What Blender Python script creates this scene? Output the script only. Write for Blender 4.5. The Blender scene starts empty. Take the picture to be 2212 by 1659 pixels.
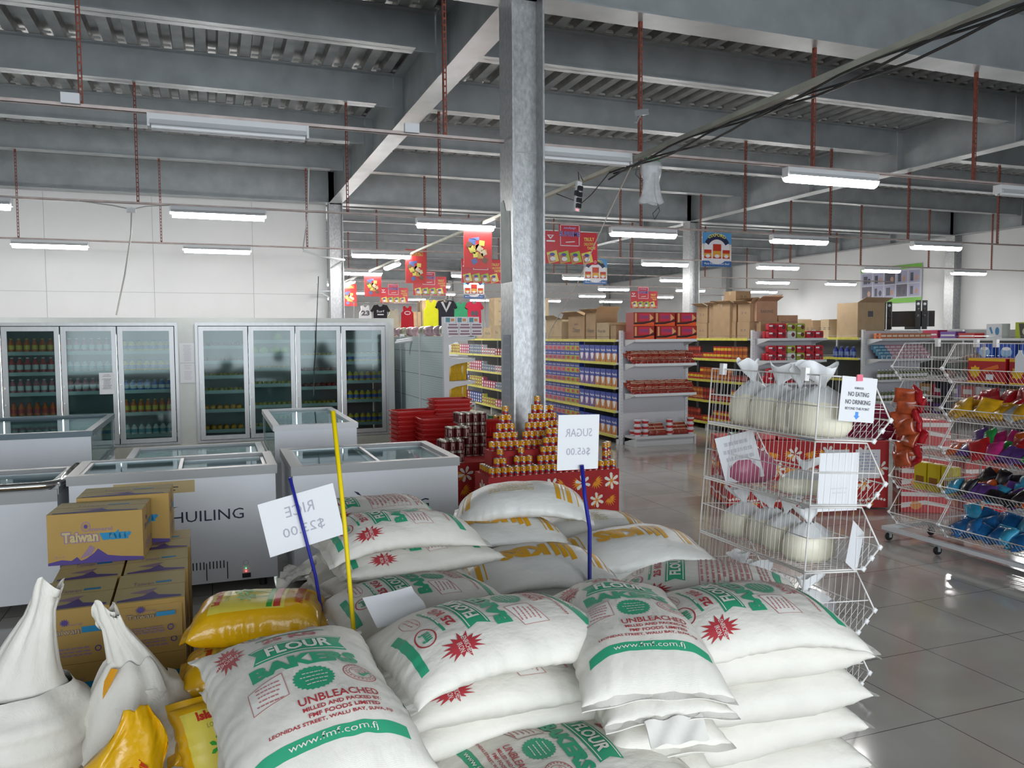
# Supermarket hall: sacks of flour and sugar in front, freezers, glass-door cooler, shelving and hanging lamps behind.
import bpy, math, random
import numpy as np
from mathutils import Matrix, Vector

S = bpy.context.scene
COL = S.collection
rnd = random.Random(7)
PI = math.pi

# ------------------------------------------------------------------ camera
CAM_H = 1.7
FPX = 1720.66
PITCH, ROLL, YAW = .0604882, -.0058009, .3578543
_F = np.array([math.sin(YAW)*math.cos(PITCH), math.cos(YAW)*math.cos(PITCH), -math.sin(PITCH)])
_R0 = np.array([math.cos(YAW), -math.sin(YAW), 0.])
_U0 = np.cross(_R0, _F)
_R = math.cos(ROLL)*_R0 + math.sin(ROLL)*_U0
_U = -math.sin(ROLL)*_R0 + math.cos(ROLL)*_U0
cam_data = bpy.data.cameras.new('camera')
cam = bpy.data.objects.new('camera', cam_data)
COL.objects.link(cam)
M = Matrix(((_R[0], _U[0], -_F[0], 0), (_R[1], _U[1], -_F[1], 0), (_R[2], _U[2], -_F[2], CAM_H), (0, 0, 0, 1)))
cam.matrix_world = M
cam_data.sensor_fit = 'HORIZONTAL'
cam_data.sensor_width = 36.0
cam_data.lens = FPX/2212*36.0
cam_data.clip_end = 200
S.camera = cam

# ------------------------------------------------------------------ colour management, world, added front fill
S.view_settings.view_transform = 'Standard'
S.view_settings.look = 'None'
S.view_settings.gamma = 1.0
S.view_settings.use_curve_mapping = False
S.view_settings.exposure = 1.42
S.cycles.max_bounces = 6
S.cycles.diffuse_bounces = 4
S.cycles.glossy_bounces = 3
S.cycles.transmission_bounces = 6
S.cycles.transparent_max_bounces = 12
S.cycles.sample_clamp_indirect = 6.0
S.cycles.caustics_reflective = False
S.cycles.caustics_refractive = False
S.cycles.use_denoising = True
W = bpy.data.worlds.new('world'); S.world = W
W.use_nodes = True
W.node_tree.nodes['Background'].inputs[0].default_value = (.86, .93, 1.0, 1)
W.node_tree.nodes['Background'].inputs[1].default_value = 1.0

LAMP_STRENGTH = 30.0
FRONT_FILL_ENERGY = 230.0
dl = bpy.data.lights.new('added_front_fill', 'AREA')  # added light behind the camera, stands in for daylight of an assumed shopfront
dl.shape = 'RECTANGLE'; dl.size = 13.0; dl.size_y = 3.0; dl.energy = FRONT_FILL_ENERGY; dl.color = (.9, .96, 1.0)
dlo = bpy.data.objects.new('added_front_fill', dl); COL.objects.link(dlo)
dlo.location = (2.0, -4.85, 2.1); dlo.rotation_euler = (math.radians(90), 0, 0)

# ------------------------------------------------------------------ materials
_mats = {}
def lin(c):
    return tuple((x/12.92 if x <= .04045 else ((x+.055)/1.055)**2.4) for x in c)
def hexc(h):
    return lin(tuple(int(h[i:i+2], 16)/255 for i in (0, 2, 4)))
def mat(name, col, rough=.5, metal=0., emit=0., alpha=1., noise=0., nscale=8., bump=0., bscale=60., spec=.5, trans=0., stretch=None, sheen=0.):
    """procedural Principled material; noise varies the base colour, bump roughens the surface"""
    if name in _mats: return _mats[name]
    if isinstance(col, str): col = hexc(col)
    m = bpy.data.materials.new(name); m.use_nodes = True
    nt = m.node_tree; b = nt.nodes['Principled BSDF']
    b.inputs['Base Color'].default_value = (*col, 1)
    b.inputs['Roughness'].default_value = rough
    b.inputs['Metallic'].default_value = metal
    b.inputs['Specular IOR Level'].default_value = spec
    b.inputs['Alpha'].default_value = alpha
    if trans: b.inputs['Transmission Weight'].default_value = trans
    if emit:
        b.inputs['Emission Color'].default_value = (*col, 1)
        b.inputs['Emission Strength'].default_value = emit
    tc = None
    if noise or bump:
        tc = nt.nodes.new('ShaderNodeTexCoord'); mp = nt.nodes.new('ShaderNodeMapping')
        nt.links.new(tc.outputs['Object'], mp.inputs[0])
        if stretch: mp.inputs['Scale'].default_value = stretch
    if noise:
        n = nt.nodes.new('ShaderNodeTexNoise'); n.inputs['Scale'].default_value = nscale; n.inputs['Detail'].default_value = 5
        nt.links.new(mp.outputs[0], n.inputs['Vector'])
        r = nt.nodes.new('ShaderNodeValToRGB')
        r.color_ramp.elements[0].position = .3; r.color_ramp.elements[1].position = .7
        r.color_ramp.elements[0].color = (*[max(0, x*(1-noise)) for x in col], 1)
        r.color_ramp.elements[1].color = (*[min(1, x*(1+noise)) for x in col], 1)
        nt.links.new(n.outputs['Fac'], r.inputs[0]); nt.links.new(r.outputs[0], b.inputs['Base Color'])
    if bump:
        n = nt.nodes.new('ShaderNodeTexNoise'); n.inputs['Scale'].default_value = bscale; n.inputs['Detail'].default_value = 3
        nt.links.new(mp.outputs[0], n.inputs['Vector'])
        bp = nt.nodes.new('ShaderNodeBump'); bp.inputs['Strength'].default_value = bump; bp.inputs['Distance'].default_value = .01
        nt.links.new(n.outputs['Fac'], bp.inputs['Height']); nt.links.new(bp.outputs[0], b.inputs['Normal'])
    _mats[name] = m
    return m

def glass_mat(name, tint=(.75, .85, .85), alpha=.16, rough=.03):
    """thin pane: mostly clear, part glossy"""
    if name in _mats: return _mats[name]
    m = bpy.data.materials.new(name); m.use_nodes = True; nt = m.node_tree
    nt.nodes.remove(nt.nodes['Principled BSDF'])
    out = nt.nodes['Material Output']
    t = nt.nodes.new('ShaderNodeBsdfTransparent'); t.inputs[0].default_value = (*tint, 1)
    g = nt.nodes.new('ShaderNodeBsdfGlossy'); g.inputs['Roughness'].default_value = rough; g.inputs[0].default_value = (.9, .95, .95, 1)
    f = nt.nodes.new('ShaderNodeFresnel'); f.inputs[0].default_value = 1.5
    a = nt.nodes.new('ShaderNodeMath'); a.operation = 'ADD'; a.inputs[1].default_value = alpha; a.use_clamp = True
    x = nt.nodes.new('ShaderNodeMixShader')
    k = nt.nodes.new('ShaderNodeMath'); k.operation = 'MULTIPLY'; k.inputs[1].default_value = .38; nt.links.new(f.outputs[0], k.inputs[0]); nt.links.new(k.outputs[0], a.inputs[0]); nt.links.new(a.outputs[0], x.inputs[0])
    nt.links.new(t.outputs[0], x.inputs[1]); nt.links.new(g.outputs[0], x.inputs[2]); nt.links.new(x.outputs[0], out.inputs[0])
    _mats[name] = m
    return m

# ------------------------------------------------------------------ mesh helpers
class MB:
    """collects shapes and links them as ONE mesh object"""
    def __init__(s): s.V = []; s.F = []; s.n = 0
    def add(s, V, F, m=0):
        V = np.asarray(V, float).reshape(-1, 3)
        s.V.append(V); s.F.append(([tuple(i+s.n for i in f) for f in F], m)); s.n += len(V)
        return s
    def box(s, x0, y0, z0, x1, y1, z1, m=0):
        V = [(x, y, z) for z in (z0, z1) for y in (y0, y1) for x in (x0, x1)]
        return s.add(V, [(0, 2, 3, 1), (4, 5, 7, 6), (0, 1, 5, 4), (2, 6, 7, 3), (0, 4, 6, 2), (1, 3, 7, 5)], m)
    def obox(s, c, size, rz=0., m=0, rx=0., ry=0.):
        a, b, d = [k/2 for k in size]
        R = Matrix.Rotation(rz, 3, 'Z') @ Matrix.Rotation(ry, 3, 'Y') @ Matrix.Rotation(rx, 3, 'X')
        V = [tuple(Vector(c) + R @ Vector((x, y, z))) for z in (-d, d) for y in (-b, b) for x in (-a, a)]
        return s.add(V, [(0, 2, 3, 1), (4, 5, 7, 6), (0, 1, 5, 4), (2, 6, 7, 3), (0, 4, 6, 2), (1, 3, 7, 5)], m)
    def tube(s, pts, r, n=6, m=0, cap=True):
        P = [Vector(p) for p in pts]; V = []; F = []
        k = len(P); rr = r if isinstance(r, (list, tuple)) else [r]*k
        up = None
        for i, p in enumerate(P):
            d = (P[min(i+1, k-1)] - P[max(i-1, 0)]).normalized()
            if up is None:
                up = Vector((0, 0, 1)) if abs(d.z) < .9 else Vector((1, 0, 0))
            a = d.cross(up)
            if a.length < 1e-5: a = d.orthogonal()
            a.normalize(); b = d.cross(a).normalized(); up = a.cross(d)
            for j in range(n):
                t = 2*PI*j/n
                V.append(tuple(p + rr[i]*(math.cos(t)*a + math.sin(t)*b)))
        for i in range(k-1):
            for j in range(n):
                F.append((i*n+j, i*n+(j+1) % n, (i+1)*n+(j+1) % n, (i+1)*n+j))
        if cap:
            F.append(tuple(range(n))); F.append(tuple(reversed(range((k-1)*n, k*n))))
        return s.add(V, F, m)
    def lathe(s, prof, c=(0, 0, 0), n=16, m=0, a0=0., a1=2*PI):
        V = []; F = []; full = abs(a1-a0-2*PI) < 1e-6; q = n if full else n+1
        for r, z in prof:
            for j in range(q):
                t = a0+(a1-a0)*j/n
                V.append((c[0]+r*math.cos(t), c[1]+r*math.sin(t), c[2]+z))
        for i in range(len(prof)-1):
            for j in range(n):
                j2 = (j+1) % q
                F.append((i*q+j, i*q+j2, (i+1)*q+j2, (i+1)*q+j))
        return s.add(V, F, m)
    def prism(s, poly, axis, a, b, m=0):
        """extrude a 2-d polygon along axis 0/1/2 from a to b"""
        def P(u, v, w):
            q = [u, v]; q.insert(axis, w); return tuple(q)
        n = len(poly)
        V = [P(u, v, a) for u, v in poly] + [P(u, v, b) for u, v in poly]
        F = [tuple(range(n)), tuple(reversed(range(n, 2*n)))] + [(i, (i+1) % n, n+(i+1) % n, n+i) for i in range(n)]
        return s.add(V, F, m)
    def grid(s, P, m=0, closed_u=False):
        P = np.asarray(P, float); a, b = P.shape[:2]; F = []
        for i in range(a-1):
            for j in range(b if closed_u else b-1):
                j2 = (j+1) % b
                F.append((i*b+j, i*b+j2, (i+1)*b+j2, (i+1)*b+j))
        return s.add(P.reshape(-1, 3), F, m)
    def mesh(s, name, mats, smooth=False):
        me = bpy.data.meshes.new(name)
        V = np.concatenate(s.V) if s.V else np.zeros((0, 3))
        F = []; MI = []
        for fs, m in s.F: F += fs; MI += [m]*len(fs)
        me.from_pydata(V.tolist(), [], F)
        for m in (mats if isinstance(mats, (list, tuple)) else [mats]): me.materials.append(m)
        me.polygons.foreach_set('material_index', MI)
        me.polygons.foreach_set('use_smooth', [bool(smooth)]*len(F))
        me.update()
        return me
    def build(s, name, mats, parent=None, smooth=False, auto=None):
        me = s.mesh(name, mats, smooth)
        if auto is not None and smooth: me.set_sharp_from_angle(angle=math.radians(auto))
        o = bpy.data.objects.new(name, me); COL.objects.link(o)
        if parent is not None: o.parent = parent
        return o

def tag(o, label=None, cat=None, group=None, kind=None):
    if label: o['label'] = label
    if cat: o['category'] = cat
    if group: o['group'] = group
    if kind: o['kind'] = kind
    return o
def thing(name, label, cat, loc=(0, 0, 0), rz=0., group=None):
    o = bpy.data.objects.new(name, None); COL.objects.link(o)
    o.empty_display_size = .05
    o.location = loc; o.rotation_euler = (0, 0, rz)
    return tag(o, label, cat, group)
def struct(o): o['kind'] = 'structure'; return o
def place(o, loc, rz=0., rx=0., ry=0.):
    o.location = loc; o.rotation_euler = (rx, ry, rz); return o
def dup(root, loc=None, rz=None, label=None, group=None, rot=None):
    """a copy of a thing with copies of its parts and sub-parts"""
    def cp(o, par):
        c = o.copy(); COL.objects.link(c); c.parent = par
        for ch in kids(o): cp(ch, c)
        return c
    r = cp(root, None)
    if loc is not None: r.location = loc
    if rot is not None: r.rotation_euler = rot
    elif rz is not None: r.rotation_euler = (0, 0, rz)
    if label: r['label'] = label
    if group: r['group'] = group
    return r
def kids(o): return [c for c in _all_kids.get(o.name, [])] if o.name in _all_kids else list(o.children)
_all_kids = {}
class Series:
    """first use moves the prototype itself, later uses copy it"""
    def __init__(s, proto): s.p = proto; s.used = False; s.k = list(proto.children); s.kk = [list(c.children) for c in s.k]
    def __call__(s, loc, rz=0., label=None, group=None, rot=None, scale=None):
        if not s.used:
            s.used = True; r = s.p
        else:
            r = s.p.copy(); COL.objects.link(r)
            for c, sub in zip(s.k, s.kk):
                d = c.copy(); COL.objects.link(d); d.parent = r
                for e in sub:
                    f = e.copy(); COL.objects.link(f); f.parent = d
        r.location = loc
        r.rotation_euler = rot if rot is not None else (0, 0, rz)
        if scale is not None: r.scale = scale
        if label: r['label'] = label
        if group: r['group'] = group
        return r

# ------------------------------------------------------------------ flat artwork (text and shapes) that can be wrapped on any surface
_txt = {}
def text2d(s, size=1., bold=0., align='CENTER', shear=0., sp=1.):
    key = (s, bold, shear, sp)
    if key not in _txt:
        c = bpy.data.curves.new('lettering', 'FONT'); c.body = s; c.size = 1.; c.align_x = 'LEFT'; c.resolution_u = 2
        c.offset = bold; c.shear = shear; c.space_character = sp
        o = bpy.data.objects.new('lettering', c)
        me = bpy.data.meshes.new_from_object(o)
        V = np.array([v.co[:2] for v in me.vertices]); me.calc_loop_triangles()
        T = np.array([t.vertices[:] for t in me.loop_triangles]).reshape(-1, 3)
        bpy.data.objects.remove(o); bpy.data.curves.remove(c); bpy.data.meshes.remove(me)
        if len(V) == 0: V = np.zeros((3, 2)); T = np.array([[0, 1, 2]])
        lo, hi = V.min(0), V.max(0)
        V = V - [(lo[0]+hi[0])/2, (lo[1]+hi[1])/2]
        _txt[key] = (V, T, hi-lo)
    V, T, ext = _txt[key]
    return V, T, ext

class Art:
    """2-d artwork; every piece has a colour slot and a layer"""
    def __init__(s): s.P = []
    def tri(s, V, T, m, layer=0): s.P.append((np.asarray(V, float), np.asarray(T, int).reshape(-1, 3), m, layer)); return s
    def poly(s, pts, m, layer=0):
        import mathutils
        pts = [tuple(p) for p in pts]
        T = mathutils.geometry.tessellate_polygon([[Vector((x, y, 0)) for x, y in pts]])
        return s.tri(pts, T, m, layer)
    def rect(s, x0, y0, x1, y1, m, layer=0, rot=0.):
        p = np.array([(x0, y0), (x1, y0), (x1, y1), (x0, y1)], float)
        if rot:
            c = p.mean(0); R = np.array([[math.cos(rot), -math.sin(rot)], [math.sin(rot), math.cos(rot)]]); p = (p-c) @ R.T + c
        return s.tri(p, [(0, 1, 2), (0, 2, 3)], m, layer)
    def frame(s, x0, y0, x1, y1, w, m, layer=0):
        s.rect(x0, y0, x1, y0+w, m, layer); s.rect(x0, y1-w, x1, y1, m, layer)
        s.rect(x0, y0, x0+w, y1, m, layer); return s.rect(x1-w, y0, x1, y1, m, layer)
    def disc(s, cx, cy, rx, ry, m, layer=0, n=24, star=0., rot=0.):
        p = [(cx, cy)]
        for i in range(n):
            t = 2*PI*i/n+rot; k = 1-(star if i % 2 else 0)
            p.append((cx+rx*k*math.cos(t), cy+ry*k*math.sin(t)))
        return s.tri(p, [(0, 1+i, 1+(i+1) % n) for i in range(n)], m, layer)
    def ring(s, cx, cy, rx, ry, w, m, layer=0, n=28):
        p = []
        for i in range(n):
            t = 2*PI*i/n; c, q = math.cos(t), math.sin(t)
            p += [(cx+rx*c, cy+ry*q), (cx+(rx-w)*c, cy+(ry-w)*q)]
        T = []
        for i in range(n):
            a, b, c2, d = 2*i, 2*i+1, 2*((i+1) % n), 2*((i+1) % n)+1
            T += [(a, c2, d), (a, d, b)]
        return s.tri(p, T, m, layer)
    def text(s, t, cx, cy, h, m, layer=1, w=None, bold=0., rot=0., shear=0., arc=0., flip=False):
        V, T, ext = text2d(t, bold=bold, shear=shear)
        k = h/max(ext[1], 1e-6); V = V*k
        if w: V = V*[w/max(ext[0]*k, 1e-6), 1]
        if flip: V = V*[-1, 1]
        if arc: V = np.stack([V[:, 0], V[:, 1]+arc*V[:, 0]**2], 1)
        if rot:
            R = np.array([[math.cos(rot), -math.sin(rot)], [math.sin(rot), math.cos(rot)]]); V = V @ R.T
        return s.tri(V+[cx, cy], T, m, layer)
    def lines(s, cx, cy, w, n, dy, m, layer=1, th=.3, seed=1, align=.5):
        """rows of tiny unreadable print"""
        q = random.Random(seed)
        for i in range(n):
            ww = w*(.6+.4*q.random()); x = cx-w/2+(w-ww)*align; y = cy-dy*i
            while x < cx-w/2+(w-ww)*align+ww-1e-4:
                l = w*(.05+.12*q.random()); s.rect(x, y-dy*th/2, min(x+l, cx+w/2), y+dy*th/2, m, layer); x += l+w*.03
        return s
    def moved(s, dx=0, dy=0, k=1., rot=0.):
        a = Art(); R = np.array([[math.cos(rot), -math.sin(rot)], [math.sin(rot), math.cos(rot)]])
        for V, T, m, l in s.P: a.P.append(((V*k) @ R.T+[dx, dy], T, m, l))
        return a
    def wrap(s, mb, f, off=.0008, maxe=None, mshift=0):
        """f(x, y, height) -> Nx3 points"""
        for V, T, m, l in s.P:
            if maxe:
                for _ in range(6):
                    e = np.stack([np.linalg.norm(V[T[:, i]]-V[T[:, (i+1) % 3]], axis=1) for i in range(3)], 1)
                    big = e.max(1) > maxe
                    if not big.any(): break
                    A = T[big]; n = len(V)
                    mids = np.concatenate([(V[A[:, i]]+V[A[:, (i+1) % 3]])/2 for i in range(3)])
                    k = len(A); ab = n+np.arange(k); bc = ab+k; ca = bc+k
                    N = np.concatenate([np.stack([A[:, 0], ab, ca], 1), np.stack([A[:, 1], bc, ab], 1), np.stack([A[:, 2], ca, bc], 1), np.stack([ab, bc, ca], 1)])
                    V = np.concatenate([V, mids]); T = np.concatenate([T[~big], N])
            mb.add(f(V[:, 0], V[:, 1], off*(1+l)), [tuple(t) for t in T.tolist()], m+mshift)
        return mb

def plane_f(o, ux, uy):
    o, ux, uy = np.array(o, float), np.array(ux, float), np.array(uy, float); n = np.cross(ux, uy); n /= np.linalg.norm(n)
    return lambda x, y, h: o+np.outer(x, ux)+np.outer(y, uy)+n*h

# ------------------------------------------------------------------ shared materials
m_galv = mat('galvanised_steel', (.37, .40, .415), .42, .35, noise=.13, nscale=3., bump=.05, bscale=90)
m_galv_d = mat('galvanised_deck', (.40, .40, .39), .3, .6, noise=.25, nscale=4.)
m_wall = mat('white_wall_paint', (.74, .75, .76), .8, noise=.03, nscale=.8, bump=.03, bscale=30)
m_white = mat('white_enamel', (.66, .68, .70), .35, noise=.02, nscale=3)
m_whites = mat('white_shelf_steel', (.62, .64, .66), .4)
m_rust = mat('red_oxide_rod', (.22, .055, .035), .6, .2, noise=.35, nscale=25)
m_alu = mat('brushed_aluminium', (.40, .41, .42), .38, .7, noise=.06, nscale=20, stretch=(1, 1, .1))
m_black = mat('black_plastic', (.012, .012, .014), .4)
m_dark = mat('dark_gap', (.03, .032, .034), .7)
m_chrome = mat('chrome', (.8, .8, .8), .12, 1.)
m_yellow_strip = mat('yellow_price_strip', (.62, .58, .10), .35, noise=.12, nscale=14)
m_card = mat('brown_cardboard', (.36, .24, .135), .8, noise=.10, nscale=5, bump=.05, bscale=120)
m_card2 = mat('pale_cardboard', (.44, .34, .21), .8, noise=.08, nscale=5)
m_paper = mat('white_paper', (.72, .73, .76), .75)
m_ink = mat('grey_ink', (.10, .10, .12), .7)
m_inkl = mat('faint_ink', (.50, .50, .55), .75)
m_wire = mat('white_coated_wire', (.72, .70, .68), .35)
m_cable = mat('grey_cable', (.42, .42, .40), .6)
m_cableb = mat('black_cable', (.02, .02, .02), .55)
# ================================================================== THE SETTING
# grid of the steel frame (metres): main beams run along Y, girders and purlins along X
GX = [2.75, 12.5, 22.27]; GY = [7.1, 19.15, 31.2, 43.25]
Z_GIRD, Z_PURL, Z_DECK = 4.80, 5.10, 5.56

def floor_material():
    m = bpy.data.materials.new('polished_floor_tiles'); m.use_nodes = True; nt = m.node_tree; b = nt.nodes['Principled BSDF']
    tc = nt.nodes.new('ShaderNodeTexCoord'); mp = nt.nodes.new('ShaderNodeMapping'); mp.inputs['Location'].default_value = (.05, .45, 0)
    nt.links.new(tc.outputs['Object'], mp.inputs[0])
    br = nt.nodes.new('ShaderNodeTexBrick'); br.offset = 0.; br.inputs['Scale'].default_value = 1.; br.inputs['Brick Width'].default_value = .6; br.inputs['Row Height'].default_value = .6
    br.inputs['Mortar Size'].default_value = .0028; br.inputs['Mortar Smooth'].default_value = .2
    nt.links.new(mp.outputs[0], br.inputs['Vector'])
    n1 = nt.nodes.new('ShaderNodeTexNoise'); n1.inputs['Scale'].default_value = 1.4; n1.inputs['Detail'].default_value = 7; n1.inputs['Distortion'].default_value = .8
    nt.links.new(mp.outputs[0], n1.inputs['Vector'])
    r = nt.nodes.new('ShaderNodeValToRGB'); r.color_ramp.elements[0].position = .32; r.color_ramp.elements[1].position = .68
    r.color_ramp.elements[0].color = (.34, .325, .295, 1); r.color_ramp.elements[1].color = (.42, .405, .375, 1)
    nt.links.new(n1.outputs['Fac'], r.inputs[0])
    nt.links.new(r.outputs[0], br.inputs['Color1']); nt.links.new(r.outputs[0], br.inputs['Color2'])
    br.inputs['Mortar'].default_value = (.06, .055, .05, 1)
    nt.links.new(br.outputs['Color'], b.inputs['Base Color'])
    b.inputs['Roughness'].default_value = .10; b.inputs['Specular IOR Level'].default_value = .7
    return m
struct(MB().box(-7.4, -5, -.1, 22.7, 43.6, 0).build('floor', floor_material()))
# trapezoidal steel deck, ribs along Y
p, prof = .28, []
x = -7.4
while x < 22.8:
    prof += [(x, Z_DECK), (x+.13, Z_DECK), (x+.155, Z_DECK+.09), (x+.255, Z_DECK+.09)]; x += p
prof = prof + [(prof[-1][0], Z_DECK+.2), (-7.4, Z_DECK+.2)]
struct(MB().prism(prof, 1, -5, 43.6).build('ceiling', m_galv_d))
struct(MB().box(-7.5, 19.42, 0, 2.58, 19.62, Z_DECK).build('wall_left_rear', m_wall))
struct(MB().box(-7.6, -5, 0, -7.4, 19.62, Z_DECK).build('wall_left', m_wall))
struct(MB().box(22.5, -5, 0, 22.7, 43.6, Z_DECK).build('wall_right', m_wall))
struct(MB().box(2.38, 43.4, 0, 22.7, 43.6, Z_DECK).build('wall_back', m_wall))
struct(MB().box(2.38, 19.62, 0, 2.58, 43.6, Z_DECK).build('wall_left_far', m_wall))
wf = MB().box(-7.6, -5.2, 0, -4.6, -5, Z_DECK).box(8.6, -5.2, 0, 22.7, -5, Z_DECK).box(-4.6, -5.2, 3.7, 8.6, -5, Z_DECK).box(-4.6, -5.2, 0, 8.6, -5, .5)
for i in range(1, 6): wf.box(-4.6+i*2.2-.04, -5.15, .5, -4.6+i*2.2+.04, -5.05, 3.7)
struct(wf.build('wall_front', m_wall))
# panel joints on the rear left wall
tj = MB()
for xx in (-5.4, -3.3, -1.2, .9): tj.box(xx, 19.412, 1.9, xx+.008, 19.42, 4.8)
tj.box(-7.4, 19.412, 2.7, 2.5, 19.42, 2.708)
struct(tj.build('trim_1', mat('joint_grey', (.45, .46, .46), .8)))

def ibeam(name, axis, c, a, b, z0, z1, w, tf=.016, tw=.012):
    """I section along axis (0 = X, 1 = Y) centred at c, web and two flanges"""
    mb = MB()
    def bx(u0, u1, za, zb):
        if axis == 0: mb.box(a, c+u0, za, b, c+u1, zb)
        else: mb.box(c+u0, a, za, c+u1, b, zb)
    bx(-w/2, w/2, z0, z0+tf); bx(-w/2, w/2, z1-tf, z1); bx(-tw/2, tw/2, z0+tf, z1-tf)
    return mb
for i, gx in enumerate(GX):
    mb = ibeam('x', 1, gx, -5, 43.4, Z_GIRD, Z_DECK, .29)
    for gy in GY[:-1]:
        for dy in (-.02, ):
            pass
    # stiffener plates where purlins frame in
    y = GY[0]-4.82
    while y < 43:
        mb.box(gx-.14, y-.006, Z_GIRD+.016, gx+.14, y+.006, Z_DECK-.016); y += 2.41
    struct(mb.build('ceiling_main_beam', m_galv))
for gy in GY:
    for a, b in ((-7.4, GX[0]-.012), (GX[0]+.012, GX[1]-.012), (GX[1]+.012, GX[2]-.012)):
        struct(ibeam('x', 0, gy, a, b, Z_GIRD, Z_DECK-.001, .34).build('ceiling_girder', m_galv))
# pale pieces added to imitate the bright glints where ribs meet a beam
m_glint = mat('painted_rib_glint', (.62, .64, .64), .35, .3)
yy = GY[0]-4.82
while yy < 24:
    mb = MB(); x = -7.4
    while x < 22.0:
        mb.prism([(x+.150, Z_DECK+.004), (x+.262, Z_DECK+.004), (x+.250, Z_DECK+.030), (x+.165, Z_DECK+.030)], 1, yy-.19, yy-.17); x += p
    if yy > 2: struct(mb.build('ceiling_rib_glint', m_glint))
    yy += 2.41
yy = GY[0]-4.82
while yy < 43:
    if min(abs(yy-g) for g in GY) > .3 and yy > 2:
        for a, b in ((-7.4, GX[0]-.16), (GX[0]+.16, GX[1]-.16), (GX[1]+.16, GX[2]-.16)):
            mb = MB()
            mb.box(a+.26, yy-.11, Z_PURL, b-.26, yy+.11, Z_PURL+.014).box(a, yy-.11, Z_DECK-.016, b, yy+.11, Z_DECK-.002).box(a, yy-.006, Z_PURL+.0, b, yy+.006, Z_DECK-.016)
            struct(mb.build('ceiling_purlin', m_galv))
    yy += 2.41

def column(x, y, d=.318, bf=.34, z1=Z_GIRD):
    mb = MB().box(x-d/2, y-bf/2, 0, x-d/2+.018, y+bf/2, z1).box(x+d/2-.018, y-bf/2, 0, x+d/2, y+bf/2, z1).box(x-d/2+.018, y-.006, 0, x+d/2-.018, y+.006, z1)
    mb.box(x-.24, y-.24, 0, x+.24, y+.24, .02)
    return mb
m_col = mat('galvanised_column', (.44, .45, .46), .36, .45, noise=.22, nscale=32., bump=.12, bscale=60, stretch=(1, 1, .6))
for gx in GX:
    for gy in GY:
        top = Z_DECK if (gx, gy) == (GX[0], GY[0]) else Z_GIRD
        if gx == GX[2] : xx = 22.3
        else: xx = gx
        if (gx, gy) == (GX[0], GY[0]):
            col0 = column(xx, gy-.05, z1=top)
            o = struct(col0.build('trim_column', m_col))
        else: struct(column(xx, gy, z1=top).build('trim_column', m_col))

# ================================================================== HANGING LAMPS, RAILS AND RODS
m_tube = mat('lit_tube', (1, .985, .96), .5, emit=LAMP_STRENGTH)
m_tube_off = mat('unlit_tube', (.75, .76, .78), .3)
ROWS = [7.12, 11.92, 16.74, 21.56, 26.38]
ZL = 3.42
def lamp_proto(lit):
    t = thing('hanging_lamp', 'x', 'lamp')
    h = MB().box(-.62, -.045, .03, .62, .045, .075)
    h.prism([(-.045, .03), (.045, .03), (.085, -.015), (-.085, -.015)], 0, -.61, .61)
    h.build('housing', m_white, t)
    b = MB()
    for s in (-.03, .03): b.tube([(-.6, s, -.03), (.6, s, -.03)], .016, 10)
    if lit: # one wide glowing shape imitates the lit tubes, their reflector and bloom
        prof = [(-.08, -.012)] + [(.08*math.cos(PI+PI*i/10), -.012+.07*math.sin(PI+PI*i/10)) for i in range(11)]
        b = MB().prism(prof[1:], 0, -.6, .6)
    b.build('tube', m_tube if lit else m_tube_off, t, smooth=True, auto=40)
    for s in (-1, 1): MB().box(s*.62-.01, -.05, -.03, s*.62+.01, .05, .075).build('end_cap', m_white, t)
    return t
lit, off = Series(lamp_proto(True)), Series(lamp_proto(False))
lampname = {0: 'nearest', 1: 'second', 2: 'third', 3: 'fourth', 4: 'fifth'}
LX = {0: [(-2.9, 0), (.18, 0), (3.3, 0), (6.45, 1), (9.6, 0)],
      1: [(.12, 1), (3.55, 1), (6.84, 1), (10.08, 1), (13.42, 1), (16.6, 1), (-3.0, 1)],
      2: [(-2.75, 1), (.12, 1), (3.35, 1), (10.2, 1), (13.5, 1), (16.9, 1), (20.1, 1), (6.8, 1), (-6., 1)],
      3: [(10.3, 1), (17.2, 1), (20.0, 1), (6.9, 1), (13.6, 1), (3.7, 1)],
      4: [(13.9, 1), (20.6, 1), (17.2, 1), (10.4, 1), (7.0, 1), (3.6, 1)]}
for r, y in enumerate(ROWS):
    for i, (x, on) in enumerate(sorted(LX[r])):
        n = ['leftmost', 'second from the left', 'third from the left', 'fourth from the left', 'fifth from the left', 'sixth from the left', 'seventh from the left', 'eighth from the left', 'ninth from the left'][i]
        if on: lit((x, y, ZL), label='bright white tube lamp, %s on the %s hanging rail' % (n, lampname[r]), group='lit tube lamps on the hanging rails')
        else: off((x, y, ZL), label='unlit white tube lamp, %s on the %s hanging rail' % (n, lampname[r]), group='unlit tube lamps on the nearest rail')
for r, y in enumerate(ROWS + [31.2, 36.0]):
    if r > 4:
        for x in (5.2, 8.6, 12.0, 15.4, 18.8):
            lit((x, y, ZL), label='bright white tube lamp far at the back of the hall', group='small lamps at the back of the hall')
    o = MB().box(-7.4, y-.02, ZL+.076, 22.3, y+.02, ZL+.080).box(-7.4, y-.02, ZL+.076, 22.3, y-.016, ZL+.105).build('lamp_rail', mat('pinkish_rail', (.50, .42, .40), .5, .3, noise=.2, nscale=6))
    tag(o, 'thin steel angle rail carrying the %s row of tube lamps' % (list(lampname.values())+['sixth', 'last'])[r], 'rail', 'lamp rails')
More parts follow.
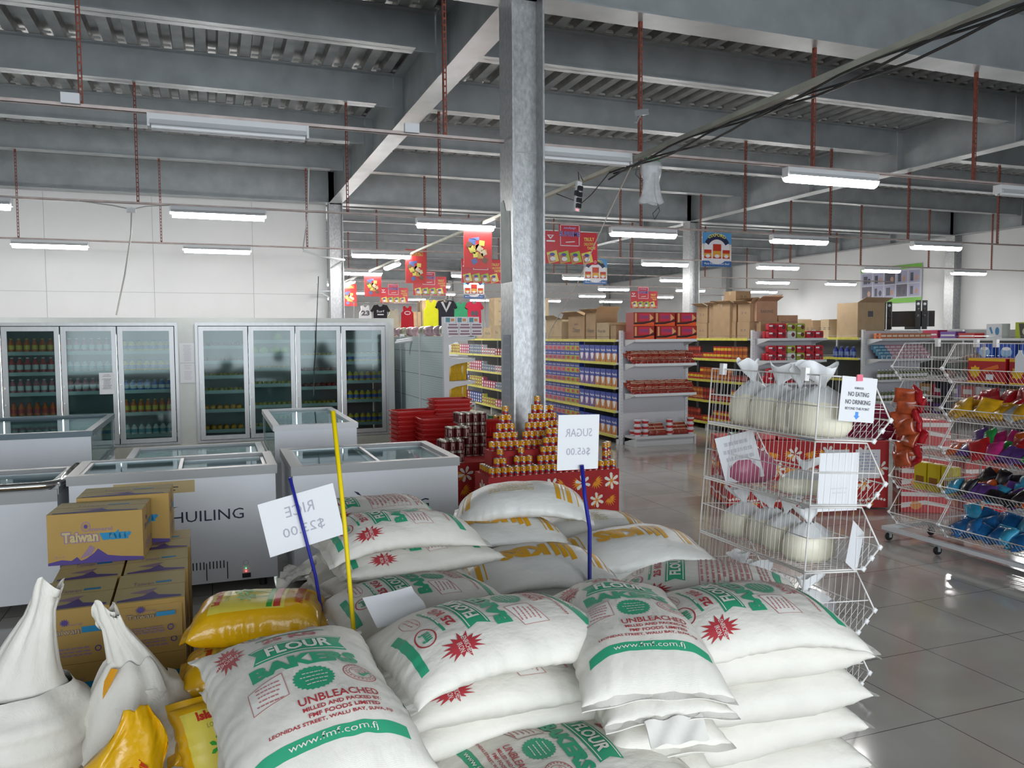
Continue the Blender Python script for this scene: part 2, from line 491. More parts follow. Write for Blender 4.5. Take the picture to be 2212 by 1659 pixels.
# hanging rods: slotted angle
def rod_mesh(h):
    mb = MB(); w = .034
    mb.box(-w/2, -.002, 0, w/2, .002, .05).box(-w/2, -.002, 0, -w/2+.004, w, h)
    z = .05
    while z < h-.06:   # slots
        mb.box(-w/2, -.002, z, -.007, .002, z+.045).box(.007, -.002, z, w/2, .002, z+.045).box(-w/2, -.002, z+.045, w/2, .002, z+.06); z += .06
    mb.box(-w/2, -.002, z, w/2, .002, h)
    return mb
ROD = {0: [-3.3, -.92, 2.03, 4.05, 6.2, 8.6, 11], 1: [-5.9, -3.3, -.90, 1.9, 3.3, 5.0, 6.8, 8.9, 10.8, 12.7, 15.1, 17.6, 20.], 2: [-5.6, -3.25, -.88, 1.84, 4.3, 6.6, 9.0, 11.2, 13.9, 16.2, 18.6, 21.], 3: [4.2, 6.8, 9.4, 12, 14.6, 17.2, 19.8], 4: [4.2, 6.8, 9.4, 12, 14.6, 17.2, 19.8]}
for r, xs in ROD.items():
    h = (Z_GIRD if r == 0 else Z_PURL)-(ZL+.08)
    me = None
    for i, x in enumerate(xs):
        if me is None:
            o = rod_mesh(h).build('hanging_rod', m_rust); me = o.data
        else:
            o = bpy.data.objects.new('hanging_rod', me); COL.objects.link(o)
        o.location = (x, ROWS[r], ZL+.082)
        ref = 'left of the central column' if x < 2.6 else ('over the middle aisles' if x < 11 else 'towards the right wall')
        tag(o, 'rusty red slotted hanger rod above the %s lamp rail, %s' % (lampname[r], ref), 'hanger rod', 'rods over the %s lamp rail %s' % (lampname[r], ref))
# ================================================================== GLASS-DOOR COOLER ALONG THE REAR LEFT
m_glass = glass_mat('door_glass', (.66, .76, .76), .015, .06)
m_glass2 = glass_mat('lid_glass', (.86, .93, .94), .07)
m_case = mat('cooler_casing', (.56, .59, .57), .45, noise=.03)
m_inside = mat('cooler_inside', (.34, .40, .40), .7)
m_shelfgrey = mat('cooler_shelf', (.42, .52, .50), .5)
m_handle = mat('white_handle', (.85, .85, .85), .4)
YC = 12.4
BANKS = [[(-3.35, -2.67), (-2.65, -1.97), (-1.95, -1.27), (-1.25, -.53)], [(-.20, .47), (.49, 1.14), (1.16, 1.82), (1.84, 2.51)]]
cooler = thing('walk_in_cooler', 'long pale grey walk-in cooler with two banks of glass doors below the white wall', 'cooler', (0, 0, 0))
c = MB()
zb, zt = .20, 1.88
c.box(-7.3, YC, zt+.02, 2.66, YC+.08, 1.985).box(-7.3, YC, .02, 2.66, YC+.08, zb-.02)
c.box(-7.3, YC, zb-.02, -3.40, YC+.08, zt+.02).box(-.49, YC, zb-.02, -.24, YC+.08, zt+.02).box(2.55, YC, zb-.02, 2.66, YC+.08, zt+.02)
c.box(-7.3, YC+.08, 1.945, 2.66, 15.4, 1.985).box(2.62, YC+.08, .02, 2.66, 15.4, 1.945)
c.build('casing', m_case, cooler)
c = MB().box(-7.2, YC+1.55, .1, 2.6, YC+1.6, 1.93).box(-7.2, YC+.1, .04, 2.6, YC+1.6, .1)
c.box(-.42, YC+.1, .1, -.32, YC+1.55, 1.93)
c.build('lining', m_inside, cooler)
MB().box(-7.3, YC-.06, .0, 2.66, YC-.001, .16).build('plinth', mat('plinth_tiles', (.40, .40, .36), .3, noise=.1, nscale=6), cooler)
fr = MB()
for bank in BANKS:
    a, b = bank[0][0]-.05, bank[-1][1]+.05
    for y0, w in ((YC-.02, .05), ):
        fr.box(a, y0, zt-.01, b, YC+.01, zt+.035).box(a, y0, zb-.035, b, YC+.01, zb+.0).box(a, y0, zb, a+.04, YC+.01, zt-.01).box(b-.04, y0, zb, b, YC+.01, zt-.01)
fr.build('door_surround', m_alu, cooler)
SHELVES = []
for bi, bank in enumerate(BANKS):
    for di, (a, b) in enumerate(bank):
        if bi == 0: zs = [.30, .62, .94, 1.22, 1.50]
        else: zs = [[.32, .62, .90, 1.12, 1.34, 1.56], [.34, .66, .98, 1.22, 1.44, 1.64], [.34, .66, .92, 1.16, 1.40, 1.64], [.34, .70, 1.0, 1.3, 1.42, 1.64]][di]
        f = MB(); w = .062; y0, y1 = YC-.045, YC-.012
        f.box(a, y0, zb+.01, a+w, y1, zt-.02).box(b-w, y0, zb+.01, b, y1, zt-.02).box(a+w, y0, zt-.02-w, b-w, y1, zt-.02).box(a+w, y0, zb+.01, b-w, y1, zb+.01+w)
        f.box(a-.006, y0+.01, zb, a, y1, zt-.02)
        d = f.build('door', m_alu, cooler)
        MB().box(a+w, YC-.032, zb+.01+w, b-w, YC-.027, zt-.02-w).build('pane', m_glass, d)
        MB().box(a+.012, y0-.018, 1.02, a+.03, y0, 1.05).box(a+.012, y0-.018, .80, a+.024, y0, .815).build('handle', m_handle, d)
        sh = MB()
        for z in zs: sh.box(a-.02, YC+.14, z-.018, b+.02, YC+.62, z).box(a-.02, YC+.125, z-.03, b+.02, YC+.14, z+.02)
        sh.build('shelf', m_shelfgrey, cooler)
        SHELVES.append((bi, di, a, b, zs))
# dim strip lights of the cooler, behind the door posts
for bi, bank in enumerate(BANKS):
    for a, b in bank[1:]:
        l = bpy.data.lights.new('cooler_strip', 'AREA'); l.shape = 'RECTANGLE'; l.size = .04; l.size_y = 1.4; l.energy = .9; l.color = (.85, 1, .97)
        lo = bpy.data.objects.new('cooler_strip', l); COL.objects.link(lo); lo.location = (a-.01, YC+.02, 1.05); lo.rotation_euler = (math.radians(-90), 0, 0)

# goods inside
def bottle(r, h, body, cap, name='drink_bottle'):
    t = thing(name, 'x', 'bottle')
    MB().lathe([(0, 0), (r, 0), (r, h*.66), (r*.45, h*.86), (r*.42, h*.93), (0, h*.93)], n=10).build('body', body, t, smooth=True, auto=50)
    MB().lathe([(r*.5, h*.93), (r*.5, h), (0, h)], n=8).build('cap', cap, t)
    MB().lathe([(r*1.02, h*.25), (r*1.02, h*.55)], n=10).build('label_band', cap, t, smooth=True)
    return t
def cmat(n, h, **k): return mat(n, h, k.pop('rough', .35), **k)
orange, red, cola, yel, blue, wht, grn, mar = [cmat('pack_'+n, h) for n, h in (('orange', 'd8682a'), ('red', 'c23a38'), ('dark', '3a1f20'), ('yellow', 'e0c43a'), ('blue', '2f6fc0'), ('white', 'd8dcd8'), ('green', '4a9a4c'), ('maroon', '7a2430'))]
pink = cmat('pack_pink', 'c4727c'); purple = cmat('pack_purple', '6a4a8a'); lime = cmat('pack_lime', 'a8c23a'); teal = cmat('pack_teal', '3a9aa8')
drinks = {0: Series(bottle(.04, .2, orange, yel)), 1: Series(bottle(.04, .22, red, wht)), 2: Series(bottle(.04, .2, pink, wht)), 3: Series(bottle(.04, .2, cola, red)), 4: Series(bottle(.045, .17, yel, blue)), 5: Series(bottle(.045, .16, blue, wht)), 6: Series(bottle(.045, .17, wht, teal)), 7: Series(bottle(.04, .2, orange, red))}
dn = {0: 'orange', 1: 'red', 2: 'pink', 3: 'dark cola', 4: 'yellow', 5: 'blue', 6: 'white', 7: 'amber'}
plan = {(0, 0): [6, 5, 0, 1, 3], (0, 1): [7, 7, 2, 1, 0], (0, 2): [4, None, 2, 6, 2], (0, 3): [6, 0, 5, 4, 4]}
plan[(0, 1)] = [3, 7, 2, 1, 0]
def fruit(r, body, n=5):
    m = MB(); q = random.Random(n)
    m.lathe([(0, 0), (r*.75, r*.15), (r, r*.8), (r*.72, r*1.55), (r*.2, r*1.75), (0, r*1.65)], n=10)
    o = m.build('fruit', body, None, smooth=True); return o
fr_or, fr_ye, fr_gr, fr_rd = cmat('skin_orange', 'e09a2a', noise=.1), cmat('skin_yellow', 'b8a83a', noise=.15), cmat('skin_green', 'a8c860', noise=.15), cmat('skin_dark_red', '7a2a26', noise=.2)
FR = {}
for key, (r, m_) in dict(orange=(.045, fr_or), yellow=(.032, fr_ye), green=(.07, fr_gr), red=(.04, fr_rd)).items():
    FR[key] = Series(tag(fruit(r, m_), cat='fruit'))
    FR[key].p.name = {'orange': 'orange', 'yellow': 'yellow_lime', 'green': 'cabbage', 'red': 'red_apple'}[key]
fplan = {(1, 0): ['orange', 'orange', 'yellow', 'yellow', 'red', 'red'], (1, 1): ['yellow', 'yellow', 'yellow', 'yellow', 'green', 'green2'], (1, 2): ['red', 'yellow', 'red', 'red', 'yellow', None], (1, 3): ['bot4', 'bot4', 'bot4', 'bot4', None, None]}
dname = {(0, 0): 'far left', (0, 1): 'second from left', (0, 2): 'third from left', (0, 3): 'fourth from left', (1, 0): 'first right-bank', (1, 1): 'second right-bank', (1, 2): 'third right-bank', (1, 3): 'last right-bank'}
sname = ['bottom', 'second lowest', 'third lowest', 'fourth lowest', 'fifth lowest', 'top']
for bi, di, a, b, zs in SHELVES:
    for k, z in enumerate(zs):
        if bi == 0:
            v = plan[(0, di)][k]
            if v is None: continue
            for row in range(1 if v != 4 and v != 5 else 1):
                x = a+.06
                while x < b-.04:
                    drinks[v]((x, YC+.2, z+row*.18), label='%s drink bottle on the %s shelf behind the %s cooler door' % (dn[v], sname[k], dname[(bi, di)]), group='%s bottles, %s shelf, %s cooler door' % (dn[v], sname[k], dname[(bi, di)])); x += .094
        else:
            v = fplan[(1, di)][k]
            if v is None: continue
            if v.startswith('bot'):
                x = a+.06
                while x < b-.04:
                    drinks[4]((x, YC+.2, z), label='yellow drink bottle on the %s shelf behind the last right-bank cooler door' % sname[k], group='yellow bottles, %s shelf, last right-bank cooler door' % sname[k]); x += .094
                continue
            big = v == 'green'; few = v == 'green2'; key = 'green' if few else v
            st = {'orange': .092, 'yellow': .07, 'green': .15, 'red': .085}[key]
            x = a+.08 + (.35 if few else 0)
            n_ = 0
            while x < b-.05 and not (few and n_ > 0):
                for row in range(1 if few else 2):
                    FR[key]((x+rnd.uniform(-.01, .01), YC+.2+row*.1, z), rz=rnd.uniform(0, 6), label='%s on the %s shelf behind the %s cooler door' % ({'orange': 'round orange', 'yellow': 'small yellow lime', 'green': 'pale green cabbage', 'red': 'dark red apple'}[key], sname[k], dname[(bi, di)]),
                            group='%s, %s shelf, %s cooler door' % (FR[key].p.name.split('.')[0], sname[k], dname[(bi, di)]))
                x += st; n_ += 1
# notices
def notice(name, o, ux, uy, w, h, label, art=None, mats=None, group=None, cat='notice', th=.0012):
    """sheet of paper: corner o, unit vectors ux, uy; artwork in metres from the sheet's centre"""
    o, ux, uy = np.array(o, float), np.array(ux, float), np.array(uy, float)
    n = np.cross(ux, uy)
    mb = MB()
    P = [o+ux*a*w+uy*b*h+n*c for c in (-th, 0) for a, b in ((0, 0), (1, 0), (1, 1), (0, 1))]
    mb.add(P, [(3, 2, 1, 0), (4, 5, 6, 7), (0, 1, 5, 4), (1, 2, 6, 5), (2, 3, 7, 6), (3, 0, 4, 7)], 0)
    if art: art.wrap(mb, plane_f(o+ux*w/2+uy*h/2, ux, uy), off=.0006, mshift=1)
    ob = mb.build(name, mats or [m_paper, m_ink])
    return tag(ob, label, cat, group)
A = Art(); A.lines(0, .12, .1, 2, .02, 0, seed=4).lines(0, .06, .12, 7, .022, 0, seed=5)
notice('paper_notice', (-1.50, YC-.05, .92), (1, 0, 0), (0, 0, 1), .19, .30, 'white printed notice taped on the third cooler door from the left', A)
A = Art(); A.lines(0, .11, .12, 11, .022, 0, seed=6)
notice('paper_notice', (-.46, YC-.004, 1.34), (1, 0, 0), (0, 0, 1), .2, .28, 'white price list taped high on the grey panel between cooler banks', A, [m_paper, m_inkl])
A = Art(); A.lines(0, .11, .12, 3, .022, 0, seed=7).lines(0, .02, .12, 6, .022, 0, seed=8)
notice('paper_notice', (-.46, YC-.004, 1.05), (1, 0, 0), (0, 0, 1), .2, .28, 'white notice taped low on the grey panel between cooler banks', A, [m_paper, m_inkl])

# ================================================================== CHEST FREEZERS
m_frz = mat('freezer_white', (.72, .74, .78), .4, noise=.015)
m_frzgrey = mat('freezer_rim_grey', (.36, .37, .375), .4)
m_frost = mat('frosty_liner', (.66, .76, .76), .6, noise=.08, nscale=18, bump=.3, bscale=40)
m_navy = mat('navy_logo', (.012, .016, .05), .5)
m_slit = mat('vent_slit', (.02, .02, .02), .8)
def shuiling_art():
    a = Art()
    a.text('SHUILING', .0, -.004, .072, 0, w=.50)
    # swoosh with apple leaf at the left of the name
    pts = []
    for i in range(15):
        t = math.radians(205-i*11); pts.append((-.262+.085*math.cos(t), -.012+.078*math.sin(t)))
    out = [(x-.010*math.sin(i/14*PI), y+.006*math.sin(i/14*PI)) for i, (x, y) in enumerate(pts)]
    for i in range(14): a.tri([pts[i], pts[i+1], out[i+1], out[i]], [(0, 1, 2), (0, 2, 3)], 0)
    a.poly([(-.27, .075), (-.225, .066), (-.15, .068), (-.21, .056), (-.265, .06)], 0)
    a.poly([(-.275, .118), (-.245, .108), (-.222, .082), (-.25, .092)], 0)
    # the two written characters before it: ice radical and strokes
    for cx in (-.44, ):
        for (x0, y0, x1, y1) in ((-.045, .035, -.028, .018), (-.05, -.03, -.025, .005), (-.012, .032, .045, .028), (.014, .045, .018, .03), (-.002, .018, .035, .014), (.0, .018, -.014, -.03), (.006, .01, .034, -.03), (.034, .01, .004, -.03), (.02, .01, .02, -.034), (-.012, -.004, .045, -.006)):
            dx, dy = x1-x0, y1-y0; L = math.hypot(dx, dy); nx, ny = -dy/L*.0035, dx/L*.0035
            a.poly([(cx+x0+nx, y0+ny), (cx+x1+nx, y1+ny), (cx+x1-nx, y1-ny), (cx+x0-nx, y0-ny)], 0)
    return a
def freezer(x0, x1, y0, y1, label, h=.84, logo=None, vents=None, group=None, lidgap=.5, feet=True):
    t = thing('chest_freezer', label, 'freezer', ((x0+x1)/2, (y0+y1)/2, 0), group=group)
    w, d = (x1-x0)/2, (y1-y0)/2
    b = MB(); k = .055
    b.box(-w, -d, .07, w, -d+k, h-.06).box(-w, d-k, .07, w, d, h-.06).box(-w, -d+k, .07, -w+k, d-k, h-.06).box(w-k, -d+k, .07, w, d-k, h-.06)
    b.box(-w+k, -d+k, .07, w-k, d-k, .12)
    b.build('body', m_frz, t)
    MB().box(-w+.06, -d+.06, .12, w-.06, d-.06, h-.26).build('frozen_load', m_frost, t)
    r = MB(); e = .012
    r.box(-w-e, -d-e, h-.06, w+e, -d+.05, h).box(-w-e, d-.05, h-.06, w+e, d+e, h).box(-w-e, -d+.05, h-.06, -w+.05, d-.05, h).box(w-.05, -d+.05, h-.06, w+e, d-.05, h)
    r.build('rim', m_frzgrey, t)
    xm = -w+2*w*lidgap
    for q, (a, c, z) in enumerate(((-w+.05, xm+.03, h-.016), (xm-.03, w-.05, h-.034))):
        g = MB().box(a+.02, -d+.06, z, c-.02, d-.06, z+.005).build('glass_lid', m_glass2, t)
        MB().box(a, -d+.055, z-.004, a+.022, d-.055, z+.010).box(c-.022, -d+.055, z-.004, c, d-.055, z+.010).box(a+.022, -d+.052, z-.004, c-.022, -d+.07, z+.008).box(a+.022, d-.07, z-.004, c-.022, d-.052, z+.008).build('lid_frame', m_alu, g)
    for sx in (-1, 1):
        for sy in (-1, 1):
            MB().lathe([(.0, 0), (.025, 0), (.025, .05), (.012, .07), (0, .07)], c=(sx*(w-.09), sy*(d-.09), 0), n=10).build('foot', m_black, t)
    if logo is not None:
        mb = MB(); shuiling_art().wrap(mb, plane_f((logo-t.location.x, -d, .53), (1, 0, 0), (0, 0, 1)), off=.001)
        mb.build('logo', m_navy, t)
    if vents is not None:
        v = MB(); vx = vents-t.location.x
        for gx in (0, .125):
            for i in range(5): v.box(vx+gx+i*.022, -d-.002, .165, vx+gx+i*.022+.007, -d+.001, .215)
        for i, xx in enumerate((.105, .235)): v.box(vx+xx, -d-.003, .09, vx+xx+.006, -d+.001, .205)
        v.build('vent_grille', m_slit, t)
        p = MB().box(vx+.33, -d-.008, .085, vx+.385, -d+.001, .115).build('control_panel', m_black, t)
        MB().lathe([(0, 0), (.005, .002), (0, .004)], n=8).build('indicator_light', mat('red_led', (1, .05, .05), emit=3.), p).matrix_local = Matrix.Translation((vx+.355, -d-.01, .13)) @ Matrix.Rotation(PI/2, 4, 'X')
        MB().lathe([(0, 0), (.004, .002), (0, .004)], n=8).build('indicator_light', mat('green_led', (.05, .9, .3), emit=1.5), p).matrix_local = Matrix.Translation((vx+.355, -d-.01, .15)) @ Matrix.Rotation(PI/2, 4, 'X')
        mb = MB(); Art().ring(0, 0, .018, .018, .003, 0).wrap(mb, plane_f((vx+.355, -d, .185), (1, 0, 0), (0, 0, 1)))
        mb.build('badge', mat('pale_blue_badge', (.35, .42, .6)), p)
    return t
f1 = freezer(-.87, .37, 5.58, 6.24, 'white chest freezer with dark lettering behind the water cartons', logo=-.09, vents=-.19)
f2 = freezer(.47, 1.61, 5.42, 6.36, 'white chest freezer with apple-leaf logo between the cans table and the freezer behind the cartons', logo=1.145, vents=None)
# the old one at the left with a rounded chrome rim
f0 = freezer(-2.2, -.93, 5.55, 6.3, 'plain white chest freezer with rounded chrome rim at the left edge', h=.80)
ch = MB()
pts = [(-.64, -.41, .80), (.56, -.41, .80), (.63, -.36, .80), (.645, -.28, .80), (.645, .36, .80)]
ch.tube(pts, .028, 10)
ch.build('chrome_rim', m_chrome, f0, smooth=True)
MB().box(-.64, -.40, .70, .64, -.377, .775).build('rim_band', m_frzgrey, f0)
# sticker on the front of the middle freezer
mb = MB(); Art().rect(-.24, -.04, .24, .04, 0).lines(.03, 0, .28, 2, .02, 1, seed=9).wrap(mb, plane_f((-.38-(f1.location.x), -.33, .73), (1, 0, 0), (0, 0, 1)))
mb.build('sticker', [mat('tan_sticker', (.50, .38, .18)), m_navy], f1)

def island(x0, x1, y0, y1, h, label, dark=True):
    """glass-ended island freezer"""
    t = thing('island_freezer', label, 'freezer', ((x0+x1)/2, (y0+y1)/2, 0)); w, d = (x1-x0)/2, (y1-y0)/2
    MB().box(-w, -d, .06, w, d, .42).build('body', m_frz, t)
    f = MB().box(-w, -d, .42, w, -d+.03, h-.05)
    f.build('front_panel', m_frz, t)
    s = MB()
    for sx in (-1, 1):
        for sy in (-1, 1): s.box(sx*(w-.012)-.012, sy*(d-.02)-.015, .42, sx*(w-.012)+.012, sy*(d-.02)+.015, h-.05)
    s.build('corner_post', m_white, t)
    g = MB().box(-w+.002, -d+.04, .44, -w+.008, d-.04, h-.05).box(w-.008, -d+.04, .44, w-.002, d-.04, h-.05).box(-w+.03, d-.02, .44, w-.03, d-.014, h-.05)
    g.build('glass_side', m_glass2, t)
    r = MB(); e = .012
    r.box(-w-e, -d-e, h-.05, w+e, -d+.06, h).box(-w-e, d-.06, h-.05, w+e, d+e, h).box(-w-e, -d+.06, h-.05, -w+.05, d-.06, h).box(w-.05, -d+.06, h-.05, w+e, d-.06, h)
    r.build('rim', mat('slate_rim', (.12, .17, .20), .4) if dark else m_white, t)
    MB().box(-w+.05, -d+.06, h-.025, w-.05, d-.06, h-.019).build('glass_lid', m_glass2, t)
    r = MB().box(-w-.01, -d-.012, .50, w-.15, -d-.001, .55).box(-w-.012, -d-.005, .50, -w-.001, d, .53).box(w+.001, -d-.005, .50, w+.012, d, .53)
    r.build('bumper_rail', mat('slate_rim', (.12, .17, .20), .4) if dark else m_white, t)
    MB().box(-w+.06, -d+.08, .42, w-.06, d-.08, .50).build('frozen_load', m_frost, t)
    for sx in (-1, 1):
        for sy in (-1, 1): MB().lathe([(0, 0), (.03, 0), (.03, .06), (0, .06)], c=(sx*(w-.1), sy*(d-.1), 0), n=8).build('foot', m_black, t)
    return t
island(-2.9, -1.04, 7.9, 9.6, .88, 'island freezer with slate grey rim and glass end at the rear left', True)
island(.50, 1.25, 7.55, 9.35, .89, 'raised white island freezer with glass lid behind the leaf-logo freezer', False)
# low white rail of a second island freezer between them
island(-.75, .42, 7.2, 8.6, .62, 'low white glass-lidded freezer behind the lettered chest freezer', False)

# ================================================================== STACKED BASKETS
m_red = mat('red_plastic', (.50, .012, .012), .35)
def basket_proto():
    t = thing('shopping_basket', 'x', 'basket'); w, d, h, th = .225, .155, .20, .008
    mb = MB()
    k = .80
    rows = [(k, 0), (k+.06, .05), (k+.12, .1), (.97, .16), (1., .185), (1.07, .19), (1.07, .205), (1., .205)]
    def ring(s, z, n=6):
        P = []; W_, D_ = w*s, d*s; r = .03
        for cx, cy, a in ((W_-r, D_-r, 0), (-W_+r, D_-r, 90), (-W_+r, -D_+r, 180), (W_-r, -D_+r, 270)):
            for i in range(n):
                t_ = math.radians(a+90*i/(n-1)); P.append((cx+r*math.cos(t_), cy+r*math.sin(t_), z))
        return P
    mb.grid([ring(s, z) for s, z in rows], closed_u=True)
    mb.grid([ring(s-.03, z) for s, z in rows[:5]], closed_u=True)
    mb.add(ring(k, 0), [tuple(range(24))])
    for i in range(-4, 5): mb.box(i*.045-.004, -d*.93, .02, i*.045+.004, -d*.93+.006, .17)
    mb.build('tub', m_red, t, smooth=True, auto=35)
    hn = MB()
    hn.tube([(-.19, -.14, .20), (-.19, -.165, .185), (0, -.168, .182), (.19, -.165, .185), (.19, -.14, .20)], .006, 6)
    hn.build('handle', m_red, t)
    return t
bk = Series(basket_proto())
for (bx, by, n, nm, rz) in ((2.33, 8.55, 12, 'front centre', 0.), (2.13, 8.98, 13, 'left', .1), (2.62, 9.15, 15, 'tall rear', 0.)):
    for i in range(n): bk((bx, by, .012+i*.053), rz=rz, label='red plastic basket nested in the %s stack, %s' % (nm, 'topmost' if i == n-1 else 'below the top one'), group=('red baskets in the %s stack' % nm) if i < n-1 else None)
bk((2.86, 8.62, .56), rz=0., label='single red basket holding shiny snack packs right of the stacks')
o = MB().box(2.62, 8.45, .0, 3.10, 8.80, .55).build('display_stool', m_red); tag(o, 'red cloth covered stand under the basket of snacks', 'stand')
# ================================================================== SHELVING
def at_x(px, py, X):
    d = _F*FPX+_R*(px-1106)-_U*(py-829.5); return np.array([0, 0, CAM_H])+d*(X/d[0])
def at_y(px, py, Y):
    d = _F*FPX+_R*(px-1106)-_U*(py-829.5); return np.array([0, 0, CAM_H])+d*(Y/d[1])
m_peg = mat('pegboard_panel', (.55, .56, .60), .5)
m_backp = mat('shelf_back_panel', (.20, .21, .21), .5)
m_backw = mat('white_perforated_back', (.50, .60, .62), .45)
def gondola(label, x0, x1, y0, y1, levels, strip=True, right=True, top=1.76, sect=1.2, backmat=None):
    t = thing('shelving_unit', label, 'shelf', (0, 0, 0), group=None)
    xm = (x0+x1)/2; n = max(1, round((y1-y0)/sect)); s = (y1-y0)/n
    MB().box(xm-.012, y0, .1, xm+.012, y1, top).build('back_panel', backmat or m_backp, t)
    for i in range(n+1):
        MB().box(xm-.035, y0+i*s-.02, 0, xm+.035, y0+i*s+.02, top+.01).box(x0+.02, y0+i*s-.02, 0, x1-.02 if right else xm, y0+i*s+.02, .08).build('post', m_whites, t)
    for sd in ((-1, 1) if right else (-1,)):
        for z in levels:
            for i in range(n):
                a, b = (x0, xm-.04) if sd < 0 else (xm+.04, x1)
                sh = MB().box(a+.008, y0+i*s+.022, z-.03, b-.008, y0+(i+1)*s-.022, z).build('shelf', m_whites, t)
                e = a if sd < 0 else b
                MB().box(e-.006, y0+i*s+.002, z-.035, e+.006, y0+(i+1)*s-.002, z+.008).build('price_strip', m_yellow_strip if strip else m_whites, sh)
                if z < levels[-1]+.1 and z > levels[0]:
                    g = MB(); g.tube([(e+(.012 if sd < 0 else -.012), y0+i*s+.03, z+.045), (e+(.012 if sd < 0 else -.012), y0+(i+1)*s-.03, z+.045)], .0025, 4)
                    g.build('guard_wire', m_chrome, sh)
    return t
LV = [.13, .52, .89, 1.27, 1.63]
gondola('long double shelving with yellow price strips, cereal boxes on its near end', 5.83, 7.1, 11.0, 20.6, LV)
gondola('dark double shelving with yellow strips behind the red biscuit end shelf', 8.28, 9.6, 11.0, 20.6, LV)
gondola('shelving with yellow strips behind the end shelf of pink packets', 10.62, 11.95, 11.0, 20.6, LV)
gondola('white shelving with household goods at the right', 12.95, 14.3, 9.0, 16.2, [.13, .5, .88, 1.25, 1.6], strip=False)
def end_cap(label, x0, x1, levels, yb=10.97, yf=10.60, name='end_shelf_rack'):
    t = thing(name, label, 'shelf', (0, 0, 0))
    # pegboard with punched dots
    p = MB().box(x0, yb-.012, .1, x1, yb, 1.75).build('back_panel', m_peg, t)
    for x in (x0-.05, x1): MB().box(x, yb-.03, 0, x+.05, yb+.02, 1.77).build('post', m_whites, t)
    sl = MB()
    for z in [.06+.05*i for i in range(34)]:
        sl.box(x0-.035, yb-.031, z, x0-.015, yb-.0301, z+.02); sl.box(x1+.015, yb-.031, z, x1+.035, yb-.0301, z+.02)
    for i in range(int((x1-x0)/.03)):
        for k in range(54): sl.box(x0+.015+i*.03, yb-.0135, .15+k*.03, x0+.021+i*.03, yb-.0121, .156+k*.03)
    sl.build('punched_holes', m_inkl, p)
    for z in levels:
        s = MB().box(x0+.02, yf, z-.028, x1-.02, yb-.013, z).box(x0+.02, yf-.012, z-.034, x1-.02, yf, z+.006)
        s.prism([(yf+.02, z-.028), (yb-.02, z-.028), (yb-.02, z-.11)], 0, x0+.02, x0+.026).prism([(yf+.02, z-.028), (yb-.02, z-.028), (yb-.02, z-.11)], 0, x1-.026, x1-.02)
        s = s.build('shelf', m_whites, t)
        if z > .3 and z < 1.5:
            g = MB()
            g.tube([(x0+.03, yf-.002, z+.05), (x1-.03, yf-.002, z+.05)], .003, 4)
            for i in range(12): xx = x0+.04+i*(x1-x0-.08)/11; g.tube([(xx, yf-.002, z), (xx, yf-.002, z+.05)], .002, 4)
            g.build('guard_wire', m_chrome, s)
    MB().box(x0+.03, yf+.03, .0, x1-.03, yf+.05, levels[0]-.035).box(x0+.02, yf-.01, 0, x0+.05, yb-.04, levels[0]-.035).box(x1-.05, yf-.01, 0, x1-.02, yb-.04, levels[0]-.035).build('plinth', m_whites, t)
    return t
end_cap('white end shelf with pegboard back carrying rows of red noodle packets', 5.93, 7.05, [.15, .80, 1.26, 1.63])
end_cap('white end shelf stacked with red and green biscuit packs', 8.38, 9.58, [.15, .53, .90, 1.27, 1.63])
end_cap('white end shelf with pink and blue packets', 10.72, 11.95, [.15, .53, .90, 1.26, 1.61])

# single-sided unit with white backs beside the cooler
t = thing('shelving_unit', 'single-sided white shelving seen from behind beside the cooler', 'shelf', (0, 0, 0))
for i, (a, b) in enumerate(((10.17, 11.45), (11.45, 12.75), (12.75, 14.0), (14., 15.3), (15.3, 16.6))):
    p = MB().box(2.84, a+.03, .08, 2.852, b-.03, 1.70)
    p = p.build('back_panel', m_backw, t)
    q = MB()
    for k in range(50):
        q.box(2.8385, a+.03, .12+k*.032, 2.8402, b-.03, .124+k*.032)
    for z in (.42, .78, 1.14, 1.48): q.box(2.8375, a+.03, z, 2.8402, b-.03, z+.006, 1)
    q.build('panel_grooves', [mat('groove_grey', (.36, .45, .47), .5), m_ink], p)
for y in (10.15, 11.45, 12.75, 14.0, 15.3, 16.6):
    MB().box(2.83, y-.035, 0, 2.9, y+.035, 1.74).build('post', m_whites, t)
for z in (.14, .44, .81, 1.10, 1.40, 1.69):
    for a, b in ((10.17, 11.45), (11.45, 12.75), (12.75, 14.0), (14., 15.3), (15.3, 16.6)):
        s = MB().box(2.9, a+.01, z-.03, 3.27, b-.01, z).box(3.27, a+.01, z-.035, 3.28, b-.01, z+.01)
        s.prism([(2.9, z-.12), (3.0, z-.075), (3.26, z-.035), (3.26, z-.028), (2.9, z-.028)], 1, a+.0, a+.012)
        s.build('shelf', m_whites, t)

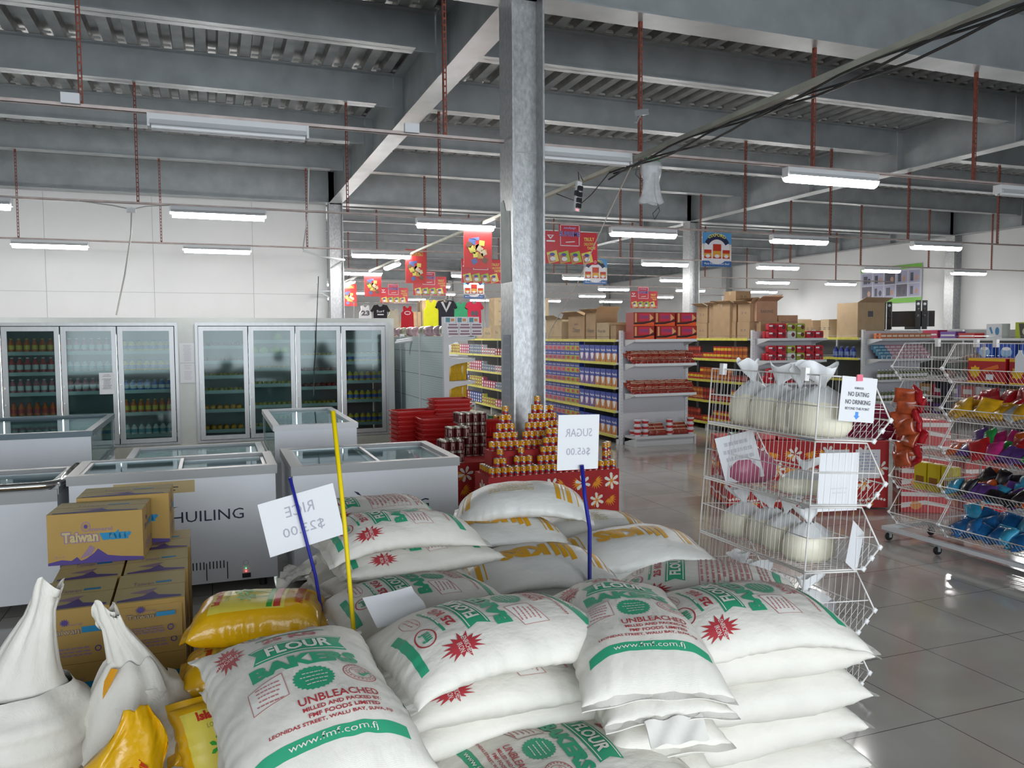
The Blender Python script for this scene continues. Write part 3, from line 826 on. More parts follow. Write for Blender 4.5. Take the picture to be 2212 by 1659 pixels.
# ------------------------------------------------------------------ goods: builders
def pack(name, w, d, h, cat, mats, art=None, round_=0., side=None, top=None):
    """box-shaped good, front towards -Y, origin at the middle of its base"""
    mb = MB()
    if round_:
        r = round_; n = 4; ring = []
        prof = []
        for cx, cz, a in ((w/2-r, h-r, 0), (-w/2+r, h-r, 90), (-w/2+r, r, 180), (w/2-r, r, 270)):
            for i in range(n): tt = math.radians(a+90*i/(n-1)); prof.append((cx+r*math.cos(tt), cz+r*math.sin(tt)))
        mb.prism([(x, z) for x, z in prof], 1, -d/2, d/2)
    else: mb.box(-w/2, -d/2, 0, w/2, d/2, h)
    if art: art.wrap(mb, plane_f((0, -d/2, h/2), (1, 0, 0), (0, 0, 1)), mshift=1)
    if side: side.wrap(mb, plane_f((-w/2, 0, h/2), (0, -1, 0), (0, 0, 1)), mshift=1)
    if top: top.wrap(mb, plane_f((0, 0, h), (1, 0, 0), (0, 1, 0)), mshift=1)
    o = mb.build(name, mats); o['category'] = cat
    return Series(o)
def bag(name, w, d, h, cat, mats, n=10, puff=.9, tie=False, art=None):
    """pillow pack standing or lying: sealed seams at top and bottom"""
    mb = MB(); P = []
    for i in range(n+1):
        v = i/n; z = h*v; k = max(.05, (1-abs(2*v-1)**3.)**.6); row = []
        for j in range(14):
            a = 2*PI*j/14; c, s_ = math.cos(a), math.sin(a)
            row.append((w/2*np.sign(c)*abs(c)**.7*(.93+.07*abs(2*v-1)), d/2*k*puff*np.sign(s_)*abs(s_)**.8+.0, z))
        P.append(row)
    mb.grid(P, closed_u=True); mb.add(P[0], [tuple(range(14))]); mb.add(P[-1], [tuple(range(14))])
    if art: art.wrap(mb, lambda x, y, hh: np.stack([x, -(d/2*puff*.98*np.clip(1-abs(2*(y/h+.5)-1)**3., .05, 1)**.6)*np.clip(1-(abs(x)/(w/2))**3, .2, 1)**.5-hh-.001, y+h/2], 1), maxe=w/5, mshift=1)
    o = mb.build(name, mats, smooth=True, auto=60); o['category'] = cat
    return Series(o)
FC = -PI/2    # turned to face -X (left)

# cereal boxes on the long unit
def cereal(w, h, low, cart=True, nm='cereal_box'):
    a = Art(); a.rect(-w/2, 0.02*h, w/2, h/2, 0).text('Weet-Bix', 0, h*.22, h*.13, 1, w=w*.84, bold=.02)
    a.rect(-w/2, -h/2, w/2, .02*h, 2)
    if cart: a.poly([(-w*.3, -.02*h), (-.1*w, .06*h), (.0, -.02*h), (.12*w, .08*h), (.3*w, -.04*h), (.1*w, -.34*h), (-.12*w, -.4*h)], 1, 1)
    else: a.rect(-w*.1, -.4*h, w*.4, -.1*h, 3, 1)
    return pack(nm, w, .09, h, 'cereal box', [cmat('cereal_blue', '2a3f98'), cmat('cereal_blue', '2a3f98'), cmat('print_white', 'e4e4ea'), low, cmat('print_red', 'c03030')], a)
c_pur = cereal(.185, .27, cmat('cereal_purple', '7a5a98')); c_org = cereal(.185, .27, cmat('cereal_orange', 'c8843a')); c_lim = cereal(.19, .165, cmat('cereal_lime', 'a0a838'), False); c_pnk = cereal(.19, .165, cmat('cereal_pink', 'a8788a'), False)
for li, z in enumerate(LV[:4]):
    y = 11.14; k = 0
    ln = ['lowest', 'second lowest', 'middle', 'highest cereal'][li]
    while y < 13.9:
        big = y < 12.5
        if big:
            s, c_ = (c_org, 'orange') if y < 11.85 else (c_pur, 'purple')
            s((5.93, y, z), rz=FC, label='tall blue and %s cereal box on the %s shelf of the long yellow-stripped unit' % (c_, ln), group='tall %s cereal boxes, %s shelf' % (c_, ln))
        else:
            s, c_ = (c_lim, 'lime') if (y < 13.0) else (c_pnk, 'pink')
            for q in range(2): s((5.93, y, z+q*.167), rz=FC, label='small blue and %s cereal box, %s row on the %s shelf' % (c_, 'upper' if q else 'lower', ln), group='small %s cereal boxes, %s row, %s shelf' % (c_, 'upper' if q else 'lower', ln))
        y += .197
# small packets further back on the same unit
smalls = []
for nm, hx, hx2 in (('white', 'd8d8dc', 'b03038'), ('red', 'a8323a', 'e0dcd8'), ('blue', '4a5aa0', 'd0d8e8'), ('yellow', 'c8c860', 'a03030'), ('pink', 'c0607a', 'e8e0e4'), ('silver', 'a8b0b4', '384a80')):
    a = Art().rect(-.05, -.02, .05, .02, 0).text(('TUNA', 'SOUP', 'MILK', 'TEA', 'SOAP', 'FISH')[len(smalls)], 0, 0, .022, 1) if False else Art().rect(-.045, -.018, .045, .02, 0)
    smalls.append((nm, pack('small_carton', .11, .10, .075, 'packet', [cmat('small_'+nm, hx), cmat('smallb_'+nm, hx2)], a)))
for li, z in enumerate(LV[:4]):
    y = 14.1; i = 0
    while y < 20.3:
        nm, s = smalls[min(5, int((y-14.1)/1.05)) if li % 2 == 0 else (5-min(5, int((y-14.1)/1.05)))]
        nm, s = smalls[(int((y-14.1)/.9)*5+li) % 6]
        for q in range(2 if y < 17.5 else 3):
            s((5.91, y, z+q*.0752), rz=FC, label='%s small carton in the packet rows behind the cereal, %s shelf' % (nm, ['lowest', 'second', 'third', 'fourth'][li]), group='%s small cartons, %s shelf of the long unit' % (nm, ['lowest', 'second', 'third', 'fourth'][li]))
        y += .16
# ------------------------------------------------------------------ cartons on top
def carton(w, d, h, label, loc, rz=0., flaps=0, m=None, texts=(), name='cardboard_box', group=None):
    """corrugated box with tape line; flaps: number of opened top flaps"""
    m = m or m_card
    t = thing(name, label, 'box', loc, rz, group)
    b = MB()
    if not flaps:
        b.box(-w/2, -d/2, 0, w/2, d/2, h).box(-w/2, -.025, h, w/2, .025, h+.001, 1).box(-w/2-.001, -.025, h-.06, -w/2, .025, h, 1)
    else:
        k = .005
        b.box(-w/2, -d/2, 0, w/2, -d/2+k, h).box(-w/2, d/2-k, 0, w/2, d/2, h).box(-w/2, -d/2+k, 0, -w/2+k, d/2-k, h).box(w/2-k, -d/2+k, 0, w/2, d/2-k, h).box(-w/2+k, -d/2+k, 0, w/2-k, d/2-k, k)
    for s, x, y, hh, slot in texts:
        a = Art(); a.text(s, x, y, hh, 0, w=None) if isinstance(s, str) else s(a, x, y, hh)
        a.wrap(b, plane_f((0, -d/2, h/2), (1, 0, 0), (0, 0, 1)), mshift=2)
    b.build('body', [m, mat('packing_tape', (.42, .33, .18), .3), m_ink], t)
    if flaps:
        for i, (sx, sy) in enumerate(((0, -1), (1, 0), (0, 1), (-1, 0))[:flaps]):
            ang = [.5, .9, 1.3, .7][i]; L = min(w, d)*.42
            if sx == 0: V = [(-w/2, sy*d/2, h), (w/2, sy*d/2, h), (w/2, sy*(d/2+L*math.cos(ang)), h+L*math.sin(ang)*.8), (-w/2, sy*(d/2+L*math.cos(ang)), h+L*math.sin(ang)*.8)]
            else: V = [(sx*w/2, -d/2, h), (sx*w/2, d/2, h), (sx*(w/2+L*math.cos(ang)), d/2, h+L*math.sin(ang)*.8), (sx*(w/2+L*math.cos(ang)), -d/2, h+L*math.sin(ang)*.8)]
            V2 = [(x, y, z+.005) for x, y, z in V]
            MB().add(V+V2, [(3, 2, 1, 0), (4, 5, 6, 7), (0, 1, 5, 4), (1, 2, 6, 5), (2, 3, 7, 6), (3, 0, 4, 7)]).build('flap', m, t)
    return t
def yspan(p0, p1, X=5.9):
    a, b = at_x(p0, 728, X)[1], at_x(p1, 728, X)[1]; return (a+b)/2, abs(a-b)
zt_ = 1.632
y, w = yspan(1213, 1178); carton(w*.95, .42, .36, 'pale open carton atop the long shelving, hard against the central column', (6.12, y, zt_), FC, 3, m_card2, [('o', 0, .05, .05, 0), ('::', 0, -.06, .05, 0)])
y, w = yspan(1262, 1226); carton(w*.97, .42, .40, 'tall open brown carton marked Chippy, second from the central column', (6.12, y, zt_), FC, 4, m_card, [('Chippy', 0, -.05, .10, 0), ('SNACKS', 0, .06, .03, 0)])
y, w = yspan(1285, 1263); carton(w*.97, .40, .44, 'brown carton marked Chippy with raised flap, third from the central column', (6.12, y, zt_), FC, 2, m_card, [('Chippy', 0, -.08, .08, 0)])
y, w = yspan(1315, 1287); carton(w*.97, .38, .27, 'grey-brown carton marked Weet-Bix beside the red cartons', (6.1, y, zt_), FC, 0, m_card2, [('Weet-Bix', -.04, .0, .05, 0)])
y, w = yspan(1330, 1317); carton(w*.9, .38, .22, 'short brown carton touching the red cartons', (6.1, y, zt_), FC, 0, m_card)
for i, (p0, p1, hh, txt) in enumerate(((1078, 1060, .30, 'Box'), (1058, 1040, .26, 'Weet-Bix'), (1038, 1025, .24, ''))):
    y, w = yspan(p1, p0); carton(w*.8, .4, hh, ['pale carton left of the column on the long shelving', 'carton marked Weet-Bix left of the column', 'small pale carton at the far end of the long shelving'][i], (6.15, y, zt_), FC, 0, m_card2, [(txt, 0, 0, .07, 0)] if txt else ())
# red noodle cartons on the end shelf
a = Art(); W_, H_ = .355, .205
a.rect(-W_/2, -H_/2, W_/2, -.045, 1).poly([(-W_/2, -.05), (0, -.045), (W_/2, -.005), (W_/2, -.035), (0, -.075), (-W_/2, -.08)], 2, 1)
a.rect(-.09, -.03, .10, .085, 3, 1).text('SUPREME', .0, .03, .05, 4, w=.17, layer=2, bold=.03).rect(-.155, -.05, -.125, .09, 5, 1).poly([(.10, -.03), (.17, .02), (.10, .08)], 5, 1)
rc = pack('noodle_carton', W_, .24, H_, 'box', [cmat('carton_red', '9a3028'), cmat('carton_red2', 'a83a2c'), cmat('carton_orange', 'd8582c'), cmat('carton_dark', '3a2024'), cmat('carton_crimson', 'c03048'), cmat('carton_violet', '6a4a7a'), cmat('carton_tan', 'd0a070')], a)
for r_ in range(2):
    for i in range(3):
        x = 6.12+i*.365+(.03 if (r_ == 0 and i) else 0)
        if r_ == 1 and i == 2: x += .02
        rc((x, 10.76, 1.632+r_*.206), label='red and orange noodle carton on the end shelf, %s row, %s' % (['lower', 'upper'][r_], ['leftmost', 'middle', 'rightmost'][i]), group='noodle cartons on the end shelf')
# noodle packets
a = Art().disc(0, 0, .045, .03, 0, n=14).rect(-.06, .028, .06, .04, 1)
nd = bag('noodle_packet', .14, .05, .10, 'packet', [mat('noodle_foil_red', hexc('8a2a22'), .22, noise=.25, nscale=18), cmat('noodle_dish', '8a3a28'), cmat('noodle_cream', 'd8c8b0')], art=a)
for li, z in ((0, 1.262), (1, .802)):
    for k in range(5):
        for i in range(9):
            x = 6.0+i*.122+(k % 2)*.03; 
            if x > 7.0: continue
            nd((x, 10.66+k*.055, z+k*.020+(.0 if k < 3 else .01)), rot=(-.75, rnd.uniform(-.08, .08), rnd.uniform(-.1, .1)), label='red noodle packet, %s bank of the pegboard end shelf, %s tier from front' % (['upper', 'lower'][li], ['first', 'second', 'third', 'fourth', 'fifth'][k]), group='noodle packets, %s bank, tier %d' % (['upper', 'lower'][li], k+1))
            if k >= 2: nd((x+.05, 10.66+k*.055, z+.075+(k-2)*.02), rot=(-.6, rnd.uniform(-.1, .1), rnd.uniform(-.1, .1)), label='red noodle packet heaped on top of the %s bank, pegboard end shelf' % ['upper', 'lower'][li], group='noodle packets heaped on the %s bank' % ['upper', 'lower'][li])
def cup(nm, m1, m2):
    t = MB(); t.lathe([(0, 0), (.042, 0), (.056, .075), (.06, .08), (.056, .084), (0, .084)], n=14); t.lathe([(.048, .025), (.0555, .062)], n=14, m=1)
    o = t.build(nm, [m1, m2], smooth=True, auto=40); o['category'] = 'cup'; return Series(o)
cn = cup('noodle_cup', cmat('print_white', 'e4e4ea'), cmat('print_red', 'c03030'))
for i, x in enumerate((6.04, 6.17, 6.60, 6.98)):
    for k in range(3): cn((x, 10.68, .152+k*.085), label='white and red noodle cup on the lowest end shelf, %s pile, %s' % (['leftmost', 'second', 'third', 'rightmost'][i], ['bottom', 'middle', 'top'][k]), group='noodle cups on the lowest end shelf')
    cn((x, 10.81, .152), label='white noodle cup behind the %s pile on the lowest end shelf' % ['leftmost', 'second', 'third', 'rightmost'][i])
for i, x in enumerate((6.30, 6.42, 6.54-.05, 6.72, 6.82, 6.90)):
    for k in range(3): nd((x, 10.68+k*.05, .155+k*.045), rz=rnd.uniform(-.1, .1), rot=(-.5, 0, rnd.uniform(-.1, .1)), label='red noodle multipack on the lowest end shelf among the cups', group='noodle packets among the cups')
# biscuits on the second end shelf
def bis(nm, hx, hx2):
    a = Art().disc(.03, 0, .035, .035, 0, n=14).rect(-.07, .01, .0, .035, 1)
    return pack('biscuit_pack', .165, .07, .12, 'packet', [mat('bisc_'+nm, hexc(hx), .3), cmat('bisc_round', hx2), cmat('print_white', 'e4e4ea')], a, round_=.025)
br_, bg_, bs_, by_ = bis('red', 'b82838', '6a3038'), bis('green', '98a040', '7a6a4a'), mat, None
bs_ = bis('silver', 'c8ccc4', 'a8a8a0'); by_ = bis('yellow', 'd8b83a', 'c07040')
rows = [(1.632, ['r', 'r', 's', 'g', 'r', 'r'], ['r', 'r', 'g', 'g']), (1.272, ['r', 'r', 's', 'g', 'r', 'r'], ['r', 'r', 'g', 'r', 'r', 'r']), (.902, ['r', 's', 'r', 's', 's', 'y'], ['r', 'g', 'g', 'g', 'r', 'r']), (.532, ['r', 'r', 'r', 'r', 'r', 'r'], ['r', 'r', 'r', 'r', 'r', 'r'])]
D = dict(r=(br_, 'red'), g=(bg_, 'green'), s=(bs_, 'silver'), y=(by_, 'yellow'))
for li, (z, lo, hi) in enumerate(rows):
    ln = ['top', 'second', 'third', 'fourth'][li]
    for q, rw in enumerate((lo, hi)):
        for i, c_ in enumerate(rw):
            for dpt in range(2 if q == 0 else 1):
                D[c_][0]((8.50+i*.19+q*.0, 10.68+dpt*.09, z+q*.122), label='%s biscuit pack, %s row on the %s level of the biscuit end shelf' % (D[c_][1], ['lower', 'upper'][q], ln), group='%s biscuit packs, %s row, %s level' % (D[c_][1], ['lower', 'upper'][q], ln))
# packets on the third end shelf
def flatp(nm, hx, hx2, w=.13, h=.09, d=.05):
    return pack('wrapped_packet', w, d, h, 'packet', [cmat('fp_'+nm, hx), cmat('fpb_'+nm, hx2)], Art().rect(-w*.4, -h*.15, w*.4, h*.22, 0), round_=.012)
fo, fp_, fb = flatp('orange', 'c87850', 'e8d8c8'), flatp('pinkwhite', 'b88a92', 'dcd0d8'), flatp('bluewhite', '4a7a98', 'a0c0d0')
for i in range(9):
    for q in range(2): fo((10.82+i*.128, 10.66+q*.1, 1.612), label='orange and white packet on the top level of the pink-packet end shelf', group='orange packets on the top level')
for k in range(4):
    for i in range(9):
        (fb if i < 2 else fp_)((10.82+i*.128, 10.66+k*.055, 1.262+k*.05), label='%s packet on the second level of the right end shelf' % ('blue' if i < 2 else 'pink and white'), group='%s packets on the second level' % ('blue' if i < 2 else 'pink and white'))
sb = bottle(.032, .17, cmat('sauce_green', '6a7048'), cmat('print_white', 'e4e4ea'), 'sauce_bottle'); sb = Series(sb)
for i in range(14): sb((10.80+i*.082, 10.70, .902), label='small sauce bottle with white cap on the third level of the right end shelf', group='sauce bottles on the third level'); 
for i in range(14): sb((10.80+i*.082, 10.70, .532), label='small sauce bottle with white cap on the fourth level of the right end shelf', group='sauce bottles on the fourth level')

# jars and tins on the dark unit
def tinS(nm, hx, hx2, r=.045, h=.11):
    mb = MB(); mb.lathe([(0, 0), (r, 0), (r, h*.35)], n=12, m=0).lathe([(r, h*.35), (r, h*.75)], n=12, m=1).lathe([(r, h*.75), (r, h), (r*.9, h), (r*.88, h-.004), (0, h-.004)], n=12, m=0)
    o = mb.build('tin', [cmat('tin_'+nm, hx), cmat('tinb_'+nm, hx2)], smooth=True, auto=40); o['category'] = 'tin'; return Series(o)
t_y, t_r, t_o = tinS('yellowred', 'a83028', 'd8b030'), tinS('red', '7a2a22', 'b04030'), tinS('orange', '9a4a28', 'c87a30')
for li, z in enumerate(LV[:4]):
    y = 11.15; i = 0
    ln = ['lowest', 'second', 'third', 'fourth'][li]
    while y < 14.8:
        s, c_ = [(t_y, 'yellow and red'), (t_r, 'dark red'), (t_o, 'orange')][(int(y*1.3)+li) % 3]
        for q in range(2 if (int(y*2)+li) % 3 else 1):
            s((8.36, y, z+q*.111), label='%s tin on the %s shelf of the dark shelving' % (c_, ln), group='%s tins, %s shelf of the dark unit' % (c_, ln))
        y += .105
bl = Series(bottle(.05, .2, cmat('bottle_blue', '2a3a88'), cmat('bottle_blue2', '6a80b0'), 'blue_bottle'))
for i in range(4): bl((10.7, 11.2+i*.14, 1.272), label='blue bottle on the shelf right of the biscuit end shelf', group='blue bottles right of the biscuits')
# cartons on the dark unit, two layers, facing left
def ys2(p0, p1, X=8.4): a, b = at_x(p0, 725, X)[1], at_x(p1, 725, X)[1]; return (a+b)/2, abs(a-b)
pos = [(1500, 1524), (1526, 1552), (1554, 1586), (1588, 1616)]
for i, (p0, p1) in enumerate(pos):
    y, w = ys2(p0, p1)
    nm = ['farthest left', 'second from the left', 'third from the left', 'fourth from the left'][i]
    carton(w*.96, .45, .28, 'brown carton in the lower row over the dark shelving, %s' % nm, (8.66, y, 1.632), FC, 0, m_card, [('= =', 0, .0, .03, 0)])
    carton(w*.93, .43, .30, 'open brown carton in the upper row over the dark shelving, %s' % nm, (8.66, y, 1.914), FC, 3 if i != 2 else 4, m_card, [('= =', 0, .0, .03, 0)])
carton(.42, .6, .28, 'brown carton behind the biscuits, below the open reddish one', (8.75, 11.3, 1.632), 0, 0, m_card)
carton(.42, .5, .34, 'large open reddish carton above the biscuit packs', (8.72, 11.32, 1.914), 0.0, 2, mat('reddish_cardboard', (.42, .24, .15), .8, noise=.08), [('BAKING', .0, .0, .05, 0)])
carton(.40, .3, .27, 'brown carton marked baking powder right of the open reddish carton', (9.14, 11.2, 1.75), 0, 0, mat('reddish_cardboard', (.42, .24, .15), .8), [('BAKING POWDER', 0, .02, .035, 0)])
carton(.40, .35, .115, 'low carton under the baking powder carton', (9.14, 11.25, 1.632), 0, 0, m_card)
carton(.34, .3, .20, 'small carton perched highest above the dark shelving', (8.62, 11.75, 2.25), .1, 0, m_card, [('o o', 0, 0, .05, 0)])
carton(.45, .5, .61, 'tall plain carton under the highest small one', (8.62, 11.9, 1.632), .0, 0, m_card)
for i, (x, w, h) in enumerate(((9.5, .3, .30), (9.78, .22, .34), (10.05, .28, .33), (10.35, .30, .36))):
    carton(w*.95, .35, h, 'mixed brown carton on the dark shelving, %s from the biscuit end' % ['first', 'second', 'third', 'fourth'][i], (9.28 if i < 1 else 10.9, 11.5+i*.45, 1.632), FC if i else 0, 0, [m_card, m_card2][i % 2], [('= = =', 0, 0, .04, 0)])
carton(.62, .5, .62, 'biggest plain brown carton with white sticker, standing over the third aisle shelving', (11.0, 11.35, 1.632), .0, 1, mat('tan_cardboard', (.42, .31, .19), .8, noise=.06), [(lambda a, x, y, h: a.rect(-.08, .06, .04, .16, 0), 0, 0, 0, 0)])

# yellow bags and fluffy bags on the near end of the white-backed unit
yb = bag('snack_bag', .16, .10, .27, 'bag', [mat('gold_foil', hexc('c8a020'), .25, noise=.2, nscale=14)]); bb = bag('snack_bag', .16, .10, .25, 'bag', [mat('brown_foil', hexc('7a5a34'), .3, noise=.3, nscale=12)]); gb = bag('snack_bag', .12, .08, .15, 'bag', [mat('green_foil', hexc('2a7a44'), .2, noise=.4, nscale=20)])
for z, n1 in ((1.102, 'upper'), (.812, 'middle')):
    for i in range(3): yb((2.97+i*.09, 10.26+i*.08, z), rz=.3-i*.2, label='yellow snack bag on the %s near-end shelf by the cooler' % n1, group='yellow snack bags, %s near-end shelf' % n1)
    for i in range(2): bb((3.12+i*.08, 10.45+i*.1, z), rz=-.5, label='brown snack bag behind the yellow ones on the %s near-end shelf' % n1, group='brown snack bags, %s near-end shelf' % n1)
for i in range(4): gb((2.96+i*.08, 10.25+(i % 2)*.07, .442), rz=.2*i, label='green snack bag on the low near-end shelf by the cooler', group='green snack bags')
for i in range(2): bb((3.13, 10.4+i*.14, .442), rz=-.6, label='brown snack bag beside the green ones on the low near-end shelf', group='brown bags beside the green')
# transparent toy bags and white boxes along the top
tb = bag('toy_bag', .26, .16, .15, 'bag', [mat('clear_bag_pink', hexc('9a8088'), .25, noise=.5, nscale=16)]); tb2 = bag('toy_bag', .26, .16, .15, 'bag', [mat('clear_bag_tan', hexc('8a8a78'), .25, noise=.5, nscale=16)])
for i in range(9): (tb if i % 3 else tb2)((3.02+.02*(i % 2), 10.75+i*.42, 1.702), rz=FC+rnd.uniform(-.2, .2), label='clear bag of soft goods atop the white-backed shelving, %s from near end' % ['first', 'second', 'third', 'fourth', 'fifth', 'sixth', 'seventh', 'eighth', 'ninth'][i])
wbx = pack('printed_box', .16, .14, .085, 'box', [cmat('print_white', 'e4e4ea'), cmat('print_teal', '3a8898'), cmat('print_orange', 'd08a40')], Art().rect(-.06, -.03, 0, .03, 0).rect(.01, -.02, .06, .02, 1))
wbp = pack('printed_box', .16, .14, .085, 'box', [cmat('print_white', 'e4e4ea'), cmat('print_plum', '8a5a6a'), cmat('print_grey', '8a8a90')], Art().rect(-.07, -.03, .07, -.005, 0).rect(-.06, .01, .06, .03, 0))
for q in range(2):
    for i in range(3): wbp((2.98+i*.165, 10.26, 1.702+q*.086), label='white and plum printed box at the near top corner of the white-backed shelving', group='white and plum boxes, near top corner')
for i in range(3): wbx((2.98+i*.165, 10.40, 1.702+.172), label='white and teal printed box piled highest at the near top corner', group='white and teal boxes, near top corner')
for i in range(3): wbp((2.98+i*.165, 10.40, 1.702+.086), label='white and plum printed box in the second row at the near top corner', group='plum boxes, second row')
for i in range(3): wbp((2.98+i*.165, 10.40, 1.702), label='white and plum printed box at the bottom of the second row, near top corner', group='plum boxes, bottom of second row')
# ================================================================== TABLE OF TINNED FISH AT THE COLUMN
m_cloth = mat('red_cloth', hexc('a81c1e'), .7, noise=.08, nscale=6)
m_fl_w = mat('flower_white', hexc('e6e2da'), .7); m_fl_o = mat('leaf_orange', hexc('e8941c'), .7)
def flower(a, x, y, r, rot=0.):
    for k in range(6):
        t = rot+k*PI/3; c, s = math.cos(t), math.sin(t)
        pts = [(.12*r, 0), (.45*r, .17*r), (.85*r, .2*r), (1.02*r, .04*r), (.85*r, -.18*r), (.4*r, -.13*r)]
        a.poly([(x+u*c-v*s, y+u*s+v*c) for u, v in pts], 0, 2)
def leaf(a, x, y, r, rot=0.):
    for k in range(-4, 5):
        t = rot+k*.33; L = r*(1.-.06*abs(k)); c, s = math.cos(t), math.sin(t)
        pts = [(.05*r, 0), (.5*L, .085*r), (L, .0), (.5*L, -.07*r)]
        a.poly([(x+u*c-v*s, y+u*s+v*c) for u, v in pts], 1, 1)
def hibiscus(w, h, seed):
    a = Art(); q = random.Random(seed); r = min(.105, h*.28)
    n = int(w/(r*1.7)); rows = max(2, int((h*.72)/(r*1.45)))
    for row in range(rows):
        for i in range(n+1):
            x = -w/2+r*.95+i*(w-1.9*r)/max(1, n)+q.uniform(-.012, .012); y = h/2-r*.98-row*r*1.45+q.uniform(-.01, .01)
            if abs(x) > w/2-r*.9 or y < -h/2+r*1.3: continue
            leaf(a, x, y, r*q.uniform(.8, .95), q.uniform(-2.6, -.5))
            if (i+row) % 2: flower(a, min(max(x+.03, -w/2+r*.75), w/2-r*.75), y-.01, r*q.uniform(.68, .76), q.uniform(0, 6))
    for i in range(int(w/.03)):      # a chain of small white blossoms near the hem
        x = -w/2+.015+i*.03; y = -h/2+h*.14+.01*math.sin(i*.7); 
        a.disc(x, y, .017, .017, 0, 1, n=10, star=.45, rot=q.uniform(0, 3))
    for i in range(int(w/.16)): leaf(a, -w/2+.1+i*.16, -h/2+.035, .05, PI/2)
    return a
def cloth_table(label, x, y, rz, w, d, h, seed, hh=None):
    t = thing('display_table', label, 'table', (x, y, 0), rz)
    mb = MB().box(-w/2, -d/2, .012, w/2, d/2, h)
    hibiscus(w, h, seed).wrap(mb, plane_f((0, -d/2, h/2), (1, 0, 0), (0, 0, 1)), mshift=1)
    hibiscus(d, h, seed+1).wrap(mb, plane_f((-w/2, 0, h/2), (0, -1, 0), (0, 0, 1)), mshift=1)
    hibiscus(d, h, seed+2).wrap(mb, plane_f((w/2, 0, h/2), (0, 1, 0), (0, 0, 1)), mshift=1)
    mb.build('tablecloth', [m_cloth, m_fl_w, m_fl_o], t)
    for sx in (-1, 1):
        for sy in (-1, 1): MB().box(sx*(w/2-.06)-.02, sy*(d/2-.06)-.02, 0, sx*(w/2-.06)+.02, sy*(d/2-.06)+.02, .012).build('leg', m_black, t)
    return t
TZ = .475
t1 = cloth_table('red table in white and orange flower cloth under the pyramids of fish tins', 2.83, 6.655, 0, 1.27, .38, TZ, 3)
t2_ = cloth_table('rear half of the flowered tin table behind the central column', 2.72, 7.72, 0, 1.5, .80, TZ, 8)
def fishcan():
    r, h = .0285, .079
    mb = MB(); mb.lathe([(0, 0), (r, 0), (r, .004)], n=14, m=3).lathe([(r, .004), (r, h*.42)], n=14, m=1).lathe([(r, h*.42), (r, h-.004)], n=14, m=0).lathe([(r, h-.004), (r, h), (r*.92, h), (r*.9, h-.003), (0, h-.003)], n=14, m=3)
    a = Art(); a.poly([(-.018, -.008), (-.005, -.018), (.012, -.024), (.018, -.020), (.004, -.010), (-.008, .002), (-.017, .002)], 3, 1).rect(-.014, .012, .016, .027, 0, 1).rect(-.006, .015, .010, .024, 4, 2).poly([(-.018, 0.), (.0, -.012), (.02, -.02), (.018, -.014), (.0, -.004), (-.016, .006)], 2, 1)
    a.wrap(mb, lambda x, y, hh: np.stack([(r+hh)*np.sin(x/r), -(r+hh)*np.cos(x/r), h/2+y], 1), maxe=.008, off=.0006, mshift=1)
    return mb
cm = [cmat('can_yellow', 'e0a41c', rough=.28), cmat('can_red', 'b01c1c', rough=.28), cmat('can_blue', '28548c', rough=.28), mat('tin_metal', (.5, .48, .42), .3, .9), cmat('can_white', 'e8e4dc', rough=.28)]
def fix():
    mb = fishcan(); return mb
# slots: 0 yellow, 1 red, then art slots 1..: red panel, white flash, blue fish
o = fishcan().build('fish_tin', [cm[0], cm[1], cm[2], cm[3], cm[2], cm[4]], smooth=True, auto=40); o['category'] = 'tin'
can = Series(o)
ct = [0]
def cans(pts, z0, label, group):
    for x, y, k in pts:
        can((x, y, z0+k*.0795), rz=rnd.uniform(-.45, .35), label=label, group=group)
row = [(2.235+i*.0592, 6.50, 0) for i in range(21)]
cans(row, TZ, 'yellow and red fish tin in the long front row on the flowered table', 'front row of fish tins')
cans([(2.235+i*.0592, 6.56, 0) for i in range(21)], TZ, 'yellow and red fish tin in the second floor row, just behind the front row', 'second row of fish tins')
cans([(2.235, 6.62+i*.059, 0) for i in range(3)], TZ, 'fish tin in the row along the left edge of the flowered table', 'left edge row of fish tins')
def pyramid(cx, cy, base, n, z0, nm, dx=.059):
    for k in range(n):
        m_ = base-k
        for i in range(m_):
            can((cx+(i-(m_-1)/2)*dx, cy, z0+k*.0795), rz=rnd.uniform(-.4, .3), label='yellow-red fish tin in the %s, tier %s' % (nm, ['one', 'two', 'three', 'four', 'five', 'six'][k]), group='fish tins in the %s, tier %d' % (nm, k+1))
z1_ = TZ+.0798
pyramid(2.32, 6.515, 2, 2, z1_, 'small front pile nearest the left end')
pyramid(2.235, 6.74, 1, 3, TZ+.001, 'tower at the left table edge')
pyramid(2.55, 6.55, 3, 1, z1_, 'low middle front pile')
pyramid(2.53, 6.55, 1, 2, z1_+.0798, 'single leaning tower in the middle')
pyramid(2.82, 6.52, 5, 4, z1_, 'front pyramid right of the middle')
pyramid(3.15, 6.56, 2, 1, z1_, 'pair right of the front rows')
rs = MB().box(2.28, 6.62, TZ+.001, 3.12, 6.82, TZ+.20).build('riser_box', m_cloth); tag(rs, 'red covered riser box on the flowered table in front of the column', 'riser')
zr = TZ+.2005
pyramid(2.44, 6.70, 4, 4, zr+.0798, 'left pyramid on the riser'); cans([(2.31+i*.0592, 6.70, 0) for i in range(5)], zr, 'fish tin in the base row of the left pyramid on the riser', 'base row of the left pyramid'); cans([(2.60+i*.059, 6.70, 0) for i in range(6)], zr, 'fish tin in the straight base row of the tall pyramid against the column', 'base row of the tall pyramid'); pyramid(2.75, 6.70, 5, 5, zr+.0798, 'tall central pyramid against the column')
pyramid(3.22, 6.74, 4, 2, TZ+.001, 'low pile at the right table end')
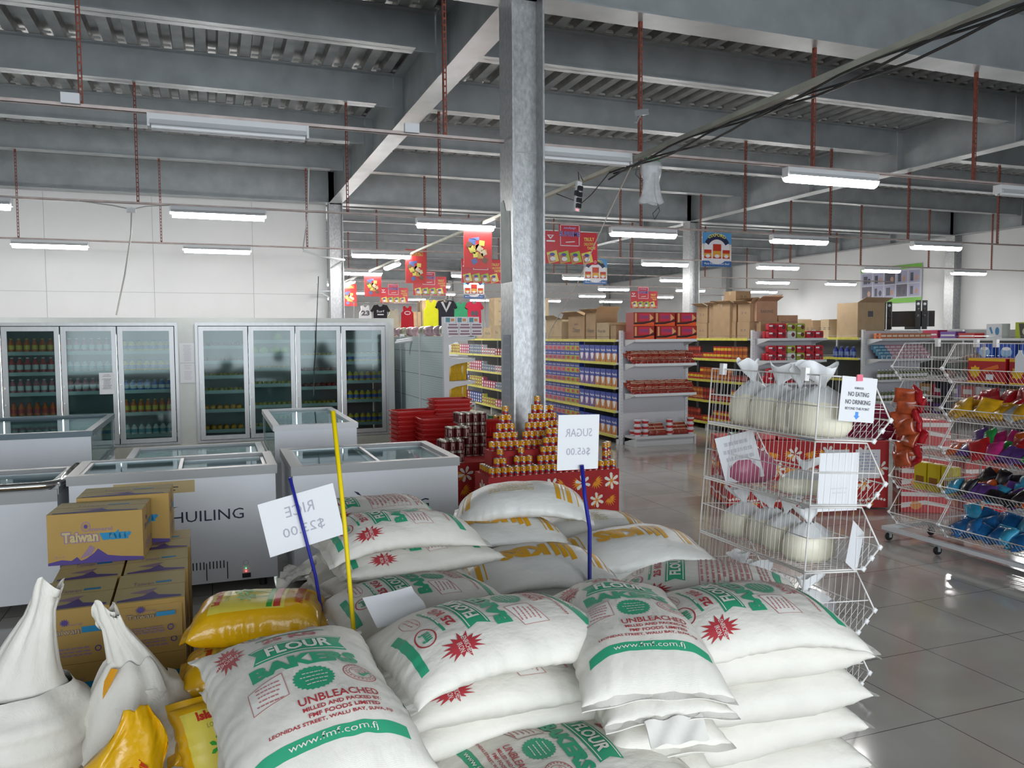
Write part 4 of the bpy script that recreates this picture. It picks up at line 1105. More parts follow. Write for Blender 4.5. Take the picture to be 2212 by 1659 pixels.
rs = MB().box(2.98, 7.35, TZ+.001, 3.42, 7.6, TZ+.2).build('riser_box', m_cloth); tag(rs, 'red riser box on the rear table half right of the column', 'riser')
pyramid(3.18, 7.45, 5, 4, zr, 'rear pyramid right of the column'); 
for q in range(2): cans([(2.98+i*.06, 7.36+q*.06, k) for i in range(7) for k in range(2)], TZ+.001 if False else zr, 'x', 'y') if False else None
cans([(3.36+q*.058, 6.54+(q*.06), k) for q in range(2) for k in range(2)], z1_ if False else z1_, 'fish tin in the short stack at the right corner of the flowered table', 'right corner fish tins')
# maroon tins
mt = MB(); r, h = .038, .11
mt.lathe([(0, 0), (r, 0), (r, .012)], n=14, m=1).lathe([(r, .012), (r, h-.012)], n=14, m=0).lathe([(r, h-.012), (r, h), (r*.92, h), (r*.9, h-.004), (0, h-.004)], n=14, m=1)
a = Art().rect(-.02, -.035, -.012, .035, 2).rect(.004, -.03, .01, .03, 2).rect(-.008, .0, .0, .03, 2)
a.wrap(mt, lambda x, y, hh: np.stack([(r+hh)*np.sin(x/r), -(r+hh)*np.cos(x/r), h/2+y], 1), maxe=.012, mshift=0)
o = mt.build('meat_tin', [cmat('tin_maroon', '5a1c22', rough=.3), cm[3], cmat('print_tan', 'c8a8a0')], smooth=True, auto=40); o['category'] = 'tin'; mtin = Series(o)
for ci, (x0, y0, nx, ny, nz) in enumerate(((2.06, 7.36, 3, 3, 2), (2.16, 7.50, 3, 2, 3), (2.34, 7.66, 4, 3, 4), (2.0, 7.56, 2, 2, 3))):
    nm = ['low front block', 'middle step', 'tall back block', 'left step'][ci]
    if ci in (3,): continue
    for k in range(nz):
        if ci == 1 and k < 2: continue
        for j in range(ny):
            for i in range(nx):
                if ci == 2 and j < ny-1 and False: continue
                if ci == 2 and (j < 1 and k < 0): continue
                if ci == 0 and j == 2 and False: continue
                if j > 0 and k < nz-1 and i < nx-1: continue   # hidden inside the block
                mtin((x0+i*.0765, y0+j*.0765+(.08 if ci == 2 else 0), TZ+.001+k*.1105), rz=rnd.uniform(-.6, .4), label='maroon meat tin in the %s on the rear left of the flowered table' % nm, group='maroon tins, %s' % nm)
fl = [bag('wrapped_snack', .10, .05, .09, 'packet', [mat('foil_%s' % n, hexc(c_), .2, noise=.3, nscale=22)]) for n, c_ in (('green', '2a7a4a'), ('gold', 'b8903a'), ('silver', 'a8a8a8'))]
for i in range(9): fl[i % 3]((2.73+(i % 5)*.065, 8.55+(i//5)*.09, .70+.01*(i % 3)), rz=i, label='%s snack packet in the single red basket' % ['green', 'gold', 'silver'][i % 3], group='%s snack packets in the red basket' % ['green', 'gold', 'silver'][i % 3])

# ================================================================== SECOND FLOWERED TABLE, NOODLE HEAP, STRIPED CARTONS
t2 = cloth_table('red table in flowered cloth behind the near wire rack', 5.50, 6.50, -.36, 1.55, .7, .66, 21)
heap = bag('noodle_multipack', .24, .08, .17, 'packet', [mat('maroon_foil', hexc('6e1430'), .25, noise=.3, nscale=18), cmat('print_pale', 'b08a94')], art=Art().rect(-.08, -.01, .08, .012, 0).rect(-.06, .04, .06, .05, 0))
for k in range(5):
    for i in range(3): heap((5.74+i*.2+k*.02, 6.12-i*.075+k*.045, .665+k*.055), rot=(-.95, 0, -.36), label='maroon multipack heaped on the right end of the second flowered table, layer %s' % ['one', 'two', 'three', 'four', 'five'][k], group='maroon multipacks, layer %d' % (k+1))
for i, (x, c_) in enumerate(((4.75, 'teal'), (4.95, 'red'), (5.15, 'red'), (5.35, 'blue'))):
    s = pack('flat_packet', .19, .26, .05, 'packet', [mat('film_'+c_, hexc({'teal': '1a8a7a', 'red': 'b8202a', 'blue': '2a5a98'}[c_]), .2, noise=.3, nscale=15)], round_=.02)
    s((x+.15, 6.60-(x-4.75)*.36, .665), rz=-.36, label='%s shiny flat packet lying on the second flowered table, %s from the left' % (c_, ['first', 'second', 'third', 'fourth'][i]))
stc = pack('striped_carton', .42, .30, .22, 'box', [cmat('stripe_red', 'b82424'), cmat('stripe_white', 'dcd4d0'), cmat('stripe_orange', 'd88a40')], Art().rect(-.21, .045, .21, .085, 0).poly([(-.21, -.02), (0, .01), (.21, -.03), (.21, -.06), (0, -.03), (-.21, -.07)], 0).disc(-.08, -.04, .05, .04, 1, 1), side=Art().rect(-.15, .045, .15, .085, 0).disc(0, -.03, .05, .05, 1, 1))
for k in range(4): stc((6.35, 5.75, .002+k*.221), rz=-.55, label='red and white striped carton in the left pile behind the wheeled rack, %s' % ['bottom', 'second', 'third', 'topmost'][k])
for k in range(3): stc((6.85, 5.55, .002+k*.221), rz=-.3, label='red and white striped carton in the right pile behind the wheeled rack, %s' % ['bottom', 'middle', 'topmost'][k])

# ================================================================== WIRE BASKET RACKS
TH = .30
PROF = [(0, 0), (0, TH-.01), (.30, TH-.01), (.43, .10), (.34, 0)]     # side outline of one tier: depth, height
def wire_tier(w, loaded=True, n_side=11, lip=True, mirror=1):
    """one tier spanning local Y 0..w, opening towards +X*mirror"""
    s = mirror; parts = []
    def P(x, y, z): return (s*x, y, z)
    for y in (0, w):
        mb = MB(); ol = PROF+[PROF[0]]
        for a, b in zip(ol, ol[1:]): mb.tube([P(a[0], y, a[1]), P(b[0], y, b[1])], .0042, 6)
        mb.tube([P(0, y, .15), P(.385, y, .15)], .003, 5)
        for i in range(1, n_side):
            x = .40*i/n_side
            z0 = 0 if x < .34 else (x-.34)/.09*.10
            z1 = TH-.01 if x < .30 else TH-.01-(x-.30)/.13*(TH-.11)
            if z1-z0 > .02: mb.tube([P(x, y, z0), P(x, y, z1)], .0016, 4)
        parts.append(('side_grid', mb))
    mb = MB()
    mb.tube([P(0, 0, 0), P(0, w, 0)], .004, 6).tube([P(.34, 0, 0), P(.34, w, 0)], .004, 6)
    n = int(w/.03)
    for i in range(1, n): y = w*i/n; mb.tube([P(0, y, 0), P(.34, y, 0)], .0015, 4)
    for x in (.085, .17, .255): mb.tube([P(x, 0, -.002), P(x, w, -.002)], .0022, 4)
    parts.append(('basket_floor', mb))
    mb = MB().tube([P(0, 0, TH-.01), P(0, w, TH-.01)], .004, 6).tube([P(0, 0, .15), P(0, w, .15)], .0025, 5)
    for i in range(1, n): y = w*i/n; mb.tube([P(0, y, 0), P(0, y, TH-.01)], .0015, 4)
    parts.append(('back_grid', mb))
    mb = MB().tube([P(.43, 0, .10), P(.43, w, .10)], .004, 6)
    for i in range(1, n): y = w*i/n; mb.tube([P(.34, y, 0), P(.43, y, .10)], .0015, 4)
    parts.append(('front_lip', mb))
    mb = MB()
    for y in (0, w):
        for a, b in ((.34, 0), (.43, .10), (.385, .05)): mb.obox(P(a, y, b), (.018, .014, .022), ry=.6*s)
    parts.append(('plastic_clip', mb))
    return parts
def wire_rack(label, loc, rot, w, tiers, mirror=1, z0=.03, tags=True, name='wire_basket_rack'):
    t = thing(name, label, 'rack', loc); t.rotation_euler = rot
    for k in range(tiers):
        for nm, mb in wire_tier(w, mirror=mirror):
            for i in range(len(mb.V)): mb.V[i] = mb.V[i]+np.array([0, 0, z0+k*TH])
            mb.build(nm, m_wire if nm != 'plastic_clip' else m_handle, t, smooth=True)
    for y in ((.12*w, .88*w) if tags else ()):
        MB().box(-.012 if mirror > 0 else -.018, y-.016, z0+tiers*TH-.04, .012, y+.016, z0+tiers*TH+.02).build('tag_holder', m_handle, t)
    return t
TA = (0, .078, 0)
ra = wire_rack('leaning white wire basket rack of rice bags behind the flour sacks', (2.43, 2.86, 0), TA, .83, 5)
from mathutils import Euler
RA = Matrix.Translation((2.43, 2.86, 0)) @ Euler(TA).to_matrix().to_4x4()
def inA(x, y, k, z=0.): return tuple(RA @ Vector((x, y, .035+k*TH+z)))
m_rice = mat('rice_in_plastic', hexc('e6e1cc'), .35, noise=.07, nscale=14)
m_plas = mat('milky_plastic', hexc('eceef0'), .3, noise=.05, nscale=9, alpha=.92)
m_pinkp = mat('pink_plastic', hexc('b8607e'), .35, noise=.12, nscale=10, alpha=.92)
def tied_bag(r, h, body, neck, seed=0, squash=.75):
    """knotted carrier of rice: rounded base, gathered neck, flared ears"""
    q = random.Random(seed); mb = MB(); P = []; nn = 22
    prof = [(0.02, 0), (.82, .01), (1., .12), (1., .30), (.86, .46), (.55, .58), (.20, .66)]
    for i, (k, z) in enumerate(prof):
        P.append([(r*k*math.cos(2*PI*j/nn)*(1+.06*math.sin(3*j+seed)+.03*math.sin(7*j)), r*k*squash*math.sin(2*PI*j/nn)*(1+.05*math.sin(2*j+seed)), h*z*(1+.04*math.sin(4*j+seed))) for j in range(nn)])
    mb.grid(P[:5], closed_u=True); mb.grid(P[4:], 1, closed_u=True)
    t = thing('rice_bag', 'x', 'bag')
    mb.build('filled_bag', [body, neck], t, smooth=True)
    nb = MB(); P = []; dr = (-1 if seed % 3 else 1)*(.10+.05*(seed % 2))
    for i, (k, z) in enumerate([(.24, .60), (.12, .66), (.17, .71), (.46, .84), (.66, .97)]):
        P.append([(r*k*math.cos(2*PI*j/nn)*(1+(.10*math.sin(2.*PI*2*j/nn+seed) if i > 2 else 0))+dr*max(0, z-.66), r*k*.28*math.sin(2*PI*j/nn)*(1+.3*math.sin(2*PI*5*j/nn)), h*z*(1+(.05*math.cos(2*PI*j/nn*3+seed*2) if i > 2 else 0))) for j in range(nn)])
    nb.grid(P, closed_u=True); nb.build('knotted_neck', neck, t, smooth=True)
    return t
for k, lst, nm in ((4, [(.17, .17, .15, .35), (.19, .33, .16, .33), (.19, .50, .15, .34), (.17, .68, .14, .35)], 'top'), (2, [(.17, .18, .14, .27), (.18, .36, .13, .28), (.20, .50, .12, .28), (.17, .68, .13, .27)], 'middle'), (3, [(.22, .30, .15, .17)], 'second highest')):
    for i, (x, y, r, h) in enumerate(lst):
        b = tied_bag(r*.95, h, m_rice, m_plas, seed=k*7+i); loc = inA(x, y, k); b.location = loc; b.rotation_euler = (0, .05, rnd.uniform(-.8, .8))
        b['label'] = 'knotted bag of rice, %s tier of the leaning rack, %s from near end' % (nm, ['first', 'second', 'third', 'fourth', 'fifth'][i])
b = tied_bag(.15, .27, m_pinkp, m_pinkp, seed=5); b.location = inA(.16, .66, 3); b['label'] = 'pink plastic bag in the second highest tier of the leaning rack'
for i, (x, y, r) in enumerate(((.2, .2, .15), (.22, .5, .14), (.2, .68, .12))):
    b = tied_bag(r, .22, mat('clear_crumpled', hexc('b4b4b8'), .2, noise=.15, nscale=14, alpha=.55), m_plas, seed=30+i); b.location = inA(x, y, 1); b['label'] = 'crumpled clear bag low in the leaning rack, %s from the near end' % ['first', 'second', 'third'][i]
# papers on that rack
def sheet(c, w, h, yaw, tilt, label, art=None, mats=None, rx=0., name='paper_sheet'):
    ux = np.array([math.cos(yaw)*math.cos(tilt), math.sin(yaw)*math.cos(tilt), math.sin(tilt)]); nrm = np.array([math.sin(yaw), -math.cos(yaw), 0.])
    uz = np.cross(nrm, ux); uz /= np.linalg.norm(uz)
    o = np.array(c)-ux*w/2-uz*h/2
    return notice(name, o, ux, uz, w, h, label, art, mats)
A = Art(); A.text('REMINDER', 0, .052, .010, 0, w=.052, bold=.01).text('NO EATING', 0, .024, .021, 0, w=.118, bold=.02).text('NO DRINKING', 0, -.012, .021, 0, w=.142, bold=.02).text('BEYOND THIS POINT', 0, -.042, .012, 0, w=.138, bold=.015)
A.poly([(-.009, -.056), (.009, -.056), (.009, -.074), (.018, -.074), (0, -.092), (-.018, -.074), (-.009, -.074)], 1)
sheet(inA(.215, -.012, 4, .185), .20, .205, -.03, -.10, 'white paper sign reading no eating no drinking with blue arrow', A, [m_paper, m_ink, mat('arrow_blue', hexc('4a8ee0'))], name='paper_sign')
o = MB().obox(inA(.21, -.016, 4, .285), (.032, .006, .03), -.03).build('paper_clip', mat('pink_clip', hexc('e06a80'), .4)); tag(o, 'pink clip holding the no eating sign to the wire rack', 'clip')
A = Art(); A.lines(0, .11, .12, 7, .03, 0, seed=31)
sheet(inA(.17, .02, 3, .10), .22, .27, -.05, -.03, 'large blank white sheet in the near end of the second highest tier', Art().lines(0, -.03, .10, 2, .02, 0, seed=33), [m_paper, mat('very_faint_ink', (.64, .64, .66))])
sheet(inA(.05, .60, 3, .13), .20, .25, -.5, .25, 'white sheet printed with small pictures in the second highest tier', Art().lines(0, .08, .15, 5, .04, 0, th=.5, seed=34), [m_paper, m_inkl])
sheet(inA(.28, -.0, 2, .10), .18, .20, .5, -.5, 'white sheet slipped diagonally into the middle tier', None)
# papers on the second table's front
u = np.array([math.cos(-.36), math.sin(-.36), 0]); nn_ = np.array([math.sin(-.36), -math.cos(-.36), 0])
for s_, lab in ((.28, 'printed notice on the flowered cloth, left of two'), (.58, 'printed notice on the flowered cloth, right of two')):
    c = np.array([5.50, 6.50, .44])+u*s_+nn_*.354
    notice('paper_notice', c-u*.13-np.array([0, 0, .14]), u, (0, 0, 1), .24, .28, lab, Art().lines(0, .1, .18, 6, .03, 0, seed=int(s_*100)), [m_paper, mat('blue_grey_ink', (.25, .3, .5))])

# wheeled rack at the right
rb_loc = (5.62, 3.72, 0)
def rackB(loc, w, label, tiers=5): return wire_rack(label, loc, (0, 0, 0), w, tiers, mirror=-1, z0=.13)
rb = rackB((5.62, 3.72, 0), .80, 'white wire basket rack on castors, near bay full of snacks')
rb2 = rackB((5.62, 4.535, 0), .47, 'white wire basket rack on castors, far empty bay')
fb_ = MB().box(5.14, 3.66, .085, 5.18, 5.03, .115).box(5.60, 3.66, .085, 5.64, 5.03, .115).box(5.18, 3.66, .085, 5.60, 3.70, .115).box(5.18, 4.99, .085, 5.60, 5.03, .115)
bt = thing('castor_base', 'white steel base frame with black castors under the snack rack', 'base', (0, 0, 0))
fb_.build('frame', m_whites, bt)
for x, y in ((5.16, 3.72), (5.62, 3.72), (5.16, 4.5), (5.16, 4.97), (5.62, 4.97)):
    MB().lathe([(0, -.014), (.03, -.014), (.036, 0), (.03, .014), (0, .014)], n=12).build('castor', m_black, bt).matrix_local = Matrix.Translation((x, y, .037)) @ Matrix.Rotation(PI/2, 4, 'X')
    MB().box(x-.012, y-.02, .03, x+.012, y+.02, .085).build('castor_fork', m_galv, bt)
rb3 = wire_rack('white wire basket rack end bay facing the camera at the right edge', (5.22, 3.64, 0), (0, 0, -PI/2), .62, 5, mirror=1, z0=.13, tags=False)
# snacks
chip = pack('chip_carton', .30, .24, .18, 'box', [cmat('chip_red', 'b01c22'), cmat('chip_yellow', 'e8b81c'), cmat('chip_orange', 'd86a20'), cmat('print_white', 'e4e4ea')], Art().rect(-.15, -.09, .15, -.078, 0).rect(-.15, .07, .15, .09, 0).disc(-.09, -.01, .05, .05, 0, 1, n=16, star=.3).rect(-.03, .0, .10, .03, 1, 1, rot=.3).rect(.0, -.065, .06, -.025, 2, 2))
for i in range(2): chip((5.40, 3.90+i*.33, 1.335), rz=FC, label='red and yellow snack carton in the top tier of the wheeled rack, %s' % ['nearer', 'farther'][i])
bagk = {}
for n, c_, w, h in (('red', 'a81c24', .20, .24), ('yellow', 'c89a1c', .19, .22), ('orange', 'c85a24', .17, .2), ('purple', '5a3a80', .17, .2), ('black', '1c1a22', .17, .2), ('lightblue', '3a9ac0', .16, .2), ('blue', '1f5f98', .18, .2), ('green', '2a9a4a', .16, .2), ('magenta', 'b02a70', .16, .2), ('silver', 'a0a4a8', .16, .2)):
    bagk[n] = bag('snack_packet', w*.78, .07, h*.8, 'packet', [mat('crisp_'+n, hexc(c_), .22, noise=.35, nscale=13)])
tiers = [(0, ['blue', 'lightblue', 'blue', 'blue'], 'bottom'), (1, ['lightblue', 'black', 'purple', 'orange', 'black'], 'second'), (2, ['orange', 'magenta', 'red', 'green', 'purple'], 'third'), (3, ['red', 'yellow', 'red', 'yellow', 'silver'], 'fourth')]
for k, cs, nm in tiers:
    for row in range(4):
        for i in range(9):
            c_ = cs[(i+row*2+(i*i) % 3) % len(cs)] if k != 3 else (['silver', 'silver', 'yellow', 'silver', 'yellow', 'yellow', 'yellow', 'yellow', 'yellow'][i] if row > 1 else 'red')
            y = 3.80+i*.083+rnd.uniform(-.015, .015)
            bagk[c_]((5.53-row*.095, y, .14+k*TH+.02+.025*(row % 2)+(.06 if row == 0 else 0)), rot=(rnd.uniform(-.35, .3)+(-1.0 if row else -.5), rnd.uniform(-.5, .5), FC+rnd.uniform(-.6, .6)), label='%s snack packet in the %s tier of the wheeled rack' % ({'lightblue': 'light blue'}.get(c_, c_), nm), group='%s snack packets, %s tier' % (c_, nm))
for i in range(4): bagk[['red', 'yellow', 'magenta', 'blue'][i]]((5.36+i*.12, 3.48, .16+i*.3), rot=(-.7, 0, 0), label='%s snack packet in the end bay of the wheeled rack' % ['red', 'yellow', 'magenta', 'blue'][i])
# hanging strip of noodle cakes
hs = MB()
for i in range(8):
    hs_o = None
ns = bag('noodle_cake', .16, .06, .13, 'packet', [mat('amber_foil', hexc('a84a28'), .18, noise=.45, nscale=16)]); nr = bag('noodle_cake', .13, .06, .13, 'packet', [mat('crimson_foil', hexc('b01c28'), .2, noise=.2, nscale=16)])
for i in range(7):
    z = 1.24-i*.085; x = 5.20+rnd.uniform(-.01, .01)
    ns((x-.02, 4.86-rnd.uniform(0, .02), z-.10), rot=(rnd.uniform(-.5, .4), rnd.uniform(-.4, .4), FC+.5+rnd.uniform(-.7, .7)), label='amber noodle cake in the string hanging on the far bay of the wheeled rack', group='hanging string of noodle cakes')
    nr((x+.05, 4.80, z-.08), rot=(rnd.uniform(-.4, .4), rnd.uniform(-.5, .5), FC-.4+rnd.uniform(-.6, .6)), label='crimson noodle cake in the string hanging on the far bay of the wheeled rack', group='hanging string of crimson noodle cakes')
for i in range(3): pack('yellow_carton', .11, .08, .22, 'box', [cmat('carton_yellow', 'c8b41c'), cmat('carton_yellow2', '8a5a1c')], Art().rect(-.04, -.06, .04, 0, 0))((5.42, 4.62+i*.13, .43), rz=FC, label='yellow carton standing in the far bay of the wheeled rack, %s' % ['nearest', 'middle', 'farthest'][i])
# white cut-out on top rail
tg = MB().prism([(-.035, 0), (.035, 0), (.035, .10), (.015, .13), (.012, .15), (-.012, .15), (-.015, .13), (-.035, .10)], 0, -.002, .002).build('hanging_tag', m_paper); tg.location = (5.21, 3.92, 1.43); tag(tg, 'white bottle-shaped tag hooked on the wheeled rack', 'tag')

# ------------------------------------------------------------------ goods on the right-hand shelving
nap = pack('nappy_pack', .34, .2, .26, 'packet', [mat('nappy_blue', hexc('2a50a8'), .3, noise=.1), cmat('nappy_pale', '8ab0d0'), cmat('print_white', 'e4e4ea')], Art().disc(0, -.02, .11, .09, 0).disc(0, .04, .08, .03, 1, 1), round_=.03)
gp = pack('green_pack', .24, .12, .28, 'packet', [cmat('fp_green', '9aa828'), cmat('fp_dark', '3a3f34'), cmat('fp_pale', 'b8b8ac')], Art().poly([(-.02, -.14), (.10, -.14), (.04, .12), (-.06, .12)], 0).disc(.06, -.02, .05, .06, 1, 1))
wp = pack('picture_box', .30, .2, .26, 'box', [cmat('box_white', 'c4c8cc'), cmat('box_blue', '3a7aa8')], Art().disc(.06, .0, .04, .07, 0).poly([(-.1, .06), (-.06, .08), (-.02, -.04), (-.05, -.05)], 0))
col_ = [cmat('dg_'+n, h_) for n, h_ in (('red', 'b03030'), ('violet', '6a4a98'), ('crimson', 'a8204a'), ('tan', 'a87a4a'), ('grey', '8a8a90'), ('white', 'c8c8cc'))]
for i in range(4): nap((13.1, 9.35+i*.42-.15, 1.252), rz=FC, label='blue nappy pack, fourth shelf of the right shelving, %s from near end' % ['first', 'second', 'third', 'fourth'][i])
for i in range(4): nap((13.1, 9.35+i*.42-.15, .882), rz=FC, label='blue nappy pack, third shelf of the right shelving, %s from near end' % ['first', 'second', 'third', 'fourth'][i])
for i in range(3): gp((13.12, 9.15+i*.33, 1.602), rz=FC, label='green and black pack on top of the right shelving, %s from the near end' % ['first', 'second', 'third'][i])
wp((13.12, 10.3, 1.602), rz=FC, label='white picture box on top of the right shelving beyond the green packs')
for i in range(8):
    s = pack('gift_box', .34, .25, .10+.03*(i % 3), 'box', [col_[i % 6], col_[5]], Art().rect(-.15, -.02, .15, .01, 0))
    s((13.14, 10.85+i*.40, 1.602), rz=FC, label='%s gift box on top of the right shelving, number %s beyond the picture box' % (['red', 'violet', 'crimson', 'tan', 'grey', 'white'][i % 6], ['one', 'two', 'three', 'four', 'five', 'six', 'seven', 'eight'][i]))
for li, z in ((1, .502), (0, .132)):
    for i in range(10): pack('wash_carton', .28, .2, .22, 'box', [col_[(i+li) % 6], col_[5]], Art().rect(-.1, -.04, .1, .05, 0))((13.12, 9.25+i*.31, z), rz=FC, label='%s carton on the %s shelf of the right shelving' % (['red', 'violet', 'crimson', 'tan', 'grey', 'white'][(i+li) % 6], ['lowest', 'second'][li]), group='%s cartons, %s shelf at the right' % (['red', 'violet', 'crimson', 'tan', 'grey', 'white'][(i+li) % 6], ['lowest', 'second'][li]))
# speakers and television on the right shelving
def speaker(loc, lab):
    t = thing('tower_speaker', lab, 'speaker', loc, -.9)
    MB().box(-.05, -.06, 0, .05, .06, .62).build('cabinet', mat('gloss_black', (.01, .01, .012), .15), t)
    for z, r in ((.54, .03), (.42, .035), (.28, .035)):
        MB().lathe([(0, .004), (r*.4, .012), (r, .0)], n=16).build('driver', m_galv if z > .5 else m_black, t).matrix_local = Matrix.Translation((0, -.061, z)) @ Matrix.Rotation(PI/2, 4, 'X')
for i, px in enumerate((1908, 1921, 1983, 1997)):
    p_ = at_y(px, 700, 13.9-(0 if i < 2 else .9)); speaker((float(min(max(p_[0], 13.2), 15.2)), float(p_[1]), 1.75 if False else 1.79), 'slim black tower speaker over the right shelving, %s from the left' % ['first', 'second', 'third', 'fourth'][i])
st_ = MB().box(13.9, 12.4, 1.765, 15.6, 14.6, 1.787).box(14.4, 12.5, 0, 14.46, 12.56, 1.765).box(15.5, 12.5, 0, 15.56, 12.56, 1.765).box(14.4, 14.5, 0, 14.46, 14.56, 1.765).box(15.5, 14.5, 0, 15.56, 14.56, 1.765)
tag(st_.build('display_stand', m_whites), 'white stand carrying the tower speakers behind the right shelving', 'stand')
tv = thing('television', 'glossy black television on the white stand between the speaker pairs', 'television', (14.3, 13.25, 1.787), -.95)
MB().box(-.42, -.02, .06, .42, .02, .40).build('screen', mat('gloss_black', (.01, .01, .012), .15), tv); MB().box(-.15, -.1, 0, .15, .1, .06).build('foot', m_black, tv)

# ------------------------------------------------------------------ poster on the right wall
P0, P1 = at_x(1858, 655, 22.46), at_x(1990, 652, 22.46); top1 = at_x(1990, 568, 22.46)[2]
PWd = P0[1]-P1[1]; PH = top1-P1[2]
A = Art(); A.rect(-PWd/2, PH/2-.14, PWd/2, PH/2, 0).rect(-PWd/2, -PH/2, PWd/2, -PH/2+.17, 0)
q = random.Random(12)
for i in range(5):
    for j in range(2):
        x0 = -PWd/2+.05+i*(PWd-.1)/5; y0 = -PH/2+.22+j*.46
        A.rect(x0+.03, y0, x0+(PWd-.1)/5-.03, y0+.42, 1 if (i+j) % 3 else 3)
        A.rect(x0+.1, y0+.06, x0+.22+q.uniform(0, .1), y0+.34, 2, 1)
        A.disc(x0+.36, y0+.16, .07, .1, 2 if q.random() < .5 else 4, 1)
notice('wall_poster', (22.46, P0[1], P1[2]), (0, -1, 0), (0, 0, 1), PWd, PH, 'large poster of appliances with green bands on the right wall', A, [cmat('poster_pale', 'b8bcc8'), cmat('poster_green', '6ab02c'), cmat('poster_lilac', '9a9ab8'), cmat('poster_dark', '3a3a50'), cmat('poster_dusk', '50485a'), cmat('poster_tan', 'b08a7a')], cat='poster')

# ------------------------------------------------------------------ hanging banners
def supreme(loc, lab, k=1.):
    t = thing('hanging_banner', lab, 'banner', loc)
    w, h = .94, .52
    mb = MB().box(-w/2, -.003, 0, w/2, .003, h).box(-.22, -.0045, h-.13, .16, .0045, h+.13)
    A = Art()
    A.frame(-.20, h/2-.23 , .145, h/2+.115, .012, 0, 1).text('sedaap', -.03, h/2+.06, .055, 1, w=.22, shear=.3, bold=.02).text('SUPREME', -.03, h/2-.035, .085, 1, w=.37, bold=.05).text('SUPREME', -.03, h/2-.035, .08, 2, w=.36, layer=2, bold=.01).rect(-.1, h/2-.17, .06, h/2-.155, 0, 1, rot=.08)
    A.text('TRULY', .32, h/2-.11, .06, 3, w=.19, rot=.05, bold=.02).text('DELICIOUS', .33, h/2-.185, .045, 3, w=.20, rot=.05, bold=.01).text('TASTE!', .36, h/2-.25, .05, 3, w=.15, rot=.05, bold=.02)
    A.poly([(-.43, h/2-.06), (-.31, h/2-.06), (-.37, h/2-.13)], 0, 1).poly([(-.40, h/2-.07), (-.34, h/2-.07), (-.37, h/2-.105)], 6, 2).rect(-.44, h/2-.17, -.29, h/2-.145, 0, 1).ring(.43, -h/2+.045, .022, .022, .006, 0, 1)
    for i in range(4):
        x = -.33+i*.205; c_, s_ = math.cos(.25), math.sin(.25)
        def R(u, v): return (x+u*c_-v*s_, -.15+u*s_+v*c_)
        A.poly([R(-.09, -.09), R(.09, -.09), R(.09, .09), R(-.09, .09)], 3 if i in (0, 3) else 4, 1)
        A.poly([R(-.08, -.08), R(.03, -.08), R(.03, .05), R(-.08, .05)], 5, 2); A.disc(x, -.18, .05, .035, 0, 3); A.disc(x-.01, -.11, .045, .025, 2, 3)
    A.wrap(mb, plane_f((0, -.0045, h/2), (1, 0, 0), (0, 0, 1)), off=.0012, mshift=1)
    mb.build('card', [cmat('banner_red', 'c8283a'), cmat('print_white', 'e4e4ea'), cmat('print_lilac', 'a8a0d0'), cmat('print_violet', '4a4a9a'), cmat('print_lemon', 'e0d868'), cmat('pack_lime', 'a8c23a'), cmat('print_salmon', 'c07868'), cmat('banner_red', 'c8283a')], t)
    s = MB()
    for x in (-.18, .12): s.tube([(x, 0, h+.12), (x, 0, ZL+.08-loc[2])], .002, 4)
    s.build('string', m_cable, t); return t
supreme((5.50, 11.915, 2.86), 'red Supreme noodle banner, nearest and largest, right of the central column')
supreme((5.565, 16.735, 2.86), 'red Supreme noodle banner half hidden by the left edge of the central column')
supreme((5.65, 21.555, 2.83), 'red Supreme noodle banner third in the row behind the candy banner')
supreme((5.69, 26.375, 2.80), 'red Supreme noodle banner farthest back above the hanging shirts')
supreme((12.4, 21.555, 2.52), 'red Supreme noodle banner peeping over the red noodle cartons')
def candy(loc, lab):
    t = thing('hanging_banner', lab, 'banner', loc); w, h = .46, .72
    mb = MB().box(-w/2, -.003, 0, w/2, .003, h); A = Art()
    A.frame(-.15, h/2-.14, .15, h/2-.055, .006, 0, 1).text('MACKVILL', 0, h/2-.098, .05, 0, w=.26, bold=.03)
    q = random.Random(3)
    A.poly([(-.15, h/2-.27), (.02, h/2-.24), (.02, h/2-.29), (-.15, h/2-.32)], 3, 1)
    for i in range(16):
        x, y = q.uniform(-.15, .15), q.uniform(-.27, .05); A.rect(x-.045, y-.04, x+.045, y+.04, [0, 1, 2, 3, 4][i % 5], 1+(i % 3), rot=q.uniform(-.6, .6))
    A.wrap(mb, plane_f((0, -.003, h/2), (1, 0, 0), (0, 0, 1)), off=.0012, mshift=1)
    mb.build('card', [cmat('banner_scarlet', 'd03434'), cmat('print_lemon', 'e0d868'), cmat('print_cream', 'd8c8a8'), cmat('print_brown', '7a5a48'), cmat('print_steel', '5a70a8'), cmat('print_gold', 'c8a050')], t)
    s = MB()
    for x in (-.18, .18): s.tube([(x, 0, h), (x, 0, ZL+.08-loc[2])], .002, 4)
    s.build('string', m_cable, t); return t
candy((3.90, 11.915, 2.76), 'tall red candy banner, nearest, left of the central column')
candy((4.09, 16.735, 2.83), 'tall red candy banner on the third rail')
candy((4.07, 21.555, 2.78), 'tall red candy banner on the fourth rail')
candy((4.21, 26.375, 2.70), 'tall red candy banner farthest back beside the left column')
